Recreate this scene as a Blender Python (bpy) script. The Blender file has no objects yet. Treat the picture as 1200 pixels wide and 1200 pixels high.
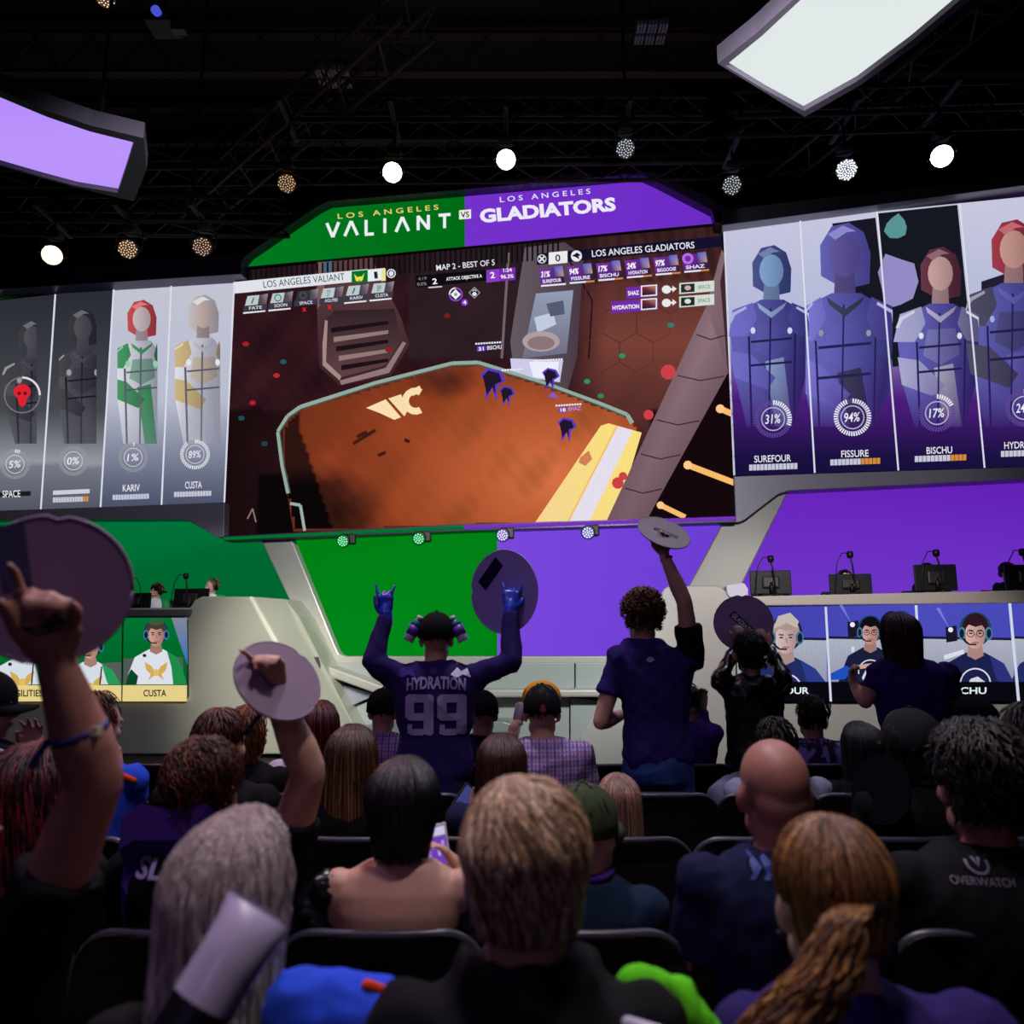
import bpy, bmesh, math, random
import numpy as np
from mathutils import Vector, Matrix
from mathutils.bvhtree import BVHTree

random.seed(7); rng = np.random.default_rng(7)
SC = bpy.context.scene
COL = SC.collection

# ---------------------------------------------------------------- camera
CAMZ = 1.57
PITCH = math.atan(152 / 900)
SP_, CP_ = math.sin(PITCH), math.cos(PITCH)
cam_data = bpy.data.cameras.new('camera')
cam = bpy.data.objects.new('camera', cam_data); COL.objects.link(cam)
cam.location = (0, 0, CAMZ); cam.rotation_euler = (math.pi / 2 + PITCH, 0, 0)
cam_data.sensor_width = 36; cam_data.lens = 27; cam_data.clip_start = 0.05; cam_data.clip_end = 100
cam_data.dof.use_dof = True; cam_data.dof.focus_distance = 7.0; cam_data.dof.aperture_fstop = 2.8
SC.camera = cam
SC.view_settings.view_transform = 'Standard'; SC.view_settings.look = 'None'
SC.view_settings.exposure = 0.0; SC.view_settings.gamma = 1.0
try: SC.view_settings.use_curve_mapping = False
except Exception: pass
SC.cycles.max_bounces = 5; SC.cycles.diffuse_bounces = 3; SC.cycles.glossy_bounces = 3
SC.cycles.transparent_max_bounces = 6; SC.cycles.transmission_bounces = 4

# ---------------------------------------------------------------- world
W = bpy.data.worlds.new('dark_hall'); SC.world = W; W.use_nodes = True
W.node_tree.nodes['Background'].inputs[0].default_value = (0.35, 0.32, 0.45, 1)
W.node_tree.nodes['Background'].inputs[1].default_value = 0.004

def lin(c):
    if isinstance(c, str):
        c = [int(c[i:i + 2], 16) for i in (0, 2, 4)]
    return tuple(((x / 255) / 12.92 if x / 255 <= 0.04045 else ((x / 255 + 0.055) / 1.055) ** 2.4) for x in c)

# ---------------------------------------------------------------- unseen lamps added to brighten stage, audience and ceiling
def lamp(kind, name, loc, target, power, color, size=0.5, spot=60, blend=0.6):
    d = bpy.data.lights.new(name, kind); d.energy = power; d.color = color
    if kind == 'AREA': d.shape = 'DISK'; d.size = size
    if kind == 'SPOT': d.spot_size = math.radians(spot); d.spot_blend = blend; d.shadow_soft_size = size
    o = bpy.data.objects.new(name, d); COL.objects.link(o); o.location = loc
    o.rotation_euler = (Vector(target) - Vector(loc)).to_track_quat('-Z', 'Y').to_euler()
    return o
lamp('SPOT', 'added_stage_light', (-2.2, 3.6, 5.0), (-3.1, 10.6, 1.4), 2300, (1, .97, .84), .3, 24, .9)  # unseen spots added to brighten the consoles and apron
lamp('SPOT', 'added_stage_light', (2.0, 3.2, 5.0), (3.6, 9.0, 1.2), 1300, (1, .95, .90), .3, 42)
lamp('SPOT', 'added_stage_light', (0.0, 3.5, 5.2), (-0.8, 10.8, 1.9), 2300, (.94, 1, .97), .3, 50)
lamp('SPOT', 'added_player_light', (-3.6, 8.3, 5.0), (-5.0, 12.3, 2.2), 330, (1, .96, .92), .2, 24)  # unseen spot added above the players to brighten them
lamp('SPOT', 'added_frame_light', (1.5, 3.4, 5.0), (2.2, 9.5, 4.4), 700, (.95, .93, 1), .3, 75)  # unseen spots added to lift the dark frame bands
lamp('SPOT', 'added_frame_light', (-1.6, 3.4, 5.0), (-4.5, 10.5, 3.6), 620, (.85, .8, 1), .3, 60)
lamp('SPOT', 'added_audience_light', (-3.4, 6.6, 6.2), (-1.9, 3.2, 1.0), 380, (1, .38, .34), .25, 40)  # unseen spots added for light on heads and hair
lamp('SPOT', 'added_audience_light', (-0.4, 4.2, 6.6), (0.0, 1.9, 1.1), 640, (.90, .80, 1), .3, 60)
lamp('SPOT', 'added_audience_light', (3.4, 6.0, 6.4), (1.6, 2.9, 1.1), 170, (.74, .70, 1), .3, 48)
lamp('SPOT', 'added_audience_light', (-2.2, 0.6, 5.6), (-0.5, 2.6, 1.0), 95, (.66, .42, 1), .5, 80)
lamp('AREA', 'added_rear_light', (-1.2, -4.5, 4.6), (-0.5, 3.6, 1.2), 15, (.62, .42, 1), 1.6)  # unseen area lamp added behind the audience to light backs and cards
lamp('SPOT', 'added_audience_light', (0.9, 2.3, 5.8), (0.78, 1.3, 1.1), 90, (1, .74, .42), .2, 26)
lamp('SPOT', 'added_audience_light', (0.3, 0.9, 5.9), (0.1, 1.7, 1.1), 330, (1, .88, .94), .25, 56)
lamp('SPOT', 'added_rig_light', (1.0, 5.0, 5.8), (0.2, 8.6, 9.4), 30, (.75, .8, 1), .4, 75)  # unseen spots added to bring out the ceiling steel
lamp('SPOT', 'added_rig_light', (-4.0, 5.0, 5.8), (-2.8, 9.4, 9.0), 12, (1, .6, .4), .4, 75)

# ---------------------------------------------------------------- pixel -> place in the hall
V = Vector
def ray(px, py):
    a, b = (px - 600) / 900, (600 - py) / 900
    return V((a, CP_ - SP_ * b, SP_ + CP_ * b))
def P(px, py, Y):
    r = ray(px, py); return V((0, 0, CAMZ)) + r * (Y / r.y)
def PZ(px, py, Z):
    r = ray(px, py); return V((0, 0, CAMZ)) + r * ((Z - CAMZ) / r.z)
ANG = math.radians(9.8)
SU = V((math.cos(ANG), -math.sin(ANG), 0))          # along the stage, to the right
SN = V((-math.sin(ANG), -math.cos(ANG), 0))         # out of the stage, to the audience
SO = V((0, 11.5, 0))
def S(px, py, d=0.0):
    r = ray(px, py); o = V((0, 0, CAMZ)); q = SO + SN * d
    return o + r * ((q - o).dot(SN) / r.dot(SN))

# ---------------------------------------------------------------- materials
MATS = {}
def mat(name, col, rough=.6, metal=0.0, spec=.5, noise=0.0, nscale=20, bump=0.0, bscale=60, sheen=0, trans=0, attr=False, coat=0, sub=0):
    if name in MATS: return MATS[name]
    m = bpy.data.materials.new(name); m.use_nodes = True; MATS[name] = m
    nt = m.node_tree; n = nt.nodes; b = n['Principled BSDF']
    c = lin(col) if (isinstance(col, str) or max(col) > 1) else col
    b.inputs['Base Color'].default_value = (*c, 1)
    b.inputs['Roughness'].default_value = rough; b.inputs['Metallic'].default_value = metal
    b.inputs['Specular IOR Level'].default_value = spec
    if sheen: b.inputs['Sheen Weight'].default_value = sheen
    if coat: b.inputs['Coat Weight'].default_value = coat
    if trans: b.inputs['Transmission Weight'].default_value = trans
    if sub:
        b.inputs['Subsurface Weight'].default_value = sub; b.inputs['Subsurface Radius'].default_value = (.02, .008, .004)
    tc = n.new('ShaderNodeTexCoord')
    src = None
    if attr:
        a = n.new('ShaderNodeVertexColor'); a.layer_name = 'Col'; src = a.outputs[0]
        nt.links.new(src, b.inputs['Base Color'])
    if noise:
        t = n.new('ShaderNodeTexNoise'); t.inputs['Scale'].default_value = nscale; t.inputs['Detail'].default_value = 4
        nt.links.new(tc.outputs['Object'], t.inputs['Vector'])
        mr = n.new('ShaderNodeMapRange'); mr.inputs[3].default_value = 1 - noise; mr.inputs[4].default_value = 1 + noise
        nt.links.new(t.outputs[0], mr.inputs[0])
        mx = n.new('ShaderNodeMix'); mx.data_type = 'RGBA'; mx.blend_type = 'MULTIPLY'; mx.inputs[0].default_value = 1
        if src: nt.links.new(src, mx.inputs[6])
        else: mx.inputs[6].default_value = (*c, 1)
        cb = n.new('ShaderNodeCombineColor')
        for i in range(3): nt.links.new(mr.outputs[0], cb.inputs[i])
        nt.links.new(cb.outputs[0], mx.inputs[7]); nt.links.new(mx.outputs[2], b.inputs['Base Color'])
    if bump:
        t2 = n.new('ShaderNodeTexNoise'); t2.inputs['Scale'].default_value = bscale; t2.inputs['Detail'].default_value = 3
        nt.links.new(tc.outputs['Object'], t2.inputs['Vector'])
        bp = n.new('ShaderNodeBump'); bp.inputs['Strength'].default_value = bump; bp.inputs['Distance'].default_value = .01
        nt.links.new(t2.outputs[0], bp.inputs['Height']); nt.links.new(bp.outputs[0], b.inputs['Normal'])
    return m
def emit(name, col, strength=1.0):
    if name in MATS: return MATS[name]
    m = bpy.data.materials.new(name); m.use_nodes = True; MATS[name] = m
    nt = m.node_tree; nt.nodes.clear()
    e = nt.nodes.new('ShaderNodeEmission'); o = nt.nodes.new('ShaderNodeOutputMaterial')
    e.inputs[0].default_value = (*lin(col), 1); e.inputs[1].default_value = strength
    nt.links.new(e.outputs[0], o.inputs[0]); return m
def led_mat(name='led_picture', pitch=90.0):
    m = bpy.data.materials.new(name); m.use_nodes = True; MATS[name] = m
    nt = m.node_tree; nt.nodes.clear(); n = nt.nodes
    a = n.new('ShaderNodeVertexColor'); a.layer_name = 'Col'
    e = n.new('ShaderNodeEmission'); o = n.new('ShaderNodeOutputMaterial')
    tc = n.new('ShaderNodeTexCoord'); w = n.new('ShaderNodeTexWave'); w.wave_type = 'BANDS'; w.bands_direction = 'X'
    w.inputs['Scale'].default_value = pitch / 6.283 * 1.0
    nt.links.new(tc.outputs['Object'], w.inputs['Vector'])
    mr = n.new('ShaderNodeMapRange'); mr.inputs[3].default_value = .86; mr.inputs[4].default_value = 1.07
    nt.links.new(w.outputs[1], mr.inputs[0]); nt.links.new(mr.outputs[0], e.inputs[1])
    nt.links.new(a.outputs[0], e.inputs[0]); nt.links.new(e.outputs[0], o.inputs[0]); return m
LED = led_mat()
M_BLACK = mat('black_paint', '0b0b0d', .55)
M_DARK = mat('dark_metal', '1c1b1f', .45, .3, noise=.1)
M_FRAME = mat('stage_frame_grey', '8d8a96', .42, .2, noise=.06, nscale=6)
M_FRAMED = mat('stage_frame_violet_glow', '43365c', .4, .2, noise=.06, nscale=6)  # violet glow on the frame is put into this base colour
M_PANEL = mat('stage_panel_beige', 'a7a59c', .38, .1, noise=.05, nscale=3)
M_PANEL2 = mat('stage_panel_grey', '9aa09c', .35, .1, noise=.06, nscale=4)
M_CHAIR = mat('chair_fabric', '0e0d10', .8, noise=.2, nscale=40, bump=.3, bscale=300)
M_RIM = mat('chair_rim_highlight', '3a3844', .33, noise=.1)  # lavender highlight along the rim is put into this base colour
M_PLAST = mat('black_plastic', '0c0c0e', .45, spec=.3)
M_STEEL = mat('grey_steel', '5b5b60', .35, .8)

# ---------------------------------------------------------------- object helpers
def link(o, parent=None):
    COL.objects.link(o)
    if parent is not None: o.parent = parent
    return o
def thing(name, label, cat, loc=(0, 0, 0), group=None, rotz=0):
    o = bpy.data.objects.new(name, None); link(o); o.location = loc; o.rotation_euler = (0, 0, rotz)
    o.empty_display_size = .1
    o['label'] = label; o['category'] = cat
    if group: o['group'] = group
    return o
def tag(o, label, cat, group=None):
    o['label'] = label; o['category'] = cat
    if group: o['group'] = group
    return o
def world_loc(o):
    l = V((0, 0, 0))
    while o is not None:
        l = l + V(o.location); o = o.parent
    return l
def mk(name, verts, faces, m, parent=None, smooth=False, bevel=0, seg=2, wloc=None):
    me = bpy.data.meshes.new(name)
    off = world_loc(parent) if parent is not None else (V(wloc) if wloc is not None else V((0, 0, 0)))
    me.from_pydata([tuple(V(v) - off) for v in verts], [], [tuple(f) for f in faces])
    me.update()
    return mko(name, me, m, parent, smooth, bevel, seg, off if parent is None else None)
def mko(name, me, m, parent=None, smooth=False, bevel=0, seg=2, loc=None):
    if m is not None:
        for x in (m if isinstance(m, (list, tuple)) else [m]): me.materials.append(x)
    if smooth: me.polygons.foreach_set('use_smooth', [True] * len(me.polygons))
    o = bpy.data.objects.new(name, me); link(o, parent)
    if loc is not None: o.location = loc
    if bevel:
        b = o.modifiers.new('bevel', 'BEVEL'); b.width = bevel; b.segments = seg; b.limit_method = 'ANGLE'; b.angle_limit = .6
    return o

class G:
    def __init__(s): s.v = []; s.f = []
    def add(s, v, f):
        k = len(s.v); s.v.extend([tuple(x) for x in v]); s.f.extend([tuple(i + k for i in t) for t in f]); return s
    def box(s, c, d, R=None):
        c = V(c); h = V(d) / 2
        vs = [V((x * h.x, y * h.y, z * h.z)) for x in (-1, 1) for y in (-1, 1) for z in (-1, 1)]
        if R is not None: vs = [R @ v for v in vs]
        return s.add([c + v for v in vs], [(0, 1, 3, 2), (4, 6, 7, 5), (0, 4, 5, 1), (2, 3, 7, 6), (0, 2, 6, 4), (1, 5, 7, 3)])
    def ell(s, c, r, R=None, seg=16, rings=10):
        c = V(c); vs = []; fs = []
        for i in range(1, rings):
            t = math.pi * i / rings
            for j in range(seg):
                a = 2 * math.pi * j / seg
                v = V((r[0] * math.sin(t) * math.cos(a), r[1] * math.sin(t) * math.sin(a), r[2] * math.cos(t)))
                vs.append(c + (R @ v if R is not None else v))
        tp = V((0, 0, r[2])); bt = V((0, 0, -r[2]))
        vs += [c + (R @ tp if R is not None else tp), c + (R @ bt if R is not None else bt)]
        n = len(vs)
        for j in range(seg):
            k = (j + 1) % seg
            fs.append((n - 2, j, k)); fs.append((n - 1, (rings - 2) * seg + k, (rings - 2) * seg + j))
            for i in range(rings - 2): fs.append((i * seg + j, (i + 1) * seg + j, (i + 1) * seg + k, i * seg + k))
        return s.add(vs, fs)
    def tube(s, pts, rad, seg=10, round_ends=True, flat=None):
        pts = [V(p) for p in pts]
        if not isinstance(rad, (list, tuple)): rad = [rad] * len(pts)
        rad = list(rad)
        if round_ends:
            d0 = (pts[0] - pts[1]).normalized(); d1 = (pts[-1] - pts[-2]).normalized()
            r0, r1 = rad[0], rad[-1]
            pts = [pts[0] + d0 * r0 * .95, pts[0] + d0 * r0 * .7] + pts + [pts[-1] + d1 * r1 * .7, pts[-1] + d1 * r1 * .95]
            rad = [r0 * .3, r0 * .72] + rad + [r1 * .72, r1 * .3]
        vs = []; fs = []; prev = None
        for i, p in enumerate(pts):
            t = (pts[min(i + 1, len(pts) - 1)] - pts[max(i - 1, 0)])
            t = t.normalized() if t.length > 1e-9 else V((0, 0, 1))
            if prev is None:
                a = t.orthogonal().normalized()
            else:
                a = prev - t * prev.dot(t)
                a = a.normalized() if a.length > 1e-6 else t.orthogonal().normalized()
            prev = a; b = t.cross(a)
            for j in range(seg):
                q = 2 * math.pi * j / seg
                vs.append(p + (a * math.cos(q) + b * math.sin(q)) * rad[i])
        for i in range(len(pts) - 1):
            for j in range(seg):
                k = (j + 1) % seg
                fs.append((i * seg + j, i * seg + k, (i + 1) * seg + k, (i + 1) * seg + j))
        fs.append(tuple(range(seg))[::-1]); fs.append(tuple((len(pts) - 1) * seg + j for j in range(seg)))
        return s.add(vs, fs)
    def loft(s, secs, seg=24, ex=2.0):
        """secs: (centre, rx, ry) horizontal rings"""
        vs = []; fs = []
        for c, rx, ry in secs:
            for j in range(seg):
                a = 2 * math.pi * j / seg; ca, sa = math.cos(a), math.sin(a)
                q = (abs(ca) ** ex + abs(sa) ** ex) ** (-1 / ex)
                vs.append(V(c) + V((rx * ca * q, ry * sa * q, 0)))
        for i in range(len(secs) - 1):
            for j in range(seg):
                k = (j + 1) % seg
                fs.append((i * seg + j, i * seg + k, (i + 1) * seg + k, (i + 1) * seg + j))
        fs.append(tuple(range(seg))[::-1]); fs.append(tuple((len(secs) - 1) * seg + j for j in range(seg)))
        return s.add(vs, fs)
    def lathe(s, prof, origin, axis=(0, 0, 1), seg=20, cap=True):
        """prof: (radius, along)"""
        ax = V(axis).normalized(); a = ax.orthogonal().normalized(); b = ax.cross(a); o = V(origin)
        vs = []; fs = []
        for r, h in prof:
            for j in range(seg):
                q = 2 * math.pi * j / seg
                vs.append(o + ax * h + (a * math.cos(q) + b * math.sin(q)) * r)
        for i in range(len(prof) - 1):
            for j in range(seg):
                k = (j + 1) % seg
                fs.append((i * seg + j, i * seg + k, (i + 1) * seg + k, (i + 1) * seg + j))
        if cap: fs.append(tuple(range(seg))[::-1]); fs.append(tuple((len(prof) - 1) * seg + j for j in range(seg)))
        return s.add(vs, fs)
    def mk(s, name, m, parent=None, smooth=False, bevel=0, seg=2, wloc=None):
        return mk(name, s.v, s.f, m, parent, smooth, bevel, seg, wloc)

# a second, temporary scene evaluates modifiers
TMP = bpy.data.scenes.new('tmp_eval')
def remesh(g, voxel, iters=4, fac=.5):
    me = bpy.data.meshes.new('t'); me.from_pydata(g.v, [], g.f); me.update()
    bm = bmesh.new(); bm.from_mesh(me); bmesh.ops.recalc_face_normals(bm, faces=bm.faces); bm.to_mesh(me); bm.free()
    o = bpy.data.objects.new('t', me); TMP.collection.objects.link(o)
    r = o.modifiers.new('r', 'REMESH'); r.mode = 'VOXEL'; r.voxel_size = voxel
    if iters:
        sm = o.modifiers.new('s', 'SMOOTH'); sm.factor = fac; sm.iterations = iters
    vl = TMP.view_layers[0]; vl.update()
    out = bpy.data.meshes.new_from_object(o.evaluated_get(vl.depsgraph))
    bpy.data.objects.remove(o); bpy.data.meshes.remove(me)
    return out
def wrinkle(me, amp, freq=9.0, seed=0, aniso=(1, 1, .5)):
    n = len(me.vertices); co = np.empty(n * 3); me.vertices.foreach_get('co', co); co = co.reshape(-1, 3)
    no = np.empty(n * 3); me.vertices.foreach_get('normal', no); no = no.reshape(-1, 3)
    r = np.random.default_rng(abs(int(seed))); s = np.zeros(n)
    for k in range(7):
        d = r.normal(size=3) * np.array(aniso); d = d / np.linalg.norm(d) * freq * (1 + .9 * k)
        ph = co @ d + r.uniform(0, 6.28) + 1.3 * np.sin(co @ (r.normal(size=3) * 8) + r.uniform(0, 6))
        s += (1 - 2 * np.abs(np.sin(ph))) / (1 + .7 * k)
    co = co + no * (s * amp)[:, None]
    me.vertices.foreach_set('co', co.ravel()); me.update()
def from_world(me, off):
    n = len(me.vertices); co = np.empty(n * 3); me.vertices.foreach_get('co', co); co = co.reshape(-1, 3) - np.array(off)
    me.vertices.foreach_set('co', co.ravel()); me.update(); return me

# ---------------------------------------------------------------- flat pictures on LED screens
class Pic:
    def __init__(s, d, R=None): s.d = d; s.v = []; s.f = []; s.c = []; s.n = 0
    def at(s, x, y, lay=None):
        lay = s.n if lay is None else lay
        return S(x, y, s.d + .0012 * lay)
    def poly(s, pts, col, lay=None):
        if lay is None: s.n += 1; lay = s.n
        k = len(s.v)
        for i, (x, y) in enumerate(pts):
            s.v.append(s.at(x, y, lay))
            c = col(x, y) if callable(col) else (col[i] if isinstance(col, list) else col)
            s.c.append(lin(c))
        s.f.append(tuple(range(k, k + len(pts)))); return s
    def grid(s, quad, nx, ny, fn):
        s.n += 1; lay = s.n; k = len(s.v); (a, b, c, d) = [V((*q, 0)) for q in quad]
        for j in range(ny + 1):
            for i in range(nx + 1):
                u, v = i / nx, j / ny
                p = (a * (1 - u) + b * u) * (1 - v) + (d * (1 - u) + c * u) * v
                s.v.append(s.at(p.x, p.y, lay)); s.c.append(lin(fn(p.x, p.y)))
        for j in range(ny):
            for i in range(nx):
                q = k + j * (nx + 1) + i
                s.f.append((q, q + 1, q + nx + 2, q + nx + 1))
        return s
    def ellipse(s, x, y, rx, ry, col, n=20, a0=0, a1=360, rot=0, lay=None):
        ps = []
        cr, sr = math.cos(math.radians(rot)), math.sin(math.radians(rot))
        full = abs(a1 - a0) >= 359
        for i in range(n if full else n + 1):
            t = math.radians(a0 + (a1 - a0) * i / n); u, w = rx * math.cos(t), ry * math.sin(t)
            ps.append((x + u * cr - w * sr, y + u * sr + w * cr))
        return s.poly(ps, col, lay)
    def line(s, pts, w, col, lay=None):
        if lay is None: s.n += 1; lay = s.n
        for (x0, y0), (x1, y1) in zip(pts[:-1], pts[1:]):
            dx, dy = x1 - x0, y1 - y0; L = math.hypot(dx, dy) or 1; nx, ny = -dy / L * w / 2, dx / L * w / 2
            s.poly([(x0 + nx, y0 + ny), (x1 + nx, y1 + ny), (x1 - nx, y1 - ny), (x0 - nx, y0 - ny)], col, lay)
        return s
    def ring(s, x, y, r0, r1, col, a0=0, a1=360, n=40, gap=0.0, lay=None):
        if lay is None: s.n += 1; lay = s.n
        for i in range(n):
            t0 = math.radians(a0 + (a1 - a0) * i / n); t1 = math.radians(a0 + (a1 - a0) * (i + 1 - gap) / n)
            c = col(i / n) if callable(col) else col
            s.poly([(x + r0 * math.sin(t0), y - r0 * math.cos(t0)), (x + r1 * math.sin(t0), y - r1 * math.cos(t0)),
                    (x + r1 * math.sin(t1), y - r1 * math.cos(t1)), (x + r0 * math.sin(t1), y - r0 * math.cos(t1))], c, lay)
        return s
    def text(s, txt, x0, y0, x1, y1, h, col, bold=0.0, shear=0.0, lay=None):
        """txt fills from (x0,y0) to (x1,y1) along its baseline, h pixels tall"""
        if lay is None: s.n += 1; lay = s.n
        vs, fs = glyphs(txt, bold, shear)
        if not vs: return s
        mx = max(v[0] for v in vs); mn = min(v[0] for v in vs); k = len(s.v)
        L = math.hypot(x1 - x0, y1 - y0); ux, uy = (x1 - x0) / L, (y1 - y0) / L
        for v in vs:
            u = (v[0] - mn) / (mx - mn) * L; w = v[1] / .7 * h
            s.v.append(s.at(x0 + ux * u + uy * w, y0 + uy * u - ux * w, lay)); s.c.append(lin(col))
        s.f += [tuple(i + k for i in f) for f in fs]; return s
    def mk(s, name, parent, m=None):
        me = bpy.data.meshes.new(name); off = world_loc(parent)
        me.from_pydata([tuple(v - off) for v in s.v], [], s.f)
        ca = me.color_attributes.new('Col', 'FLOAT_COLOR', 'POINT')
        ca.data.foreach_set('color', [q for c in s.c for q in (*c, 1)])
        me.update()
        return mko(name, me, m or LED, parent)
_gl = {}
def glyphs(txt, bold=0.0, shear=0.0):
    key = (txt, bold, shear)
    if key in _gl: return _gl[key]
    cu = bpy.data.curves.new('t', 'FONT'); cu.body = txt; cu.offset = bold; cu.shear = shear; cu.fill_mode = 'FRONT'; cu.resolution_u = 3
    o = bpy.data.objects.new('t', cu); TMP.collection.objects.link(o); vl = TMP.view_layers[0]; vl.update()
    me = bpy.data.meshes.new_from_object(o.evaluated_get(vl.depsgraph))
    r = ([tuple(v.co) for v in me.vertices], [tuple(p.vertices) for p in me.polygons])
    bpy.data.objects.remove(o); bpy.data.meshes.remove(me); bpy.data.curves.remove(cu)
    _gl[key] = r; return r
def mix(a, b, t):
    t = max(0, min(1, t)); return tuple(a[i] * (1 - t) + b[i] * t for i in range(3))
def noise2(x, y, s=1.0, seed=0):
    return (math.sin(x * .031 * s + seed) * math.cos(y * .043 * s + seed * 2) + .5 * math.sin(x * .083 * s + y * .061 * s + seed * 3)
            + .25 * math.sin(x * .21 * s - y * .17 * s + seed)) / 1.75
def prism(name, pts, d0, d1, m, parent, bevel=.015, tilt=0):
    """outline given on the plane d0 in front of the stage, extruded back to d1"""
    f = [S(x, y, d0) for x, y in pts]; b = [p - SN * (d0 - d1) for p in f]; n = len(f)
    vs = f + b; fs = [tuple(range(n)), tuple(range(2 * n - 1, n - 1, -1))] + [(i, n + i, n + (i + 1) % n, (i + 1) % n) for i in range(n)]
    me = bpy.data.meshes.new(name); off = world_loc(parent) if parent is not None else V((0, 0, 0))
    me.from_pydata([tuple(v - off) for v in vs], [], fs)
    bm = bmesh.new(); bm.from_mesh(me); bmesh.ops.recalc_face_normals(bm, faces=bm.faces); bm.to_mesh(me); bm.free()
    return mko(name, me, m, parent, bevel=bevel)
# ================================================================ SETTING
M_FLOOR = mat('hall_carpet', '17171a', .75, noise=.25, nscale=8, bump=.2, bscale=200)
M_WALL = mat('hall_wall_black', '0c0c0e', .85, noise=.15)
M_CEIL = mat('ceiling_deck', '2a201c', .9, noise=.4, nscale=1.5)
def structure(name, g, m, bevel=0):
    o = g.mk(name, m, bevel=bevel); o['kind'] = 'structure'; return o
structure('floor', G().box((0, 4, -.05), (26, 28, .1)), M_FLOOR)
structure('wall_back', G().box((0, 17.05, 5), (26, .1, 10.2)), M_WALL)
structure('wall_front', G().box((0, -9.05, 5), (26, .1, 10.2)), M_WALL)
structure('wall_left', G().box((-12.05, 4, 5), (.1, 26, 10.2)), M_WALL)
structure('wall_right', G().box((12.05, 4, 5), (.1, 26, 10.2)), M_WALL)
structure('ceiling', G().box((0, 4, 10.15), (26, 28, .1)), M_CEIL)
# ceiling steel: joists and box trusses
M_STEELD = mat('ceiling_steel', '3a2c26', .7, .1, noise=.3, nscale=3)
JL = thing('ceiling_joists', 'row of dark steel ceiling joists running across above the stage', 'joist', (0, 8, 9.9))
for i, y in enumerate(np.linspace(3.5, 15.5, 9)):
    g = G(); g.box((0, y, 9.95), (23.8, .14, .05)); g.box((0, y, 9.35), (23.8, .14, .05))
    for k in range(30):
        x0 = -11.8 + k * .79; g.tube([(x0, y, 9.38), (x0 + .39, y, 9.92), (x0 + .78, y, 9.38)], .02, 4, False)
    g.mk('joist', M_STEELD, JL)
def truss(name, a, b, w, label, m):
    a, b = V(a), V(b); t = thing(name, label, 'truss', tuple((a + b) / 2))
    d = (b - a); L = d.length; d.normalize(); s = d.cross(V((0, 0, 1))).normalized(); u = V((0, 0, 1))
    cs = [(s * sx + u * sz) * w / 2 for sx in (-1, 1) for sz in (-1, 1)]
    for c in cs: G().tube([a + c, b + c], .03, 8, False).mk('chord', m, t, True)
    g = G(); n = max(2, int(L / w))
    for (p, q) in ((0, 1), (1, 3), (3, 2), (2, 0)):
        for k in range(n):
            c0, c1 = (cs[p], cs[q]) if k % 2 else (cs[q], cs[p])
            g.tube([a + d * L * k / n + c0, a + d * L * (k + 1) / n + c1], .014, 5, False)
    g.mk('lattice', m, t); return t
M_TR = mat('truss_black', '070708', .7)
TRUSSES = [((-9.0, 9.1, 7.0), (-2.9, 9.1, 6.95), 'dark lattice truss that carries the three warm spotlights over the left wing'),
           ((-2.8, 8.8, 8.15), (2.5, 8.8, 8.15), 'dark lattice truss that carries the spotlights over the header screen'),
           ((2.6, 8.2, 7.75), (9.0, 7.9, 7.75), 'dark lattice truss that carries the white spotlights over the right wing')]
for a_, b_, l_ in TRUSSES:
    t_ = truss('lighting_truss', a_, b_, .34, l_, M_TR)
    for f_ in (.2, .8):
        q_ = V(a_).lerp(V(b_), f_); G().tube([q_ + V((0, 0, .17)), V((q_.x, q_.y, 10.12))], .02, 6, False).mk('hanger', M_TR, t_)
truss('ceiling_truss', (-7, 13.5, 8.7), (-1.0, 7.2, 8.2), .42, 'dim brown truss slanting under the ceiling over the header screen', M_STEELD)
truss('ceiling_truss', (-9, 10.5, 8.6), (9, 10.5, 8.8), .42, 'dim brown truss running level under the ceiling joists', M_STEELD)
truss('ceiling_truss', (3.2, 12.5, 8.6), (6.2, 5, 8.6), .42, 'dim brown truss behind the white light box', M_STEELD)
for lab, px, py, sz, Y in (('pale louvred ceiling fixture between the warm lamps and the hanging projector', 391, 97, .46, 9.3), ('pale louvred ceiling fixture above the two white spotlights', 763, 45, .42, 9.0)):
    c = P(px, py, Y); t = thing('louvre_fixture', lab, 'light fixture', tuple(c))
    ml = mat('fixture_pale', '8d8f98', .5)
    g = G(); g.box(c + V((0, 0, .16)), (sz * 1.05, .42, .05)); g.mk('housing', M_DARK, t, bevel=.01)
    for i in range(3):
        for j in range(2):
            for k in range(3):
                G().box(c + V(((i - 1) * sz * .34, (j - .5) * .2, .09 - k * .0)) + V(((k - 1) * sz * .1, 0, 0)), (sz * .07, .15, .07)).mk('louvre', ml, t)
    G().tube([c + V((0, 0, .18)), V((c.x, c.y, 10.1))], .012, 6, False).mk('hanger', M_DARK, t)
# projector with a small blue lens
c = P(192, 28, 7.5); t = thing('projector', 'small dark projector with a tiny blue lens hung high over the purple light box', 'projector', tuple(c))
G().box(c, (.34, .3, .13)).mk('body', M_DARK, t, bevel=.02)
G().lathe([(.045, 0), (.05, .06), (.03, .061)], c + V((0, -.15, 0)), (0, -1, -.2)).mk('lens', emit('blue_lens', (70, 80, 200), 1), t, True)
G().tube([c, V((c.x, c.y, 10.1))], .02, 8, False).mk('drop_pole', M_DARK, t)
G().box(c + V((.2, -.05, -.1)), (.16, .1, .1)).mk('bracket', M_STEEL, t, bevel=.01)

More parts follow.
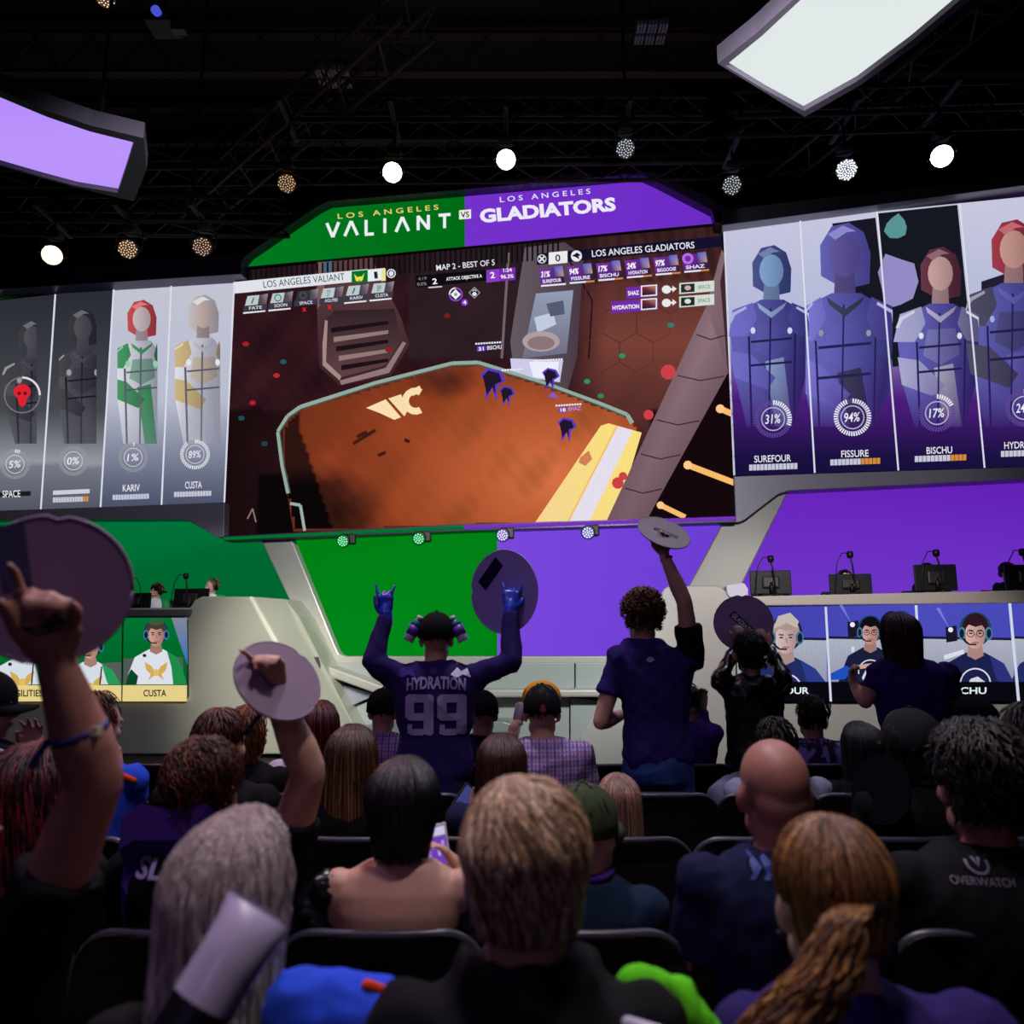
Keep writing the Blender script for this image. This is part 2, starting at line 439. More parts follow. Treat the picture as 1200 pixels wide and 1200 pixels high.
# ================================================================ BIG LIGHT BOXES overhead
def lightbox(label, inner, outer, z, emcol, rimcol, th, extra=None):
    ps = [PZ(x, y, z) for x, y in inner]; qs = [PZ(x, y, z) for x, y in outer]
    yc = sum(p.y for p in ps) / len(ps); qs = [p + (q - p) * (.35 if (q.y < p.y or q.x < p.x) else 1) for p, q in zip(ps, qs)]
    c = sum(qs, V((0, 0, 0))) / len(qs)
    t = thing('light_box', label, 'light box', (c.x, c.y, z))
    n = len(ps)
    mk('diffuser', [p + V((0, 0, .04)) for p in ps], [tuple(range(n))], emcol, t)
    # rim: ring between outer and inner outlines, plus sides and lid
    vs = qs + ps + [q + V((0, 0, th)) for q in qs] + [p + V((0, 0, .05)) for p in ps]
    fs = []
    for i in range(n):
        j = (i + 1) % n
        fs += [(i, j, n + j, n + i), (i, 2 * n + i, 2 * n + j, j), (n + i, n + j, 3 * n + j, 3 * n + i)]
    fs.append(tuple(range(2 * n, 3 * n)))
    mk('housing', vs, fs, rimcol, t)
    for k in (0, n // 2): 
        q = c.lerp(qs[k], .6); G().tube([V((q.x, q.y, z + th * .8)), V((q.x, q.y, 10.1))], .015, 6, False).mk('hanger_cable', M_DARK, t)
    return t
M_PB = bpy.data.materials.new('purple_diffuser')
def diffuser(name, c0, c1, strength, scale):
    m = emit(name, c0, strength); nt = m.node_tree; n = nt.nodes
    e = [x for x in n if x.type == 'EMISSION'][0]
    tc = n.new('ShaderNodeTexCoord'); t = n.new('ShaderNodeTexNoise'); t.inputs['Scale'].default_value = scale; t.inputs['Detail'].default_value = 1
    mx = n.new('ShaderNodeMix'); mx.data_type = 'RGBA'; mx.inputs[6].default_value = (*lin(c0), 1); mx.inputs[7].default_value = (*lin(c1), 1)
    nt.links.new(tc.outputs['Object'], t.inputs['Vector']); nt.links.new(t.outputs[0], mx.inputs[0]); nt.links.new(mx.outputs[2], e.inputs[0])
    return m
M_PB = diffuser('purple_diffuser', (196, 158, 255), (170, 128, 246), 1.0, .5)
M_WB = diffuser('white_diffuser', (232, 239, 238), (216, 224, 226), 1.0, .5)
M_BOXRIM = mat('light_box_rim', '37323c', .5, .1)
lightbox('curved light box glowing purple, hung over the left wing of the stage',
         [(-230, -6), (-110, 60), (0, 114), (55, 137), (105, 154), (157, 167), (148, 196), (138, 226), (90, 218), (45, 206), (0, 193), (-110, 160), (-230, 118)],
         [(-240, -40), (-110, 28), (0, 91), (55, 115), (110, 134), (190, 152), (172, 198), (157, 236), (90, 224), (45, 212), (0, 198), (-110, 168), (-240, 128)],
         5.3, M_PB, M_BOXRIM, .13)
lightbox('curved light box glowing white, hung over the right wing of the stage',
         [(850, 77), (893, 42), (938, 0), (985, -60), (1022, -120), (1300, -220), (1215, -90), (1170, -42), (1125, 0), (1068, 48), (1005, 95), (942, 130), (896, 105)],
         [(824, 70), (872, 34), (912, 0), (960, -60), (1000, -130), (1330, -240), (1230, -88), (1180, -36), (1134, 2), (1072, 54), (1008, 100), (943, 137), (890, 110)],
         5.3, M_WB, M_BOXRIM, .13)
# ================================================================ STAGE SCREENS
def led_wall(name, label, outline, d, root_px, depth=.14):
    t = thing(name, label, 'screen', tuple(S(*root_px, d)))
    cx = sum(p[0] for p in outline) / len(outline); cy = sum(p[1] for p in outline) / len(outline)
    prism('cabinet', outline, d - .012, d - depth, M_BLACK, t, bevel=0)
    return t
# ---- header
hd = led_wall('header_screen', 'wide trapezoid header screen, green left half and purple right half with both team names', [(284, 313), (289, 299), (368, 244), (384, 236), (734, 205), (752, 205), (768, 211), (834, 245), (836, 262)], .1, (560, 290))
p = Pic(.1)
GRN = lambda x, y: mix((0, 122, 34), (0, 108, 22), (x - 284) / 260)
PUR = lambda x, y: mix((118, 50, 206), (110, 44, 200), (x - 545) / 290)
p.poly([(284, 313), (286, 304), (291, 297), (360, 249), (370, 243), (384, 237), (545, 224.5), (545, 289)], GRN, 0)
p.poly([(545, 289), (545, 224.5), (734, 206), (752, 206), (766, 211), (828, 241), (835, 248), (836, 262)], PUR, 0)
p.mk('colour_field', hd)
p = Pic(.1); p.n = 2
def strokes(p, segs, w, col):
    for s_ in segs: p.line(s_, w, col, 3)
Wt = (238, 242, 245)
def vl(x, y, s=1.0): return (x, y)
base = lambda x: 278.5 - (x - 382) * .0805        # baseline of VALIANT
def L_(segs): strokes(p, [[(x, base(x) - h) for x, h in s_] for s_ in segs], 3.6, Wt)
L_([[(383, 17), (390, 0)], [(390, 0), (397, 17)], [(404, 0), (411.5, 17)], [(411.5, 17), (419, 0)], [(429, 17), (429, 0)], [(427.5, 0), (438, 0)],
    [(451, 17), (451, 0)], [(464, 0), (471.5, 17)], [(471.5, 17), (479, 0)], [(490, 0), (490, 17)], [(490, 16.5), (502, .5)], [(502, 0), (502, 17)],
    [(514, 15.5), (528, 15.5)], [(521, 16), (521, 0)]])
p.text('L O S   A N G E L E S', 396, 256.5, 514, 245.5, 6, (236, 208, 110), .012)
p.mk('team_name', hd)
p = Pic(.1); p.n = 2
p.text('L O S   A N G E L E S', 586, 237, 692, 226.8, 6, (232, 228, 245), .01)
p.text('GLADIATORS', 563, 260.5, 722, 246, 14.5, (240, 236, 250), .045)
p.mk('team_name', hd)
p = Pic(.1); p.n = 2
p.poly([(538, 246.5), (552, 245.3), (552, 256), (538, 257.2)], (236, 240, 236))
p.text('VS', 540, 255, 550, 254.2, 6.5, (20, 24, 22), .02)
p.mk('versus_badge', hd)

# ---- main screen
ms = led_wall('main_screen', 'huge central screen showing an orange game arena with score bars', [(275, 318), (845, 262), (861, 606), (259, 628)], .0, (560, 620))
def bg(x, y):
    t = (x - 260) / 600
    c = mix((34, 16, 20), (60, 26, 34), .5 + .5 * noise2(x, y, 1.6, 2))
    if x > 660: c = mix(c, (122, 66, 56), min(1, (x - 660) / 50) * max(0, 1 - abs(y - 400) / 170))
    if x < 400: c = mix(c, (24, 10, 12), (400 - x) / 140 * (y > 480))
    if 480 < x < 620 and y < 420: c = mix(c, (44, 36, 42), .6)
    if x > 760 and y > 480: c = mix(c, (22, 10, 16), .9)
    if y > 555 and 302 < x < 345: c = (10, 6, 8)
    if y < 330: c = mix(c, (24, 22, 26), .5 if int(x / 4) % 2 else .1)
    return c
def floorc(x, y):
    dd = math.hypot((x - 660) / 210, (y - 560) / 130)
    c = mix((222, 118, 72), (150, 66, 34), dd)
    c = mix(c, (92, 34, 22), max(0, dd - .9) * .8)
    c = mix(c, (18, 8, 10), max(0, 1 - math.hypot((x - 345) / 120, (y - 610) / 75)) * 1.6)
    c = mix(c, (58, 26, 22), max(0, 1 - math.hypot((x - 520) / 45, (y - 445) / 26)))
    n = noise2(x, y, 1.3, 5)
    e = (x - 352) - max(0, y - 505) * .33
    if e < 0: return mix((46, 20, 16), (10, 6, 8), (y - 545) / 25)
    if y > 560 and x < 420: c = mix(c, (60, 24, 18), (420 - x) / 60)
    return mix(c, (110, 58, 26), .35 * max(0, n)) if n > 0 else mix(c, (190, 84, 50), -.3 * n)
p = Pic(0)
p.grid([(275, 318), (845, 262), (861, 606), (259, 628)], 110, 64, bg)
# upper left structure, window ring
p.poly([(370, 318), (382, 306), (436, 300), (440, 312), (470, 372), (480, 404), (458, 440), (398, 452), (374, 430), (372, 380)], lambda x, y: mix((92, 62, 66), (58, 36, 40), (y - 300) / 150))
p.poly([(381, 375), (392, 364), (462, 362), (470, 398), (452, 428), (400, 442), (382, 424)], lambda x, y: mix((50, 34, 38), (96, 66, 70), (y - 360) / 80))
for k in range(5): p.poly([(388 + k * 3, 384 + k * 11), (455, 376 + k * 11), (455, 380 + k * 11), (388 + k * 3, 390 + k * 11)], (150, 122, 122) if k % 2 else (28, 18, 24))
p.poly([(372, 306), (380, 305), (380, 350), (372, 362)], (128, 92, 92))
p.poly([(378, 306), (390, 305), (388, 325), (378, 322)], (78, 100, 120))
p.poly([(378, 402), (381, 375), (384, 376), (382, 424), (400, 441), (398, 446), (378, 428)], (168, 138, 136))
p.poly([(398, 446), (452, 431), (472, 400), (476, 402), (456, 437), (400, 451)], (150, 120, 120))
# doorway in the middle
p.poly([(615, 290), (662, 284), (684, 300), (676, 420), (664, 462), (604, 452), (598, 400)], lambda x, y: mix((104, 92, 100), (74, 60, 70), (x - 600) / 80))
p.poly([(628, 344), (672, 340), (664, 414), (612, 420)], lambda x, y: mix((150, 160, 184), (112, 110, 132), (y - 340) / 80))
p.poly([(626, 372), (648, 366), (652, 380), (630, 390)], (196, 206, 226)); p.poly([(640, 356), (660, 352), (662, 368), (645, 371)], (86, 92, 116))
p.ellipse(634, 400, 22, 12, (176, 160, 164)); p.ellipse(634, 402, 16, 8, (140, 118, 122))
p.poly([(598, 420), (660, 422), (656, 448), (600, 440)], (206, 206, 236)); p.poly([(620, 424), (655, 424), (652, 444), (625, 442)], (240, 240, 255))
p.line([(596, 296), (588, 420)], 3, (120, 96, 104)); p.line([(664, 300), (694, 352), (690, 420)], 2, (34, 22, 28))
# honeycomb wall joints
for k in range(64):
    x = 276 + k * 6; p.line([(x, 318 - (x - 275) * .098), (x, 340 - (x - 275) * .098)], 2.2, (16, 14, 18), lay=p.n)
for hx in range(4):
    for hy in range(4):
        cx, cy = 706 + hx * 40 + (hy % 2) * 20, 345 + hy * 34
        if cx + cy * .75 < 1090: p.ring(cx, cy, 22, 22.9, (92, 48, 42), n=6)
for x, y, c in ((786, 381, (40, 130, 120)), (729, 417, (40, 150, 110)), (688, 447, (40, 150, 90)), (704, 464, (40, 140, 90)), (324, 440, (190, 40, 50)), (296, 472, (180, 30, 50)), (288, 403, (170, 30, 40)), (283, 490, (30, 80, 90)), (332, 424, (30, 90, 90)), (310, 520, (30, 70, 80)), (524, 370, (120, 30, 34)), (455, 410, (140, 30, 34))):
    p.ellipse(x, y, 4, 3, c, 7)
# arena floor and rail
fl = [(331, 505), (338, 490), (352, 479), (440, 452), (530, 428), (560, 427), (640, 452), (735, 487), (748, 500), (716, 611), (344, 623), (340, 600), (334, 560)]
p.poly(fl, (100, 42, 26))
p.grid([(352, 479), (560, 428), (740, 492), (716, 611)], 2, 2, lambda x, y: floorc(x, y))
def clipgrid():
    nx, ny = 110, 56
    cells = []
    def inside(x, y):
        r = False; j = len(fl) - 1
        for i in range(len(fl)):
            (xi, yi), (xj, yj) = fl[i], fl[j]
            if (yi > y) != (yj > y) and x < (xj - xi) * (y - yi) / (yj - yi) + xi: r = not r
            j = i
        return r
    p.n += 1; lay = p.n; k0 = {}
    for j in range(ny):
        for i in range(nx):
            x0, y0 = 330 + i * 3.85, 427 + j * 3.5
            q = [(x0, y0), (x0 + 3.85, y0), (x0 + 3.85, y0 + 3.5), (x0, y0 + 3.5)]
            if all(inside(*a) for a in q):
                ids = []
                for a in q:
                    a = (round(a[0], 2), round(a[1], 2))
                    if a not in k0: k0[a] = len(p.v); p.v.append(p.at(*a, lay)); p.c.append(lin(floorc(*a)))
                    ids.append(k0[a])
                p.f.append(tuple(ids))
clipgrid()
for ps, w, c in (([(338, 578), (331, 545), (326, 506), (337, 488), (352, 477), (440, 449), (530, 426), (560, 425), (640, 450), (700, 472), (735, 486), (741, 496)], 5, (150, 172, 160)),
                 ([(340, 578), (333, 545), (328, 506), (339, 489), (353, 479.5), (440, 451.5), (530, 428.5), (560, 427.5), (640, 452), (700, 474.5), (733, 488)], 1.6, (74, 88, 82)),
                 ([(340, 590), (352, 592), (357, 622)], 3.5, (158, 176, 168)), ([(290, 608), (296, 596), (300, 612)], 1.5, (150, 120, 120))): p.line(ps, w, c)
# floor logo
p.poly([(429, 478), (452, 468), (470, 489), (462, 492), (445, 484)], (252, 226, 176)); p.poly([(455, 467), (470, 462), (478, 480), (474, 488)], (250, 224, 172))
p.ring(487, 470, 8, 16, (252, 226, 176), 150, 390, 10); p.poly([(478, 458), (492, 452), (494, 458), (484, 464)], (252, 226, 176))
for a, b in (((414, 520), (440, 504)), ((418, 512), (430, 506)), ((443, 534), (452, 530)), ((474, 515), (480, 518))): p.line([a, b], 4, (66, 28, 18))
# pale stripe
p.poly([(704, 499), (713, 496), (752, 507), (736, 560), (716, 611), (626, 614)], lambda x, y: (250, 214, 150) if x < 700 else (252, 226, 130))
p.poly([(722, 499), (742, 504), (690, 612), (664, 613)], (232, 226, 240)); p.line([(723, 499), (665, 613)], 2, (252, 190, 90))
p.poly([(680, 536), (690, 528), (694, 538), (686, 546), (678, 542)], (214, 130, 84))
# the big pillar at the right
def pill(x, y):
    t = ((x - 700) * .9 + (y - 610) * .42) / 80
    return mix(mix((150, 120, 128), (92, 66, 76), abs(t - .35)), (60, 42, 54), max(0, (y - 330) / 520) * .6)
p.poly([(846, 292), (850, 300), (858, 440), (852, 438), (828, 358)], pill)
p.grid([(828, 358), (853, 437), (757, 611), (710, 612)], 26, 50, pill)
p.poly([(844, 330), (850, 300), (858, 440), (853, 437)], (62, 40, 50))
for yy in (392, 440, 492, 532, 572):
    xl = 828 - (yy - 358) * .465; xr = 853 - max(0, yy - 437) * .552
    p.line([(xl + 4, yy), ((xl + xr) / 2, yy + 6), (xr - 3, yy + 1)], 1.4, (58, 38, 50))
for x, y, r in ((783, 436, 9), (760, 486, 6), (724, 566, 7), (730, 558, 5)): p.ellipse(x, y, r, r, (206, 66, 72), 10)
p.poly([(757, 611), (853, 437), (858, 440), (861, 606)], (20, 8, 12))
for a, b, w in (((806, 545), (861, 566), 7), ((844, 479), (858, 485), 7), ((774, 592), (803, 606), 6)):
    p.line([a, b], w, (250, 190, 110)); p.ellipse(*a, w * .75, w * .75, (255, 206, 140), 9)
# distant players: tiny plain blots with purple glow and their bars
for x, y, s_ in ((577, 447, 16), (594, 462, 10), (664, 501, 12), (645, 442, 11)):
    p.poly([(x - s_ * .9, y - s_ * .5), (x - s_ * .3, y - s_), (x + s_ * .6, y - s_ * .8), (x + s_, y - s_ * .1), (x + s_ * .4, y + s_ * .3), (x + s_ * .3, y + s_ * 1.5), (x, y + s_ * .5), (x - s_ * .5, y + s_ * 1.4), (x - s_ * .5, y + s_ * .1)], (88, 60, 190))
    p.poly([(x - s_ * .7, y - s_ * .4), (x - s_ * .3, y - s_ * .8), (x + s_ * .5, y - s_ * .6), (x + s_ * .7, y), (x + s_ * .2, y + s_ * .2), (x + s_ * .2, y + s_), (x, y + s_ * .4), (x - s_ * .4, y + s_)], (34, 22, 44))
p.text('BISCHU', 571, 410, 588, 408.5, 4.5, (232, 226, 250), .02); p.poly([(559, 406), (569, 405), (569, 411), (559, 412)], (112, 60, 190)); p.text('31', 561, 411, 567, 410.4, 4, (255, 255, 255), .02)
p.text('SHAZ', 666, 481.5, 681, 480.3, 4.5, (190, 140, 230), .02); p.poly([(655, 477.5), (664, 477), (664, 483), (655, 483.5)], (112, 60, 190)); p.text('18', 657, 482.5, 663, 482, 4, (255, 255, 255), .02)
for x, y, n in ((557, 402, 10), (651, 474.5, 10), (626, 422, 11), (588, 433, 8)):
    for k in range(n): p.poly([(x + k * 3.1, y - k * .2), (x + k * 3.1 + 2.3, y - .2 - k * .2), (x + k * 3.1 + 2.3, y + 1.8 - k * .2), (x + k * 3.1, y + 2 - k * .2)], (240, 236, 252))
p.poly([(641, 465), (648, 460), (655, 466)], (130, 90, 220))
p.mk('game_picture', ms)
# overlay: score bars
p = Pic(0); p.n = 62
sl = -.098
def q4(x0, y0, x1, h, c, lay=None): p.poly([(x0, y0), (x1, y0 + (x1 - x0) * sl), (x1, y0 + (x1 - x0) * sl + h), (x0, y0 + h)], c, lay)
q4(275, 330.5, 431, 13.5, (226, 230, 238)); p.text('LOS ANGELES VALIANT', 309, 337.3, 404, 327.8, 8, (70, 74, 84), .002)
q4(412, 318, 431, 14, (0, 118, 40)); q4(431, 316, 451, 14, (236, 240, 240)); q4(447, 315.5, 452, 14, (240, 226, 160))
p.poly([(415, 321), (419, 325), (421, 324), (424, 324), (427, 320), (425, 328), (422, 330), (421, 327), (420, 330), (417, 329)], (240, 224, 90)); p.text('1', 439, 326.5, 443, 326, 8, (30, 34, 40), .02)
p.ring(458.5, 320.5, 4, 5.4, (220, 224, 230), n=16); p.ellipse(458.5, 320.5, 2.8, 3.2, (230, 232, 238), 8)
for k, (nm, pc, dead) in enumerate((('FATE', '1', 0), ('SOON', '', 0), ('SPACE', '', 1), ('AGILITIES', '37', 1), ('KARIV', '1', 0), ('CUSTA', '89', 0))):
    x = 287 + k * 29.6; y = 347 - (x - 287) * .098
    p.poly([(x + 3, y), (x + 17, y - 1.3), (x + 15, y + 10), (x, y + 11.4)], (52, 54, 60) if dead and not pc else (188, 204, 204))
    if pc: p.text(pc, x + 7, y + 9, x + 12, y + 8.5, 7, (70, 90, 96), 0, .3)
    else: p.ring(x + 9, y + 5, 3, 4.4, (40, 140, 90) if not dead else (80, 80, 86), n=12)
    p.poly([(x + 17, y - 1), (x + 27, y - 3), (x + 25, y + 9), (x + 16, y + 10)], [(70, 74, 90), (150, 150, 160), (120, 90, 100), (60, 60, 74)])
    p.poly([(x - 1, y + 11.4), (x + 26, y + 9), (x + 25, y + 15.5), (x - 2, y + 18)], (58, 58, 74)); p.text(nm, x + 5, y + 16, x + 20, y + 14.6, 3.6, (226, 228, 236), .01)
    if dead: p.text('x', x + 8, y + 23.5, x + 13, y + 23, 5, (230, 30, 44), .08)
    else: p.poly([(x - 2, y + 19), (x + 24, y + 16.6), (x + 24, y + 18.2), (x - 2, y + 20.8)], (238, 238, 242))
p.text('MAP 2 - BEST OF 5', 511.5, 317, 580, 310.5, 6.6, (232, 234, 240), .008)
p.poly([(487, 323), (570, 316), (570, 329), (487, 337)], (14, 12, 16)); p.text('2', 507, 333, 512.5, 332.5, 6.5, (255, 255, 255), .02)
p.line([(502, 337), (518, 335.8)], 1.4, (220, 220, 226)); p.text('4:19', 490, 328.5, 500, 327.8, 3.6, (140, 140, 148), 0); p.text('0.0%', 489, 335, 500, 334, 3.6, (150, 150, 158), 0)
p.text('ATTACK OBJECTIVE A', 523, 329, 565, 325, 3.8, (245, 245, 250), .02)
p.poly([(570, 316.5), (604, 313.2), (604, 328), (570, 331.2)], (122, 44, 176)); p.poly([(570, 316.5), (585, 315.2), (585, 329.8), (570, 331.2)], (140, 60, 196))
p.text('2', 575, 326, 580, 325.5, 7, (255, 255, 255), .02); p.text('1:24', 590, 318.8, 600, 318, 4, (255, 255, 255), .02); p.text('96.3%', 587, 326.6, 602, 325.3, 4.2, (255, 255, 255), .02)
p.ring(534, 345, 6.6, 8.2, (150, 70, 214), 0, 270, 20); p.ring(534, 345, 6.6, 8.2, (240, 236, 250), 270, 360, 8)
p.poly([(528, 345), (534, 339), (540, 345), (534, 351)], (236, 246, 244)); p.ellipse(534, 345, 2, 2, (120, 150, 150), 8)
p.ellipse(544.5, 354.5, 4, 4, (140, 60, 200), 12); p.text('4', 543, 356.6, 546.4, 356.4, 4.4, (255, 255, 255), .02)
p.poly([(549, 343), (556, 336), (563, 343), (556, 350)], (150, 150, 154)); p.poly([(550.6, 343), (556, 337.6), (561.4, 343), (556, 348.4)], (18, 16, 20)); p.ellipse(556, 344.5, 2.6, 2.4, (235, 235, 240), 8); p.ring(556, 341.5, 1.5, 2.3, (235, 235, 240), -90, 90, 8)
# right score bar
q4(629, 297.5, 846, 13, (20, 18, 44)); p.ring(635, 303.4, 4.3, 5.4, (210, 210, 220), n=18); p.line([(632, 300.4), (638, 306.4)], 1.8, (230, 230, 240)); p.line([(638, 300.4), (632, 306.4)], 1.8, (230, 230, 240))
q4(643, 296, 665, 14, (238, 238, 242)); p.text('0', 651, 306.5, 657, 306, 8, (40, 40, 48), .02); p.ellipse(675.5, 300, 6.5, 6.6, (238, 238, 246), 16)
p.poly([(670, 300), (676, 296), (681, 299), (678, 300), (679, 304), (674, 301)], (24, 22, 48))
p.text('LOS ANGELES GLADIATORS', 694, 301, 814, 290.6, 7.6, (240, 240, 248), .008)
for k, (nm, pc) in enumerate((('SUREFOUR', '31%'), ('FISSURE', '94%'), ('BISCHU', '17%'), ('HYDRATION', '24%'), ('BIGGOOSE', '97%'), ('SHAZ', ''))):
    x = 631 + k * 33.6; y = 315.5 - (x - 631) * .098
    p.poly([(x, y), (x + 28, y - 2.6), (x + 31, y + 16), (x + 3, y + 18.5)], [(130, 50, 180), (70, 40, 110), (40, 24, 60), (96, 36, 140)])
    p.poly([(x + 18, y - 3), (x + 28, y - 4), (x + 30, y + 8), (x + 19, y + 9)], [(70, 90, 200), (110, 120, 210), (190, 150, 140), (60, 50, 100)])
    if pc: p.text(pc, x + 3, y + 9.5, x + 14, y + 8.5, 6.5, (255, 255, 255), .03, .2)
    else: p.ring(x + 7, y + 4, 3.6, 6.6, (190, 110, 240), n=16)
    p.text(nm, x + 5, y + 16.4, x + 27, y + 14.4, 4, (245, 240, 252), .02)
    p.poly([(x + 3, y + 18.6), (x + 22, y + 17), (x + 22, y + 19), (x + 3, y + 20.6)], (236, 236, 242)); p.poly([(x + 22, y + 17), (x + 32, y + 16.2), (x + 32, y + 18.2), (x + 22, y + 19)], (214, 140, 70) if k else (236, 236, 242))
for (x0, y0, nm) in ((734, 336.5, 'SHAZ'), (716, 353.5, 'HYDRATION')):
    p.poly([(x0, y0), (771, y0 - (771 - x0) * .07), (771, y0 + 13 - (771 - x0) * .07), (x0, y0 + 14)], (116, 44, 172)); p.text(nm, x0 + 2, y0 + 9.5, 749, y0 + 9.5 - (749 - x0) * .06, 4.6, (250, 246, 255), .03)
    yb = y0 - (752 - x0) * .07 - .5
    p.poly([(751, yb), (770, yb - 1.4), (770, yb + 11.6), (751, yb + 13)], (236, 236, 240)); p.poly([(752.5, yb + 1.4), (768.5, yb), (768.5, yb + 10.2), (752.5, yb + 11.6)], [(120, 40, 50), (190, 130, 120), (60, 40, 60), (30, 20, 30)])
    p.ellipse(781, yb + 4.5, 5.5, 5, (236, 236, 232), 9); p.line([(783, yb + 4.5), (790, yb + 4)], 2.4, (236, 236, 232)); p.poly([(788, yb), (793, yb + 3.8), (788, yb + 7.8)], (236, 236, 232))
    p.poly([(796, yb - 3), (837, yb - 6), (837, yb + 6.5), (796, yb + 10)], (214, 222, 214)); p.poly([(798, yb - 1.6), (814, yb - 2.6), (814, yb + 7.2), (798, yb + 8.4)], (34, 44, 44)); p.ellipse(806, yb + 2.6, 4, 3, (214, 170, 170) if nm == 'SHAZ' else (220, 230, 226), 7)
    p.text('SPACE', 818, yb + 4.2, 832.5, yb + 3, 4.4, (96, 130, 108), .005)
p.mk('score_overlay', ms)

# ---- wing screens
def ring_gauge(p, x, y, r, pct, on, off, txt, tcol, th=None):
    for k in range(44):
        p.ring(x, y, r * .76, r, on if k / 44 < pct else off, k * 360 / 44, (k + .62) * 360 / 44, 1, lay=p.n + 1)
    p.n += 1; p.ring(x, y, r * .58, r * .64, mix(on, off, .35), n=28); p.text(txt + '%', x - r * .42, y + r * .26, x + r * .42, y + r * .2, r * .48, tcol, .01, .2)
def bar(p, x0, y, x1, frac, h=7):
    n = 13
    for k in range(n):
        a = x0 + (x1 - x0) * k / n; b = x0 + (x1 - x0) * (k + .86) / n; s_ = -.035
        p.poly([(a, y + (a - x0) * s_), (b, y + (b - x0) * s_), (b, y + h + (b - x0) * s_), (a, y + h + (a - x0) * s_)], (198, 200, 216) if k / n < frac else (214, 140, 60), lay=p.n + 1)
    p.n += 1
def wing_panel(root, d, quad, bgf, shapes, gauge, name_, nx0, nx1, ny, barspec, nmcol=(236, 236, 244), extra=None):
    p = Pic(d); p.grid(quad, 6, 40, bgf)
    for pts, c in shapes:
        fade = bgf
        ymax = quad[2][1] - 95
        def cf(x, y, c=c): return mix(c(x, y) if callable(c) else c, bgf(x, y), (y - ymax) / 60)
        # many sided soft shapes, subdivided along y through their own vertices
        p.poly(pts, cf)
    if extra: extra(p)
    if gauge: ring_gauge(p, *gauge)
    if name_: p.text(name_, nx0, ny, nx1, ny - (nx1 - nx0) * .035, 8, nmcol, .008)
    if barspec: bar(p, *barspec)
    x0, y0 = quad[1]; x1, y1 = quad[2]
    p.line([(x0 - .2, y0), (x1 - .2, y1)], 2, (222, 224, 238))
    p.mk('portrait_panel', root)
rw = led_wall('wing_screen', 'right wing screen of four tall purple portrait panels with percentage rings', [(848, 266), (1226, 228), (1256, 545), (860, 557)], .12, (1000, 553))
def rbg(x, y):
    t = (y - 470) / 60
    c = mix((200, 202, 226), (172, 176, 214), (y - 250) / 200)
    c = mix(c, (72, 28, 120), (y - 380) / 90); return mix(c, (24, 16, 62), (y - 480) / 60)
def facet(cx, cy, w, h, c, seed, n=9):
    r = random.Random(seed); pts = []
    for k in range(n):
        a = 2 * math.pi * k / n; q = .75 + .4 * r.random(); pts.append((cx + w * q * math.cos(a), cy + h * q * math.sin(a)))
    return (pts, c)
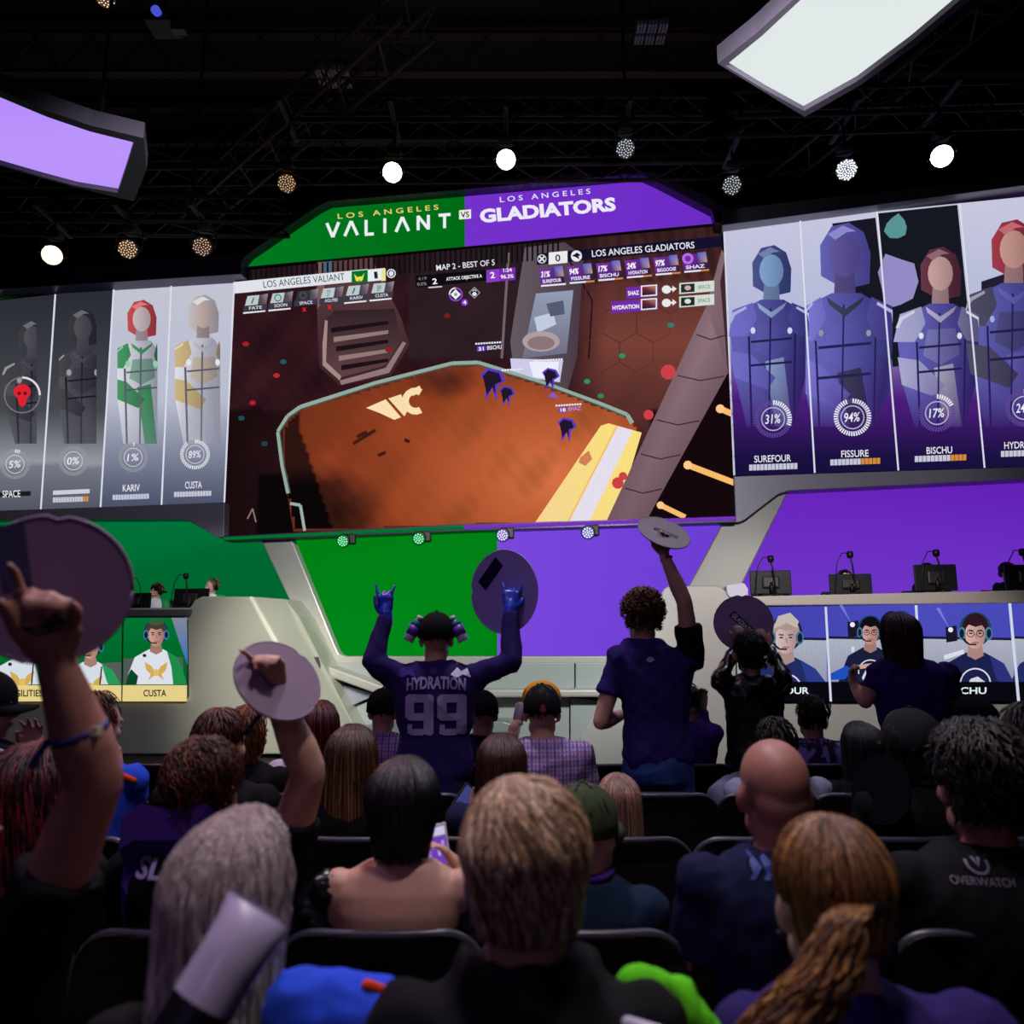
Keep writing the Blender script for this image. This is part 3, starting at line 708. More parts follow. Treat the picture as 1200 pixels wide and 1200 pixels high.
def figure(cx, top, hw, bot, x0, x1, hair, face, suit, suit2, accent, tilt=0):
    """a plain faceless mannequin bust in the colours of the panel"""
    r = hw * .36; hy = top + r * 1.55; sy = hy + r * 2.2
    cl = lambda pts: [(min(x1, max(x0, x)), y) for x, y in pts]
    sh = lambda c, k=.3: (lambda x, y: mix(mix(c, (255, 255, 255), .18), mix(c, (20, 16, 40), .5), (x - cx) / hw * .6 + .45))
    out = [(cl([(cx - r * 1.25 + tilt, hy + r * 1.2), (cx - r * 1.3 + tilt, hy - r * .4), (cx - r * .7 + tilt, hy - r * 1.4), (cx + r * .2 + tilt, hy - r * 1.6), (cx + r * 1.0 + tilt, hy - r * 1.1), (cx + r * 1.35 + tilt, hy), (cx + r * 1.3 + tilt, hy + r * 1.6), (cx, hy + r * 1.9)]), sh(hair)),
           (cl([(cx - r * .5, hy + r), (cx + r * .5, hy + r), (cx + r * .6, sy + r * .4), (cx - r * .6, sy + r * .4)]), sh(mix(face, (40, 30, 60), .3))),
           (cl([(cx + r * .82 * math.cos(a) + tilt * .6, hy + r * .15 + r * 1.12 * math.sin(a)) for a in [k * math.pi / 8 for k in range(16)]]), sh(face)),
           (cl([(cx - hw * .25, sy - r * .1), (cx + hw * .3, sy - r * .1), (cx + hw * .8, sy + r * .7), (cx + hw * 1.0, sy + r * 2.6), (cx + hw * .85, sy + r * 5), (cx + hw * .55, bot), (cx - hw * .6, bot), (cx - hw * .9, sy + r * 5), (cx - hw * 1.0, sy + r * 2.4), (cx - hw * .75, sy + r * .6)]), sh(suit)),
           (cl([(cx - hw * .95, sy + r * .6), (cx - hw * .45, sy + r * .1), (cx - hw * .35, sy + r * 1.2), (cx - hw * .6, sy + r * 2.4), (cx - hw * 1.1, sy + r * 2.4)]), sh(suit2)),
           (cl([(cx + hw * .5, sy + r * .1), (cx + hw * 1.0, sy + r * .6), (cx + hw * 1.15, sy + r * 2.4), (cx + hw * .6, sy + r * 2.3), (cx + hw * .4, sy + r * 1.2)]), sh(suit2)),
           (cl([(cx - hw * .3, sy + r * 1.6), (cx + hw * .35, sy + r * 1.5), (cx + hw * .45, sy + r * 3.2), (cx, sy + r * 3.9), (cx - hw * .4, sy + r * 3.3)]), sh(mix(suit, suit2, .5))),
           (cl([(cx - hw * .15, sy + r * 4.1), (cx + hw * .3, sy + r * 3.8), (cx + hw * .5, bot), (cx + hw * .1, bot)]), sh(accent)),
           (cl([(cx - hw * 1.0, sy + r * 3.4), (cx - hw * .5, sy + r * 3.6), (cx + hw * .1, sy + r * 5.2), (cx - hw * .1, sy + r * 6), (cx - hw * .9, sy + r * 5.2)]), sh(suit2))]
    dk = mix(suit, (16, 14, 34), .65)
    L = lambda a, b, w, c: out.append((cl([(a[0] - w, a[1]), (a[0] + w, a[1]), (b[0] + w, b[1]), (b[0] - w, b[1])]), lambda x, y, c=c: c))
    L((cx - hw * .02, sy + r * .5), (cx - hw * .06, bot), 1.0, dk); L((cx - hw * .55, sy + r * 2.4), (cx - hw * .48, bot), 1.2, dk); L((cx + hw * .58, sy + r * 2.2), (cx + hw * .55, bot), 1.2, dk)
    for q in (2.7, 4.3): out.append((cl([(cx - hw * .5, sy + r * q), (cx + hw * .5, sy + r * (q - .25)), (cx + hw * .5, sy + r * (q - .1)), (cx - hw * .5, sy + r * (q + .15))]), lambda x, y: dk))
    for k in (-1, 1):
        out.append((cl([(cx + k * hw * .62, sy + r * .35), (cx + k * hw * .95, sy + r * .8), (cx + k * hw * 1.05, sy + r * 1.5), (cx + k * hw * .98, sy + r * 1.5), (cx + k * hw * .88, sy + r * .95), (cx + k * hw * .6, sy + r * .5)]), lambda x, y: mix(suit2, (255, 255, 255), .55)))
        out.append((cl([(cx + k * hw * .45 + 3 * math.cos(a), sy + r * 2.0 + 4 * math.sin(a)) for a in [q * math.pi / 4 for q in range(8)]]), lambda x, y: mix(accent, (255, 255, 255), .5)))
    out.append((cl([(cx - hw * .35, sy + r * .1), (cx, sy + r * .75), (cx + hw * .38, sy + r * .05), (cx + hw * .3, sy + r * .45), (cx, sy + r * 1.15), (cx - hw * .3, sy + r * .5)]), sh(accent)))
    out.append((cl([(cx - r * .9 + tilt, hy - r * 1.0), (cx - r * .1 + tilt, hy - r * 1.45), (cx + r * .6 + tilt, hy - r * 1.15), (cx + r * .1 + tilt, hy - r * 1.1), (cx - r * .5 + tilt, hy - r * .7)]), lambda x, y: mix(hair, (255, 255, 255), .35)))
    return out
TX = lambda x: 266 - .1005 * (x - 848)
BX = lambda x: 557 - .030 * (x - 860)
RB = [(848, 860), (938, 955), (1028, 1053), (1125, 1154), (1226, 1256)]
rfig = [(904, 288, 48, (46, 60, 130), (130, 176, 230), (64, 60, 160), (84, 80, 190), (150, 180, 236)),
        (990, 262, 62, (80, 76, 180), (84, 70, 160), (76, 74, 180), (98, 92, 204), (40, 44, 70)),
        (1102, 290, 50, (84, 22, 40), (226, 176, 164), (68, 64, 168), (150, 150, 200), (196, 190, 222)),
        (1188, 258, 56, (160, 26, 44), (224, 160, 140), (60, 60, 160), (40, 38, 66), (90, 84, 190))]
info = [('31', .31, 'SUREFOUR', 884, 927, 542, 1.0, 906, 491, 878, 935), ('94', .94, 'FISSURE', 986, 1018, 536, .6, 999, 489, 973, 1032), ('17', .17, 'BISCHU', 1086, 1116, 532, .68, 1098, 484, 1072, 1133), ('24', .24, 'HYDRATION', 1177, 1228, 526, 1.0, 1200, 478, 1173, 1236)]
for k in range(4):
    (a, a2), (b, b2) = RB[k], RB[k + 1]; pc, fr, nm, n0, n1, ny, bf, gx, gy, b0, b1 = info[k]
    quad = [(a, TX(a)), (b, TX(b)), (b2, BX(b2)), (a2, BX(a2))]
    sh = []
    if k == 2: sh.append(([(1029, 250), (1122, 240), (1140, 420), (1046, 430)], (22, 24, 34))); sh.append(facet(1050, 266, 15, 15, (90, 150, 150), 3)); sh.append(facet(1052, 330, 26, 34, (150, 140, 200), 9))
    if k == 1: sh.append(([(975, 262), (1026, 255), (1040, 380), (1000, 400), (985, 300)], (24, 24, 34)))
    if k == 3: sh.append(([(1150, 330), (1240, 300), (1250, 440), (1150, 470)], (34, 30, 52)))
    f = rfig[k]; sh += figure(f[0], f[1], f[2], 500, a + 6, b2 - 7, *f[3:])
    wing_panel(rw, .12, quad, rbg, sh, (gx, gy, 22, fr, (236, 236, 250), (96, 70, 150), pc, (240, 240, 252)), nm, n0, n1, ny, (b0, ny + 2.5, b1, bf))
p = Pic(.12); p.line([(848.5, 266), (860.5, 557)], 2.2, (222, 224, 238)); p.mk('edge_line', rw)
lw = led_wall('wing_screen', 'left wing screen of four tall portrait panels, two of them greyed out', [(-76, 359), (275, 321), (263, 588.5), (-95, 600)], .0, (100, 590))
def lbgd(x, y): return mix(mix((44, 46, 54), (70, 72, 80), (y - 350) / 120), (150, 152, 160), (y - 480) / 60) if y < 545 else mix((120, 124, 136), (84, 88, 102), (y - 545) / 50)
def lbgl(x, y): return mix(mix((196, 198, 214), (186, 190, 208), (y - 340) / 150), (78, 84, 108), (y - 470) / 120)
LT = lambda x: 352 - .1085 * x if x > 0 else 352 - .1085 * x
LB = lambda x: 598.7 - .038 * x
LBD = [(-76, -95), (-2, -22), (65, 48), (133.5, 118), (201, 189.5), (275, 263)]
lfig = [(-40, 380, 30, (30, 30, 36), (60, 60, 66), (40, 40, 46), (34, 34, 40), (50, 50, 54)),
        (38, 375, 34, (30, 30, 36), (64, 64, 70), (40, 41, 48), (28, 28, 34), (54, 54, 60)),
        (97, 362, 36, (24, 24, 28), (62, 62, 68), (44, 45, 52), (30, 30, 36), (56, 57, 64)),
        (166, 352, 36, (206, 52, 50), (228, 206, 204), (214, 216, 228), (34, 130, 66), (46, 160, 76)),
        (238, 346, 38, (206, 200, 196), (226, 196, 184), (222, 222, 232), (196, 166, 104), (206, 208, 222))]
linfo = [None, ('5', .05, 'SPACE', 3, 24, 583, None, 17.5, 544, 0, 0), ('0', 0.0, '', 62, 105, 576, .78, 86, 540, 62, 104), ('1', .01, 'KARIV', 144, 164, 576, 1, 156, 536, 132, 175), ('89', .89, 'CUSTA', 217, 236.5, 572.5, 1, 228.5, 532.5, 204, 248)]
for k in range(5):
    (a, a2), (b, b2) = LBD[k], LBD[k + 1]
    quad = [(a, LT(a)), (b, LT(b)), (b2, LB(b2)), (a2, LB(a2))]
    dark = k < 3
    f = lfig[k]; sh = figure(f[0], f[1], f[2], 520, max(a, a2) + 4, b2 - 5, *f[3:])
    def ex(p, k=k):
        if k == 1:
            p.ring(26, 463, 20, 21.4, (120, 120, 126), n=30); p.ring(26, 463, 19.4, 21.8, (225, 225, 230), 0, 90, 12)
            p.ellipse(26, 459, 10, 9, (226, 34, 50), 14); p.poly([(20, 464), (32, 464), (30, 474), (26, 477), (22, 474)], (226, 34, 50)); p.ellipse(22.5, 461, 2.2, 2, (90, 14, 24), 8); p.ellipse(29.5, 461, 2.2, 2, (90, 14, 24), 8)
            p.poly([(-2, 577), (36, 575.5), (36, 581), (-2, 582.5)], (26, 28, 34))
        if k == 2: p.poly([(62, 575), (105, 573), (105, 578), (62, 580)], (206, 208, 220))
    i = linfo[k]
    if i is None: wing_panel(lw, 0, quad, lbgd, sh, None, '', 0, 0, 0, None); continue
    pc, fr, nm, n0, n1, ny, bf, gx, gy, b0, b1 = i
    wing_panel(lw, 0, quad, lbgd if dark else lbgl, sh, (gx, gy, 17.5, fr, (226, 228, 234), (150, 152, 160), pc, (232, 234, 240)), nm, n0, n1, ny, (b0, ny + (4 if not dark else 7), b1, bf, 6) if bf else None, extra=ex)
# colour fields behind the wings (thin strips above) and behind the players
def field(name, label, pts, col, d, root, under='stage_wall'):
    t = led_wall(name, label, pts, d, root, .1); p = Pic(d); p.poly(pts, col, 0); p.mk('colour_field', t); return t
field('strip_screen', 'thin green screen strip above the left wing portraits', [(-80, 340), (0, 332), (150, 325), (245, 321), (276, 319), (200, 330), (0, 353), (-80, 361)], (0, 112, 30), -.06, (100, 340))
field('strip_screen', 'thin purple screen strip above the right wing portraits', [(845, 264), (960, 248), (1080, 232), (1260, 208), (1260, 228), (960, 258), (848, 270)], (112, 32, 196), -.02, (1000, 250))
def gleft(x, y): return mix((0, 122, 62), (0, 98, 48), abs(x - 180) / 200) if y < 640 else mix((0, 118, 58), (0, 100, 44), (y - 640) / 90)
field('backdrop_screen', 'dark green screen behind the players of the left console', [(-100, 600), (216, 603), (250, 622), (262, 628), (310, 628), (365, 738), (-100, 742)], gleft, -.35, (150, 735))
def pright(x, y): return mix(mix((118, 44, 200), (96, 24, 178), abs(x - 1000) / 200), (112, 60, 206), max(0, (y - 640) / 80))
field('backdrop_screen', 'violet screen behind the monitors of the right console', [(850, 700), (900, 560), (1270, 545), (1270, 706), (850, 712)], pright, -.35, (1040, 700))
t = led_wall('centre_screen', 'low central screen split into plain green and purple under the main screen', [(340, 630), (584, 618), (846, 610), (812, 700), (776, 769), (402, 769), (391, 762)], -.05, (584, 768), .1)
p = Pic(-.05)
p.poly([(338, 629), (583, 620), (583, 768.5), (404, 768.5), (397, 766), (391, 758)], lambda x, y: mix((0, 146, 34), (0, 128, 20), abs(x - 470) / 130), 0)
p.poly([(583, 620), (848, 608), (812, 696), (783, 754), (775, 764), (762, 768.5), (583, 768.5)], lambda x, y: mix((124, 72, 224), (108, 62, 214), (x - 583) / 250), 0)
p.mk('colour_field', t)

# ================================================================ STAGE FRAME
fr = bpy.data.objects.new('stage_frame', None); link(fr); fr.location = S(560, 880, 0); fr['kind'] = 'structure'
prism('band', [(-80, 322), (275, 298), (362, 236), (378, 228), (735, 197), (758, 197), (842, 236), (846, 240), (846, 262), (838, 262), (834, 246), (766, 211), (752, 205), (734, 205), (384, 236), (370, 243), (291, 297), (283, 306), (282, 321), (-80, 344)], .3, -.1, M_FRAMED, fr, .01)
prism('band', [(846, 241), (860, 244), (1270, 196), (1270, 208), (846, 264)], .32, -.1, M_FRAME, fr, .01)
prism('band', [(-80, 601), (263, 589), (262, 629), (255, 630), (245, 624), (220, 610), (210, 608.5), (-80, 610)], .16, -.1, M_FRAME, fr, .01)
prism('band', [(860, 558), (1270, 545), (1270, 558), (925, 575), (912, 579), (873, 609), (866, 612), (862, 612)], .2, -.1, M_FRAME, fr, .01)
M_GLEDGE = mat('ledge_green', (20, 104, 50), .5); M_PLEDGE = mat('ledge_purple', (100, 50, 170), .5)
p1 = Pic(.26); p1.poly([(262, 629.5), (544, 616), (544, 620), (262, 633)], (0, 116, 44), 0); p1.poly([(544, 616), (862, 605), (862, 609), (544, 620)], (120, 50, 196), 0); 
prism('ledge', [(262, 628), (545, 614), (862, 605), (862, 612), (545, 622), (262, 634)], .25, -.02, M_FRAMED, fr, .006); p1.mk('ledge_light_strip', fr)
prism('beam', [(305, 632), (341, 630.5), (393, 758), (397, 766), (404, 769), (776, 769), (786, 778), (380, 778), (372, 772)], .1, -.2, M_PANEL, fr, .02)
prism('beam', [(847, 612), (872, 610), (906, 576), (925, 574), (862, 700), (800, 700)], .1, -.2, M_PANEL, fr, .02)
# lower apron with angular facets
ap = bpy.data.objects.new('stage_apron', None); link(ap); ap.location = S(580, 885, .3); ap['kind'] = 'structure'
prism('upper_panel', [(372, 777), (560, 777), (560, 812), (440, 814)], .12, -.3, M_PANEL2, ap, .008)
prism('upper_panel', [(561.5, 777), (673, 777), (673, 812), (561.5, 812)], .12, -.3, M_PANEL2, ap, .008)
prism('upper_panel', [(674.5, 777), (800, 777), (790, 812), (674.5, 812)], .12, -.3, M_PANEL2, ap, .008)
prism('lip', [(374, 779), (385, 781), (445, 803), (475, 808), (700, 808), (745, 790), (760, 792), (702, 817), (470, 818), (438, 812), (382, 792)], .5, .0, M_PANEL, ap, .03)
prism('lower_panel', [(392, 832), (450, 818), (667, 817), (667, 897), (400, 897)], .2, -.3, M_PANEL2, ap, .008)
prism('lower_panel', [(668.5, 817), (705, 822), (700, 897), (668.5, 897)], .26, -.3, M_PANEL2, ap, .008)
prism('facet', [(392, 800), (440, 814), (402, 832)], .3, -.2, mat('facet_blue_grey', '8c8f9c', .4, .1), ap, .004)
prism('step', [(385, 858), (470, 846), (590, 846), (604, 850), (590, 900), (385, 900)], .8, .1, mat('step_grey', '7f8984', .35, .1), ap, .01)
# lamps under the ledge
def ledge_lamp(px, py, col, label):
    c = S(px, py, .42); t = thing('ledge_lamp', label, 'lamp', tuple(c), 'small lamps under the main screen')
    G().box(c + V((.07, .1, .04)), (.2, .14, .16)).mk('yoke', M_BLACK, t, bevel=.02)
    ax = (SN + V((0, 0, -.35))).normalized()
    G().lathe([(.05, -.16), (.09, -.12), (.105, 0), (.1, .01)], c, ax, 20).mk('housing', M_BLACK, t, True)
    G().lathe([(.09, .0), (.088, .018), (.05, .024)], c, ax, 20).mk('lens', emit('lens_' + label.split()[0], mix(col, (0, 0, 0), .35), 1), t, True)
    g = G(); a = ax.orthogonal().normalized(); b = ax.cross(a)
    for r, n in ((0, 1), (.034, 6), (.066, 11)):
        for k in range(n):
            q = 2 * math.pi * k / n; g.lathe([(.013, .022), (.009, .03)], c + (a * math.cos(q) + b * math.sin(q)) * r, ax, 7)
    o = g.mk('led_dots', emit('dots_' + label.split()[0], mix(col, (255, 255, 255), .5), 1.6), t); o['kind'] = 'stuff'
for px, py, c, l in ((402, 634, (20, 200, 90), 'green lamp under the ledge at the slanted beam end'), (491, 631, (20, 200, 90), 'green lamp under the middle of the green ledge'),
                     (589, 627, (170, 160, 255), 'white-violet lamp under the ledge where green meets purple'), (689, 624, (170, 160, 255), 'white-violet lamp under the purple ledge, above the curly-haired man')):
    ledge_lamp(px, py, c, l)

# ---- round stage lamps on the truss
def blinder(px, py, r, col, bright, dots, label, Y):
    c = P(px, py, Y); t = thing('spotlight', label, 'spotlight', tuple(c), 'round spotlights above the stage')
    ax = (V((0, 0, CAMZ)) - c + V((random.uniform(-2, 2), 0, -1.2))).normalized(); R = r / 900 * Y
    G().lathe([(R * .4, -R * 2.2), (R * .95, -R * 1.6), (R * 1.12, -R * .2), (R * 1.12, 0), (R * 1.0, .01)], c, ax, 24).mk('housing', M_BLACK, t, True)
    s_ = ax.cross(V((0, 0, 1))).normalized(); up = V((0, 0, 1))
    G().tube([c + s_ * R * 1.25, c + s_ * R * 1.3 + up * R * 1.7 - ax * R, c - s_ * R * 1.3 + up * R * 1.7 - ax * R, c - s_ * R * 1.25], R * .1, 8).mk('yoke', M_BLACK, t, True)
    G().box(c + up * R * 2.1 - ax * R, (R * 1.5, R * 1.3, R * .8)).mk('yoke_base', M_BLACK, t, bevel=.02)
    q = c + up * R * 2.1 - ax * R; zt = 10.12 if c.z > 7.9 else (6.8 if px < 300 else (7.98 if px < 800 else 7.6)) + (0)
    G().tube([q, V((q.x, q.y, zt))], R * .16, 8, False).mk('pipe', M_BLACK, t)
    if zt < 10: G().box(V((q.x, q.y - .05, zt)), (.06, .8, .05)).mk('clamp', M_BLACK, t, bevel=.01)
    nm = label.replace(' ', '_')[:40]
    G().lathe([(R * .98, .004), (R * .97, .012), (R * .5, .02), (R * .05, .022)], c, ax, 28).mk('lens', emit('lens_' + nm, mix(col, (0, 0, 0), .0 if bright > 1.5 else .6), min(bright, 9) if bright > 1.5 else .22 + .5 * max(0, bright - .3)), t, True)
    g = G(); a = ax.orthogonal().normalized(); b = ax.cross(a)
    for k in range(dots):
        rr = R * .93 * math.sqrt((k + .5) / dots); q = k * 2.39996
        g.lathe([(R * (.09 if bright > 1.2 else .075), .016), (R * .055, .03)], c + (a * math.cos(q) + b * math.sin(q)) * rr, ax, 6)
    o = g.mk('led_dots', emit('dots_' + nm, mix(col, (255, 255, 255), .3), max(.9, bright * 1.6)), t); o['kind'] = 'stuff'
WARM = (255, 196, 140); COOL = (228, 236, 255)
for a in ((123, -4, 13, WARM, .9, 40, 'warm dotted spotlight at the very top over the purple light box', 8.0),
          (390, 2, 7, COOL, 1.6, 30, 'small white spotlight at the very top edge, over the header', 9.3),
          (336, 215, 11.5, (255, 190, 130), .55, 40, 'dim orange dotted spotlight beside the slanted header corner', 8.6),
          (460, 202, 12.5, (255, 226, 190), 9, 40, 'glaring orange-white spotlight over the green half of the header', 8.6),
          (593, 187, 12.5, (250, 250, 255), 5, 40, 'glaring white spotlight over the middle of the header', 8.7),
          (733, 174, 12, COOL, .5, 40, 'dotted white spotlight over the purple half of the header', 8.6),
          (858, 217, 12, COOL, .28, 40, 'dim dotted white spotlight at the end of the header', 8.6),
          (992, 199, 13, COOL, 1.3, 60, 'white spotlight above the second right wing portrait', 8.1),
          (1104, 183, 13.5, (250, 250, 255), 7, 40, 'glaring white spotlight above the third right wing portrait', 7.8),
          (61, 299, 12, (255, 214, 170), 2.2, 50, 'bright warm spotlight above the greyed-out portraits', 8.9),
          (150, 292, 11.5, (255, 196, 140), .8, 40, 'warm dotted spotlight above the red and green portrait', 8.9),
          (237, 289, 11.5, (255, 190, 150), .18, 40, 'nearly dark warm spotlight above the gold and white portrait', 8.9)): blinder(*a)

# ================================================================ PLAYER CONSOLES
def cam_picture(root, d, quad, wallc, deskc, person_fn, label, lx0, lx1, ly, capc, txtc, capy):
    p = Pic(d); (a, b, c, e) = quad
    cy0 = capy
    p.poly([a, b, (b[0] + (c[0] - b[0]) * (cy0 - b[1]) / (c[1] - b[1]), cy0), (a[0] + (e[0] - a[0]) * (cy0 - a[1]) / (e[1] - a[1]), cy0)], wallc, 0)
    person_fn(p)
    p.poly([(e[0] + (a[0] - e[0]) * (e[1] - cy0) / (e[1] - a[1]), cy0), (c[0] + (b[0] - c[0]) * (c[1] - cy0) / (c[1] - b[1]), cy0), c, e], capc)
    if label: p.text(label, lx0, ly, lx1, ly, 7.6, txtc, .02)
    p.mk('camera_screen', root)
def bust(p, x, y, s, skin, hair, shirt, sleeve, hs=(30, 60, 110), glasses=False, emblem=None, under=None, cut=802, arms=True, dx=0):
    """a player seen on camera: head centre x,y and head half-width s"""
    sh = y + s * 1.7
    pts = [(x - s * .8, sh), (x - s * 2.4, sh + s * .9), (x - s * 3.2, sh + s * 3), (x - s * 3.4, cut), (x + s * 3.4, cut), (x + s * 3.2, sh + s * 3), (x + s * 2.4, sh + s * .9), (x + s * .8, sh)]
    pts = [(a, min(b, cut)) for a, b in pts]
    p.poly(pts, shirt)
    if sleeve: p.poly([(x + s * 1.2, sh + s * .2), (x + s * 2.4, sh + s * .9), (x + s * 3.2, min(cut, sh + s * 3)), (x + s * 3.4, cut), (x + s * 1.9, cut), (x + s * 1.7, sh + s * 2)], sleeve)
    if under: p.poly([(x - s * 3.4, cut), (x - s * 3.2, min(cut, sh + s * 3)), (x - s * 2.8, sh + s * 2.2), (x - s * 2, min(cut, sh + s * 3)), (x - s * 2.2, cut)], under)
    p.poly([(x - s * .5, y + s * .7), (x + s * .5, y + s * .7), (x + s * .7, sh + s * .25), (x, sh + s * .6), (x - s * .7, sh + s * .25)], mix(skin, (60, 30, 30), .3))
    p.ellipse(x, y - s * .25, s * 1.35, s * 1.45, hs, 20)
    p.ellipse(x, y - s * .3, s * 1.12, s * 1.3, hair, 18)
    p.ellipse(x, y + s * .18, s * .86, s * 1.22, lambda a, b: mix(skin, mix(skin, (70, 40, 44), .45), (a - x) / s * .5 + .3), 20)
    p.poly([(x - s * .95, y - s * .15), (x - s * .85, y - s * 1.1), (x, y - s * 1.35), (x + s * .85, y - s * 1.1), (x + s * .95, y - s * .15), (x + s * .55, y - s * .6), (x, y - s * .45), (x - s * .55, y - s * .65)], hair)
    for k in (-1, 1):
        p.ellipse(x + k * s * 1.12, y + s * .1, s * .32, s * .55, mix(hs, (120, 200, 230), .5), 12); p.ellipse(x + k * s * 1.14, y + s * .1, s * .2, s * .4, (24, 28, 44), 12)
        p.line([(x + k * s * .18, y - s * .12), (x + k * s * .58, y - s * .16)], s * .12, mix(hair, (20, 10, 10), .5)); p.ellipse(x + k * s * .38, y + s * .08, s * .16, s * .07, (40, 28, 30), 8)
        if glasses: p.ring(x + k * s * .4, y + s * .1, s * .26, s * .32, (24, 20, 26), n=14)
    p.line([(x, y + s * .1), (x + s * .1, y + s * .52)], s * .1, mix(skin, (90, 50, 50), .45)); p.line([(x - s * .28, y + s * .86), (x + s * .28, y + s * .86)], s * .12, mix(skin, (130, 50, 60), .6))
    p.line([(x - s * 1.1, y + s * .5), (x - s * .5, y + s * 1.02), (x + s * .1, y + s * 1.02)], s * .14, (26, 28, 40))
    if emblem == 'wings':
        ey = sh + s * 1.9
        for k in (-1, 1): p.poly([(x, ey + s * .9), (x + k * s * .5, ey), (x + k * s * 1.3, ey - s * .5), (x + k * s * 1.1, ey + s * .4), (x + k * s * .6, ey + s * .9), (x + k * s * .9, ey + s * 1.6), (x + k * s * .3, ey + s * 1.1)], (214, 172, 84))
        p.ellipse(x, ey + s * .7, s * .35, s * .4, (226, 190, 100), 10); p.ellipse(x - s * 1.3, sh + s * .7, s * .22, s * .2, (30, 40, 60), 8)
    if emblem == 'lion':
        ey = sh + s * 2.6; p.ring(x, ey, s * 1.2, s * 1.32, (220, 222, 236), -100, 100, 24)
        p.poly([(x - s * .9, ey + s * .6), (x - s * .4, ey - s * .4), (x + s * .2, ey - s * .6), (x + s * .9, ey - s * .1), (x + s * .9, ey + s * .3), (x + s * .5, ey + s * .3), (x + s * .7, min(cut, ey + s * .7)), (x + s * .2, min(cut, ey + s * .6)), (x - s * .1, min(cut, ey + s * .9)), (x - s * .8, min(cut, ey + s * .9))], (214, 214, 228))
    return p
CD = 1.2
lc = thing('player_console', 'beige left player console with cream-captioned camera screens set in its front', 'console', tuple(S(150, 882, CD)))
M_CON = mat('console_beige', 'a3a294', .36, .1, noise=.04, nscale=2)
# front with a rounded right block; ledge lower than the block
prism('front_panel', [(-120, 714), (222, 712), (228, 703), (236, 699), (293, 699), (330, 766), (372, 884), (-120, 884)], CD, CD - .5, M_CON, lc, .025)
def quadprism(name, front, back, m, parent, d_back):
    """outline given as (px,py,d) corners in front, extruded straight back"""
    f = [S(x, y, d) for x, y, d in front]; n = len(f); b = [q - SN * ((q - SO).dot(SN) - d_back) for q in f]
    g = G(); g.add(f + b, [tuple(range(n)), tuple(range(2 * n - 1, n - 1, -1))] + [(i, n + i, n + (i + 1) % n, (i + 1) % n) for i in range(n)])
    return g.mk(name, m, parent, bevel=.012)
quadprism('side_facet', [(294, 699, CD), (334, 702, CD - .55), (350, 722, CD - .55), (432, 884, CD - .6), (373, 884, CD), (331, 766, CD)], None, M_CON, lc, -.1)
prism('front_lip', [(292, 699), (295, 699), (333, 766), (375, 884), (370, 884), (329, 767)], CD + .02, CD - .05, mat('lip_pale', 'cfcabc', .3), lc, .004)
prism('ledge', [(-120, 716), (224, 714), (222, 722), (-120, 724)], CD + .04, CD - .8, mat('ledge_grey', '5e6466', .35, .2), lc, .01)
prism('screen_bezel', [(-120, 723), (214, 723), (220, 727), (221, 816), (216, 822.5), (-120, 822.5)], CD + .012, CD - .02, mat('bezel_dark', '2d332f', .5), lc, 0)
prism('desk_top', [(-120, 718), (285, 715), (285, 722), (-120, 724)], CD - .02, CD - 1.3, M_FRAMED, lc, 0)
def gw(x, y): return mix((0, 118, 50), (0, 96, 40), (y - 722) / 60)
def bustL(x, y, s, sk, hr):
    def f(p):
        p.poly([(x - 34, 780), (x + 36, 776), (x + 36, 802), (x - 34, 802)], (88, 92, 92))
        bust(p, x, y, s, sk, hr, (214, 222, 232), (40, 156, 92), (20, 44, 70), emblem='wings', under=(16, 84, 52), cut=802)
        p.line([(x + s * 1.2, y + s * 2.2), (x + s * 1.0, 802)], 1.6, (20, 24, 30))
    return f
cam_picture(lc, CD + .02, [(-80, 724), (-8, 724), (-8, 822), (-80, 822)], gw, 0, bustL(-45, 747, 11, (200, 150, 130), (60, 40, 30)), 'SPACE', -60, -32, 817, (232, 210, 140), (34, 34, 28), 803)
cam_picture(lc, CD + .02, [(-7, 724), (66, 724), (66, 822), (-7, 822)], gw, 0, bustL(26, 752, 11, (196, 140, 120), (50, 36, 30)), 'AGILITIES', 11, 50, 816, (232, 210, 140), (34, 34, 28), 803)
cam_picture(lc, CD + .02, [(67, 724), (143, 724), (142, 822), (67, 822)], gw, 0, bustL(106, 757, 11, (214, 168, 148), (30, 24, 26)), 'KARIV', 92, 117, 816, (232, 210, 140), (34, 34, 28), 803)
def custa(p):
    p.poly([(145, 772), (214, 770), (216, 802), (145, 802)], (84, 90, 90))
    p.poly([(201, 724), (219, 724), (220, 780), (210, 752)], lambda x, y: mix((130, 136, 150), (50, 110, 190), (y - 724) / 40))
    bust(p, 183, 743, 10.5, (206, 158, 140), (70, 60, 40), (222, 226, 236), (30, 140, 72), (20, 56, 110), emblem='wings', under=(10, 70, 44), cut=802)
    p.ellipse(183, 729, 9, 4, (60, 90, 60), 12)
cam_picture(lc, CD + .02, [(145, 724), (219, 724), (219, 822), (143.5, 822)], gw, 0, custa, 'CUSTA', 168, 195, 816, (232, 210, 140), (34, 34, 28), 803)

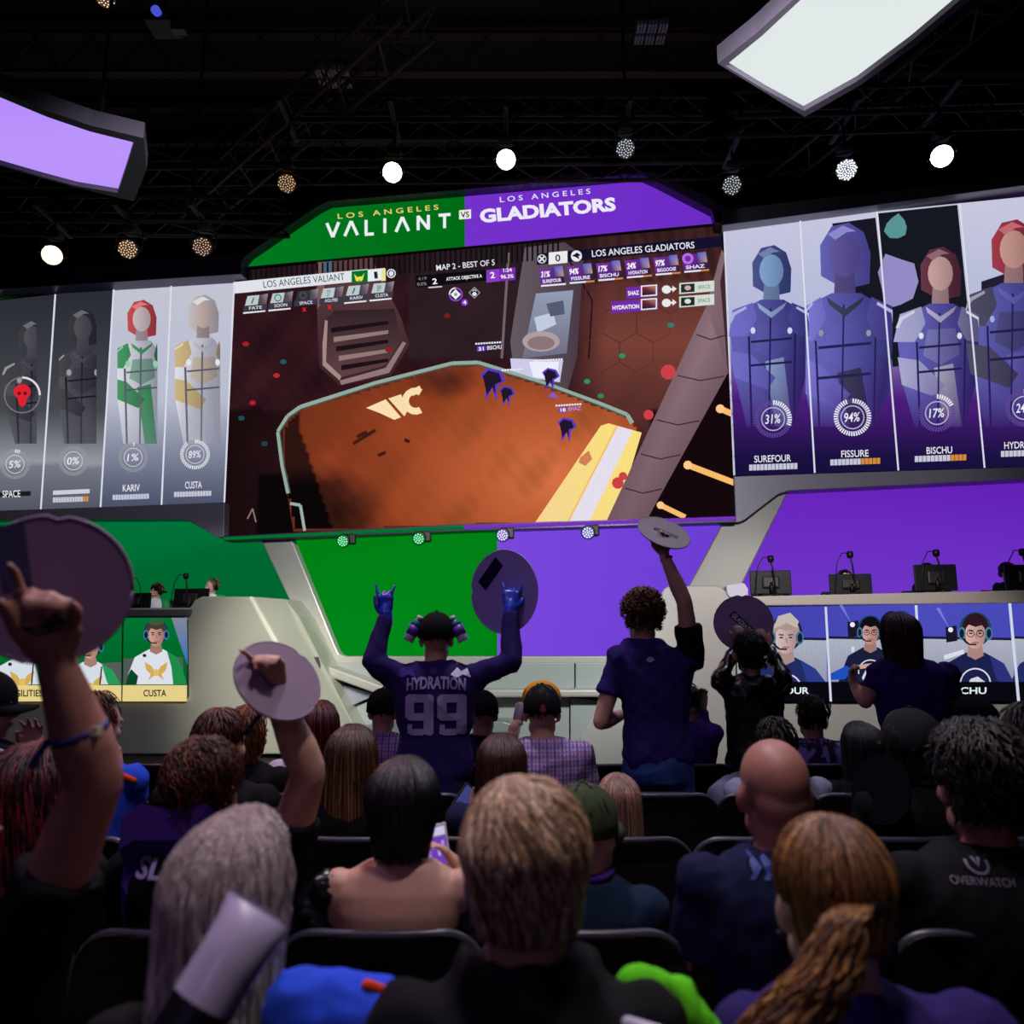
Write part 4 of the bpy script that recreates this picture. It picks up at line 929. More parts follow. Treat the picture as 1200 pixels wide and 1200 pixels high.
RD = 1.6
rc = thing('player_console', 'pale grey right player console with black-captioned camera screens set in its front', 'console', tuple(S(1000, 900, RD)))
M_CON2 = mat('console_grey', 'a9a5a0', .36, .1, noise=.04, nscale=2)
prism('front_panel', [(769, 706), (778, 690), (784, 687), (838, 686), (846, 688), (852, 694), (868, 706), (1270, 700), (1270, 900), (700, 900), (678, 866), (703, 824), (768, 716)], RD, RD - .5, M_CON2, rc, .025)
prism('ledge', [(872, 699), (1270, 690), (1270, 706), (890, 710)], RD + .05, RD - .9, mat('ledge_taupe', 'b3a8a0', .35, .1), rc, .015)
prism('corner_post', [(851, 686), (872, 683), (877, 690), (876, 712), (864, 712), (852, 696)], RD + .03, RD - .5, mat('post_pale', 'c9c6d6', .3), rc, .01)
prism('screen_bezel', [(862, 711), (1270, 704), (1270, 824), (862, 824)], RD + .012, RD - .02, mat('bezel_black', '14121c', .5), rc, 0)
prism('desk_top', [(850, 702), (1270, 694), (1270, 699), (850, 708)], RD - .02, RD - 1.3, M_FRAMED, rc, 0)
def pw(x, y): return mix((62, 62, 170), (84, 84, 200), abs(x % 90 - 45) / 60)
def rroom(p, x0, x1):
    p.poly([(x0, 748), (x1, 750), (x1, 799), (x0, 799)], lambda x, y: mix((176, 180, 196), (140, 146, 168), (y - 748) / 60)); p.line([(x0, 747), (x1, 749)], 3, (30, 28, 60))
def lampR(p, x, y):
    p.poly([(x - 5, y - 2), (x + 8, y - 4), (x + 9, y + 14), (x - 4, y + 16)], (24, 24, 40)); p.poly([(x, y), (x - 16, y - 24), (x - 12, y - 25)], (120, 124, 214)); p.ellipse(x + 1, y + 1, 3, 3, (235, 240, 255), 10)
NAVY = (34, 44, 100)
def r1(p): rroom(p, 864, 969); bust(p, 921, 746, 14.5, (214, 186, 184), (170, 150, 140), NAVY, (44, 60, 140), (16, 36, 70), emblem='lion', cut=799); p.poly([(905, 738), (912, 722), (926, 718), (936, 728), (934, 736), (922, 730)], (196, 184, 176))
def r2(p): rroom(p, 970, 1074); lampR(p, 998, 731); bust(p, 1020, 740, 11, (206, 160, 150), (16, 14, 20), (24, 30, 60), None, (16, 60, 100), glasses=True, emblem='lion', cut=799); p.poly([(972, 790), (992, 780), (1000, 786), (990, 796), (972, 797)], (30, 80, 190)); p.line([(1004, 782), (1034, 778)], 5, (206, 160, 150)); p.text('1', 998, 764, 1001, 764, 6, (200, 230, 240), .02)
def r3(p): rroom(p, 1076, 1188); lampR(p, 1113, 737); bust(p, 1143, 741, 14, (220, 176, 166), (48, 22, 34), (28, 32, 76), (44, 50, 120), (20, 70, 90), glasses=True, emblem='lion', cut=799); p.poly([(1106, 768), (1129, 761), (1130, 766), (1107, 773)], (220, 224, 236))
def r4(p): rroom(p, 1189, 1265); bust(p, 1226, 744, 13, (214, 170, 160), (60, 30, 24), NAVY, None, emblem='lion', cut=799)
cam_picture(rc, RD + .02, [(864, 712), (967, 710), (973, 822), (864, 822)], pw, 0, r1, 'SUREFOUR', 884, 948, 813, (10, 8, 16), (226, 240, 244), 799)
cam_picture(rc, RD + .02, [(969, 710), (1072.5, 708), (1079, 822), (975, 822)], pw, 0, r2, 'FISSURE', 1000, 1054, 813, (10, 8, 16), (226, 240, 244), 799)
cam_picture(rc, RD + .02, [(1075, 708), (1182, 706), (1193, 822), (1081, 822)], pw, 0, r3, 'BISCHU', 1107, 1156, 813, (10, 8, 16), (226, 240, 244), 799)
cam_picture(rc, RD + .02, [(1185, 706), (1262, 704), (1268, 822), (1196, 822)], pw, 0, r4, 'HYDRATION', 1204, 1262, 813, (10, 8, 16), (226, 240, 244), 799)
for i, ((x0, y0), (x1, y1)) in enumerate((((968, 711), (974, 822)), ((1074, 709), (1080.5, 822)), ((1184, 707), (1194.5, 822)))):
    prism('divider', [(x0 - 1, y0), (x0 + 1, y0), (x1 + 1, y1), (x1 - 1, y1)], RD + .13, RD + .1, emit('divider_white', (206, 212, 232), 1), rc, 0)
# the raised player platforms behind the consoles
for nm, pts, d in (('left', [(-120, 770), (372, 770), (400, 900), (-120, 900)], CD - .5), ('right', [(760, 770), (1270, 770), (1270, 905), (740, 905)], RD - .5)):
    o = prism('player_platform', pts, d - .02, -.15, M_FRAMED, None, 0); tag(o, f'raised dark platform behind the {"beige" if nm == "left" else "pale grey"} console', 'platform')
    o['kind'] = 'structure'; del o['label']; del o['category']

# ================================================================ MONITORS, MICS
def monitor(px0, py0, px1, py1, d, desk_py, label, tilt=0, grp='monitors on the consoles'):
    a, b = S(px0, py0, d), S(px1, py1, d); c = (a + b) / 2; w = (b - a).dot(SU); h = a.z - b.z
    base = V((c.x, c.y, S(c.x * 0 + (px0 + px1) / 2, desk_py, d).z))
    t = thing('monitor', label, 'monitor', tuple(base), grp)
    R = Matrix((SU, -SN, V((0, 0, 1)))).transposed()
    g = G(); g.box(c, (w, .03, h), R); g.mk('panel', M_PLAST, t, bevel=.008)
    G().box(c + SN * .03, (w * .42, .05, h * .5), R).mk('rear_housing', mat('monitor_back', '1f1e22', .4), t, bevel=.02)
    G().tube([c + SN * .06, V((c.x, c.y, base.z + .02)) + SN * .06], .025, 10, False).mk('stand', M_PLAST, t, True)
    G().box(V((c.x, c.y, base.z + .01)) + SN * .03, (.26, .2, .018), R).mk('foot', M_PLAST, t, bevel=.006)
    G().lathe([(.028, 0), (.028, .004)], c + SN * .068 + V((.0, 0, -.02)), SN, 14).mk('cable_ring', mat('red_ring', 'a03018', .5), t)
def mic(px, py, d, desk_py, label, side=-1):
    c = S(px, py, d); z0 = S(px, desk_py, d).z; t = thing('microphone', label, 'microphone', (c.x, c.y, z0), 'microphones on the consoles')
    G().lathe([(.01, -.045), (.035, -.04), (.042, 0), (.034, .04), (.01, .045)], c, (0, 0, 1), 14).mk('capsule', M_PLAST, t, True)
    G().tube([c - V((0, 0, .04)), c + V((.02, 0, -.12)), V((c.x + .05, c.y, z0))], .012, 8).mk('stand', M_PLAST, t, True)
    G().tube([c + V((0, 0, .02)), c + V((side * .1, 0, .02)), c + V((side * .17, 0, -.1)), V((c.x + side * .22, c.y, z0))], .007, 6).mk('cable', M_PLAST, t, True)
    G().lathe([(.05, 0), (.05, .02)], (c.x + .05, c.y, z0), (0, 0, 1), 14).mk('base', M_PLAST, t)
dR = RD - .55
monitor(878, 669, 928, 696, dR, 699, 'black monitor nearest the corner post of the right console')
monitor(971, 673, 1022.5, 696, dR, 697, 'black monitor second from the corner post, low on the right console')
monitor(1070, 662, 1122.5, 692, dR, 695, 'black monitor third from the corner post, the tallest one')
monitor(1175, 662, 1232, 691, dR, 693, 'black monitor by the picture edge on the right console')
mic(903, 655, dR + .1, 698, 'ball microphone over the corner-most right monitor'); mic(996, 650, dR + .1, 696, 'ball microphone over the second right monitor')
mic(1097, 648, dR + .1, 694, 'ball microphone over the third right monitor'); mic(1198, 647, dR + .1, 692, 'ball microphone at the picture edge, over the last right monitor')
dL = CD - .6
monitor(139, 695, 176, 714, dL, 717, 'black monitor to the left of the green-capped player')
monitor(205, 690, 244, 713, dL, 716, 'black monitor between the two players of the left console')
monitor(60, 698, 110, 716, dL, 718, 'black monitor of the left console behind the raised hand sign')
mic(152, 679, dL + .1, 716, 'ball microphone over the monitor beside the green-capped player', 1); mic(218, 675, dL + .1, 715, 'ball microphone over the monitor between the two left players')
# ================================================================ CHAIRS
def chair_meshes():
    w = .235
    def rr(w_, z0, z1, r, y, bow=.0, n=6):
        pts = [(-w_, z0), (w_, z0)]
        for k in range(n + 1):
            a = math.pi / 2 * k / n; pts.append((w_ - r + r * math.cos(a), z1 - r + r * math.sin(a)))
        for k in range(n + 1):
            a = math.pi / 2 + math.pi / 2 * k / n; pts.append((-w_ + r + r * math.cos(a), z1 - r + r * math.sin(a)))
        return pts
    def slab(pts, y0, y1, bow):
        n = len(pts); g = G(); f = lambda x: -bow * (1 - (x / w) ** 2)
        g.add([(x, y0 + f(x), z) for x, z in pts] + [(x, y1 + f(x), z) for x, z in pts],
              [tuple(range(n)), tuple(range(2 * n - 1, n - 1, -1))] + [(i, n + i, n + (i + 1) % n, (i + 1) % n) for i in range(n)])
        return g
    shell = slab(rr(w + .012, .44, .886, .095, 0), -.02, .006, .03)
    pad = slab(rr(w - .012, .47, .872, .085, 0), .008, .05, .03)
    # glossy rim following the outline of the back
    pts = rr(w + .012, .44, .884, .1, 0, n=8); f = lambda x: -.03 * (1 - (x / w) ** 2)
    path = [(x, .0 + f(x), z) for x, z in pts[1:]] + [(pts[0][0], f(pts[0][0]), pts[0][1])]
    mid = []
    for a, b in zip(path[:-1], path[1:]):
        mid.append(a)
        if abs(a[0] - b[0]) > .1:
            for k in range(1, 6): x = a[0] + (b[0] - a[0]) * k / 6; mid.append((x, f(x), a[2]))
    mid.append(path[-1])
    rim = G().tube(mid, .0125, 8)
    seat = G().loft([((0, .25, .40), .215, .21), ((0, .25, .415), .235, .23), ((0, .25, .445), .24, .235), ((0, .25, .462), .225, .22)], 28, 5)
    seat_up = G().loft([((0, 0, 0), .215, .21), ((0, 0, .015), .235, .23), ((0, 0, .045), .24, .235), ((0, 0, .062), .225, .22)], 28, 5)
    R = Matrix.Rotation(math.radians(82), 3, 'X')
    seat_up.v = [tuple(R @ V(v) + V((0, .105, .64))) for v in seat_up.v]
    arms = [G().tube([(s * .262, -.02, .62), (s * .262, .1, .645), (s * .262, .32, .64)], .016, 8).tube([(s * .262, 0, .45), (s * .262, .0, .62)], .014, 8) for s in (-1, 1)]
    legs = [G().tube([(sx * .22, y0, .41), (sx * .235, y1, .015)], [.014, .012], 8) for sx in (-1, 1) for y0, y1 in ((.06, -.02), (.42, .46))]
    bars = G().tube([(-.215, .1, .4), (.215, .1, .4)], .012, 8).tube([(-.22, -.0, .43), (-.22, .43, .405)], .012, 6).tube([(.22, 0, .43), (.22, .43, .405)], .012, 6)
    def me(name, g, m, smooth=True, bev=0):
        o = g.mk(name, m, None, smooth, bev); d = o.data; bpy.data.objects.remove(o); return d
    return dict(back_shell=me('back_shell', shell, M_PLAST, False), back_pad=me('back_pad', pad, M_CHAIR, False), rim=me('rim', rim, M_RIM), seat=me('seat', seat, M_CHAIR), seat_up=me('seat_up', seat_up, M_CHAIR),
                legs=[me('leg', l, M_STEEL) for l in legs], armrests=[me('armrest', a, M_PLAST) for a in arms], seat_frame=me('seat_frame', bars, M_STEEL))
CM = chair_meshes()
def chair(x, y, label, folded=False, rz=0):
    t = thing('auditorium_chair', label, 'chair', (x, y, 0), 'black chairs of the audience', rz)
    def c(n, me):
        o = bpy.data.objects.new(n, me); link(o, t); return o
    b = c('backrest', CM['back_shell']); o = bpy.data.objects.new('pad', CM['back_pad']); link(o, b); o = bpy.data.objects.new('rim', CM['rim']); link(o, b)
    c('seat', CM['seat_up'] if folded else CM['seat']); c('seat_frame', CM['seat_frame'])
    for m in CM['legs']: c('leg', m)
    return t

# ================================================================ PEOPLE
def skin_mat(name, col): return mat('skin_' + name, col, .5, 0, .4, noise=.08, nscale=30, sub=.08)
SK = dict(fair=skin_mat('fair', 'c99a84'), pale=skin_mat('pale', 'd6ab98'), tan=skin_mat('tan', 'a67263'), brown=skin_mat('brown', '8a5a44'))
M_EYE = mat('eye_white', 'e6e2de', .2); M_IRIS = mat('iris', '2a1c16', .2); M_LIP = mat('lips', 'a05a58', .5)
def hair_mat(name):
    m = bpy.data.materials.new('hair_' + name); m.use_nodes = True; MATS[m.name] = m
    nt = m.node_tree; n = nt.nodes; b = n['Principled BSDF']; b.inputs['Roughness'].default_value = .42; b.inputs['Specular IOR Level'].default_value = .42
    a = n.new('ShaderNodeVertexColor'); a.layer_name = 'Col'; tc = n.new('ShaderNodeTexCoord'); mp = n.new('ShaderNodeMapping'); mp.inputs['Scale'].default_value = (1, 1, .12)
    t = n.new('ShaderNodeTexNoise'); t.inputs['Scale'].default_value = 190; t.inputs['Detail'].default_value = 3
    nt.links.new(tc.outputs['Object'], mp.inputs[0]); nt.links.new(mp.outputs[0], t.inputs['Vector'])
    mr = n.new('ShaderNodeMapRange'); mr.inputs[1].default_value = .3; mr.inputs[2].default_value = .7; mr.inputs[3].default_value = .45; mr.inputs[4].default_value = 1.4; nt.links.new(t.outputs[0], mr.inputs[0])
    vm = n.new('ShaderNodeVectorMath'); vm.operation = 'SCALE'; nt.links.new(a.outputs[0], vm.inputs[0]); nt.links.new(mr.outputs[0], vm.inputs['Scale']); nt.links.new(vm.outputs[0], b.inputs['Base Color'])
    bp = n.new('ShaderNodeBump'); bp.inputs['Strength'].default_value = .7; bp.inputs['Distance'].default_value = .004; nt.links.new(t.outputs[0], bp.inputs['Height']); nt.links.new(bp.outputs[0], b.inputs['Normal'])
    return m
M_HAIR = hair_mat('strands')
def rotm(yaw=0, pitch=0, roll=0):
    return Matrix.Rotation(math.radians(yaw), 3, 'Z') @ Matrix.Rotation(math.radians(pitch), 3, 'X') @ Matrix.Rotation(math.radians(roll), 3, 'Y')

def hand(g, wrist, d, nrm, side, curl=.25, spread=.25, s=1.0, curls=None, thumb_out=.7):
    """five fingered hand: d towards the fingers, nrm out of the palm, side (+-1) where the thumb sits along d x nrm"""
    wrist = V(wrist); d = V(d).normalized(); nrm = V(nrm); nrm = (nrm - d * nrm.dot(d)).normalized(); lat = d.cross(nrm) * side
    R = Matrix((lat, d, nrm)).transposed()
    c = wrist + d * .048 * s
    g.ell(c, (.040 * s, .052 * s, .0145 * s), R, 14, 8)
    g.ell(wrist + d * .074 * s - lat * .004 * s, (.041 * s, .024 * s, .0125 * s), R, 14, 8)
    g.tube([wrist - d * .02 * s, wrist + d * .03 * s], [.024 * s, .027 * s], 10)
    g.ell(wrist + d * .035 * s + lat * .026 * s + nrm * .006 * s, (.018 * s, .03 * s, .015 * s), R, 10, 6)
    L = (.072, .080, .074, .058); off = (.030, .0105, -.010, -.029)
    for k in range(4):
        cu = (curls[k] if curls else curl) * 1.35
        b = wrist + d * (.086 - (.006 if k in (0, 3) else 0)) * s + lat * off[k] * s
        fd = (d + lat * (1.5 - k) * spread * .32).normalized(); pts = [b - fd * .012 * s, b]
        ang = 0
        for j, f in enumerate((.45, .30, .25)):
            ang += cu * (.75 if j == 0 else 1.0)
            dd = fd * math.cos(ang) + nrm * math.sin(ang)
            b = b + dd * L[k] * f * s; pts.append(b)
        g.tube(pts, [.0098 * s, .0096 * s, .0088 * s, .0080 * s, .0068 * s] if k < 3 else [.0086 * s, .0084 * s, .0078 * s, .007 * s, .006 * s], 8)
    b = wrist + d * .022 * s + lat * .026 * s; td = (lat * thumb_out + d * .75 + nrm * .25).normalized(); td2 = (lat * thumb_out * .35 + d * .95 + nrm * (.2 + .3 * curl)).normalized()
    g.tube([b, b + td * .034 * s, b + td * .034 * s + td2 * .03 * s, b + td * .034 * s + td2 * .052 * s], [.0145 * s, .0115 * s, .0105 * s, .0085 * s], 8)

def head_geo(g, c, R, s=1.0):
    T = lambda p: V(c) + R @ (V(p) * s)
    def e(p, r, rot=None): g.ell(T(p), [q * s for q in r], R if rot is None else R @ rot, 20, 14)
    e((0, -.012, .045), (.076, .096, .088)); e((0, .03, .035), (.066, .062, .075)); e((0, .026, -.045), (.056, .062, .066))
    e((0, .052, -.085), (.03, .03, .022)); e((0, -.05, -.0), (.062, .05, .06))
    for k in (-1, 1):
        e((k * .044, .05, -.012), (.024, .026, .026)); e((k * .05, .012, -.06), (.014, .035, .028))
        e((k * .031, .083, .036), (.024, .014, .008)); e((k * .080, -.008, -.002), (.0095, .019, .032), rotm(0, 12, 0)); e((k * .075, -.004, -.024), (.009, .011, .014))
    g.tube([T((0, .084, .03)), T((0, .097, .006)), T((0, .106, -.016))], [.0085 * s, .010 * s, .0135 * s], 10)
    for k in (-1, 1): e((k * .011, .094, -.02), (.009, .011, .008))
    e((0, .084, -.046), (.022, .012, .0065)); e((0, .083, -.057), (.018, .012, .007))

def surf(k, c, R, s, E, top_off=0.0):
    """hair surface: u in [0,pi/2] over the skull, beyond that it hangs"""
    (cx, cy, cz), (rx, ry, rz), hang = E
    def f(u, phi, lift=0.0, part=0.0):
        ca, sa = math.cos(phi), math.sin(phi)
        if u < math.pi / 2:
            p = V((cx + (rx + lift) * math.sin(u) * ca, cy + (ry + lift) * math.sin(u) * sa + part * (1 - math.sin(u)), cz + (rz + lift) * math.cos(u)))
        else:
            h = (u - math.pi / 2) * .1; t = min(1, h / max(.001, hang[0]))
            kx = 1 + (hang[1] - 1) * t; ky = 1 + (hang[2] - 1) * t
            p = V((cx + (rx + lift) * ca * kx, cy + (ry + lift) * sa * ky + hang[3] * t, cz - h))
        return V(c) + R @ (p * s)
    return f
HS = dict(short=((0, -.018, .048), (.083, .099, .093), (.10, .80, .72, .015)), buzz=((0, -.014, .046), (.078, .098, .090), (.06, .9, .8, 0)),
          bob=((0, -.02, .05), (.094, .104, .096), (.16, .98, .80, -.0)), long=((0, -.02, .05), (.090, .104, .094), (.34, 1.12, .62, -.045)),
          pony=((0, -.018, .048), (.083, .100, .092), (.08, .75, .70, .0)), curly=((0, -.022, .052), (.094, .106, .100), (.10, .85, .75, 0)))
def hair(t, c, R, s, kind, cols, n=260, rad=.0026, length=None, wave=.0, seed=0, voxel=.009, lift=.006, hang=None, pony=None, rough=.004, swirl=.5, root=None, hw=1.0, dropback=0):
    r = np.random.default_rng(abs(seed) + 5); E = HS[kind]; E = (E[0], (E[1][0] * hw, E[1][1] * hw, E[1][2]), hang or E[2]); f = surf(kind, c, R, s, E)
    (cx, cy, cz), (rx, ry, rz), hg = E
    g = G(); T = lambda p: V(c) + R @ (V(p) * s)
    g.ell(T((cx, cy, cz)), (rx * .985 * s, ry * .985 * s, rz * .985 * s), R, 24, 16)
    long_ = kind in ('long', 'bob')
    # back of the head down to the nape or further
    secs = []
    H = hg[0] * (1 if long_ else .9)
    for k in range(8):
        tt = k / 7; zz = cz - H * tt; kx = 1 + (hg[1] - 1) * tt; ky = 1 + (hg[2] - 1) * tt
        cyy = cy + hg[3] * tt - (.028 if long_ else .034); rr_y = ry * ky * (.68 if long_ else .62)
        secs.append((zz, cyy, rx * kx * (.97 if long_ else .95), rr_y))
    g.loft([(T((cx, cy_, z_)), a * s, b * s) for z_, cy_, a, b in secs], 24)
    me = remesh(g, voxel, 3)
    if rough: wrinkle(me, rough * .35, 26, seed, (1, 1, .25))
    nb = len(me.vertices)
    # strands
    vs = []; fs = []; cl = []
    cols_ = [np.array(lin(x)) for x in cols]
    pts_list = []
    for i in range(n):
        phi = r.uniform(0, 2 * math.pi) if r.random() < .45 else r.uniform(math.pi, 2 * math.pi); front = math.sin(phi)
        if long_:
            u0 = 1.2 * r.uniform(.0, 1) ** 1.9; umax = math.pi / 2 + H * 10
            if front > .35: umax = .95 + r.uniform(0, .15)
            elif front > -.1: umax = min(umax, math.pi / 2 + H * 10 * r.uniform(.6, .95))
            ln = umax - u0 if length is None else length * 10
            u1 = min(umax, u0 + ln) * r.uniform(.94, 1.02)
        else:
            lim = (.95 if front > .35 else (1.75 if front > -.3 else 1.57 + H * 9.5))
            ln = (length or .05) * 10
            u0 = r.uniform(0, 1) ** 1.3 * max(.1, lim - ln * .4); u1 = min(lim + .12, u0 + ln * r.uniform(.7, 1.25))
        if u1 - u0 < .15: continue
        m = 6 if not long_ else 12
        dphi = swirl * r.normal(.5, .4) * (.35 if long_ else 1) / (1 + 2 * u0); ph0 = r.uniform(0, 6.28); lf = lift * r.uniform(.4, 1.6)
        pl = []
        for j in range(m):
            q = j / (m - 1); u = u0 + (u1 - u0) * q
            l_ = .0015 + lf * math.sin(min(1, q * 1.3 + .12) * math.pi * .62) + wave * .4 * math.sin(q * 14 + ph0)
            pp = f(max(.02, u), phi + dphi * q + wave * 3 * math.sin(q * 11 + ph0), l_, part=.05 if long_ else 0)
            pl.append(pp + V((0, 0, 0)))
        pts_list.append((pl, rad * s * r.uniform(.6, 1.3), u0))
    if pony:
        base, ends, pr, cnt, wv = pony
        B = T(base); path = [B] + [V(e) for e in ends]
        for i in range(cnt):
            a = r.uniform(0, 6.28); rr = math.sqrt(r.uniform(0, 1)); ph = r.uniform(0, 6.28); pl = []; m = 16
            for j in range(m):
                q = j / (m - 1); x = q * (len(path) - 1); k = min(int(x), len(path) - 2); p0 = path[k].lerp(path[k + 1], x - k)
                w = pr[0] * min(1, .35 + q * 8) + (pr[1] - pr[0]) * (min(1, q * 1.25)) ** 1.2; w *= rr * s
                cu = wv * q * math.sin(q * 16 + ph * 1.0 + rr * 3)
                pl.append(p0 + V(((w + cu) * math.cos(a), (w * .6 + cu) * math.sin(a), wv * .4 * math.cos(q * 15 + ph))))
            pts_list.append((pl, rad * s * r.uniform(.7, 1.4), .8 + .3 * r.random()))
    for pl, rd, u0 in pts_list:
        ci = cols_[r.integers(len(cols_))] * r.uniform(.55, 1.55)
        k0 = len(vs) + nb; m = len(pl)
        for j, p in enumerate(pl):
            tn = (pl[min(j + 1, m - 1)] - pl[max(j - 1, 0)])
            tn = tn.normalized() if tn.length > 1e-8 else V((0, 0, 1))
            o1 = (p - T((cx, cy, cz - .05))); o1 = (o1 - tn * o1.dot(tn)); o1 = o1.normalized() if o1.length > 1e-6 else tn.orthogonal().normalized()
            o2 = tn.cross(o1); w = rd * (1 if j < m - 1 else .25)
            for a in (0, 2.094, 4.189): vs.append(p + (o1 * math.cos(a) * .7 + o2 * math.sin(a) * 1.3) * w)
            q = j / (m - 1); cc = ci
            if root is not None: cc = np.array(lin(root)) * (1 - min(1, (q * 1.2 + max(0, u0 - .5)))) + ci * min(1, q * 1.2 + max(0, u0 - .5))
            cl += [cc] * 3
        for j in range(m - 1):
            for a in range(3):
                b = (a + 1) % 3; fs.append((k0 + j * 3 + a, k0 + j * 3 + b, k0 + j * 3 + 3 + b, k0 + j * 3 + 3 + a))
    off = world_loc(t)
    bv = np.empty(nb * 3); me.vertices.foreach_get('co', bv); bv = bv.reshape(-1, 3)
    allv = [tuple(x) for x in (bv - np.array(off))] + [tuple(V(v) - off) for v in vs]
    bf = [tuple(p.vertices) for p in me.polygons]
    m2 = bpy.data.meshes.new('hair'); m2.from_pydata(allv, [], bf + fs); m2.update(); bpy.data.meshes.remove(me)
    ca = m2.color_attributes.new('Col', 'FLOAT_COLOR', 'POINT')
    basec = np.mean(cols_, axis=0) * .62 if root is None else np.array(lin(root)) * .8
    arr = np.ones((len(allv), 4)); arr[:nb, :3] = basec
    if cl: arr[nb:, :3] = np.array(cl)
    ca.data.foreach_set('color', arr.ravel())
    return mko('hair', m2, M_HAIR, t, True)

def cap_hat(t, c, R, s, mt, brim_dir=1, brim_mat=None, logo=None, flat=False, name='cap', tilt=0):
    T = lambda p: V(c) + R @ (V(p) * s)
    g = G(); n = 28; rings = 9
    vs = []
    for i in range(rings + 1):
        u = math.pi / 2 * i / rings
        for j in range(n):
            a = 2 * math.pi * j / n; seam = 1 - .012 * (abs(math.sin(3 * a)) < .12)
            vs.append(T((.090 * math.sin(u) * math.cos(a) * seam if i else 0, -.014 + .108 * math.sin(u) * math.sin(a) * seam if i else -.014, .045 + (.098 * math.cos(u)))))
    for j in range(n):
        a = 2 * math.pi * j / n; vs.append(T((.091 * math.cos(a), -.014 + .109 * math.sin(a), .012)))
    fs = [(i * n + j, (i + 1) * n + j, (i + 1) * n + (j + 1) % n, i * n + (j + 1) % n) for i in range(rings + 1) for j in range(n)]
    g.add(vs, fs); o = g.mk(name, mt, t, True)
    so = o.modifiers.new('thick', 'SOLIDIFY'); so.thickness = .003
    b = G(); m = 15; vb = []
    for i in range(m):
        a = math.radians(28 + 124 * i / (m - 1)); x = .088 * math.cos(a); y = -.014 + .106 * math.sin(a)
        ox = .086 * math.cos(a) * 1.02; oy = -.014 + .106 * math.sin(a) + .072 * math.sin(math.pi * i / (m - 1)) ** .6; zz = .018 - (0 if flat else .02 * abs(math.cos(a)) * 2)
        if flat: zz = .02
        vb += [T((x, y * brim_dir + (0 if brim_dir > 0 else -.028), .022)), T((ox, oy * brim_dir + (0 if brim_dir > 0 else -.028), zz))]
    b.add(vb, [(2 * i, 2 * i + 1, 2 * i + 3, 2 * i + 2) for i in range(m - 1)]); br = b.mk('brim', brim_mat or mt, o, True)
    br.modifiers.new('thick', 'SOLIDIFY').thickness = .004
    G().ell(T((0, -.014, .145)), (.008 * s, .008 * s, .005 * s), None, 10, 6).mk('button', mt, o, True)
    return o

def headset(t, c, R, s, m=None):
    T = lambda p: V(c) + R @ (V(p) * s); m = m or M_PLAST
    band = G().tube([T((.094 * math.cos(a), -.01, .03 + .118 * math.sin(a))) for a in [math.pi * k / 14 for k in range(15)]], .009 * s, 8)
    h = band.mk('headset', m, t, True)
    for k in (-1, 1): G().lathe([(.02 * s, -.0), (.036 * s, .004), (.038 * s, .02), (.03 * s, .03), (.01, .032)], T((k * .078, -.006, .0)), R @ V((k, 0, 0)), 16).mk('ear_cup', m, h, True)
    G().tube([T((-.095, .0, -.02)), T((-.085, .06, -.06)), T((-.03, .105, -.06))], .004 * s, 6).mk('boom', m, h, True)

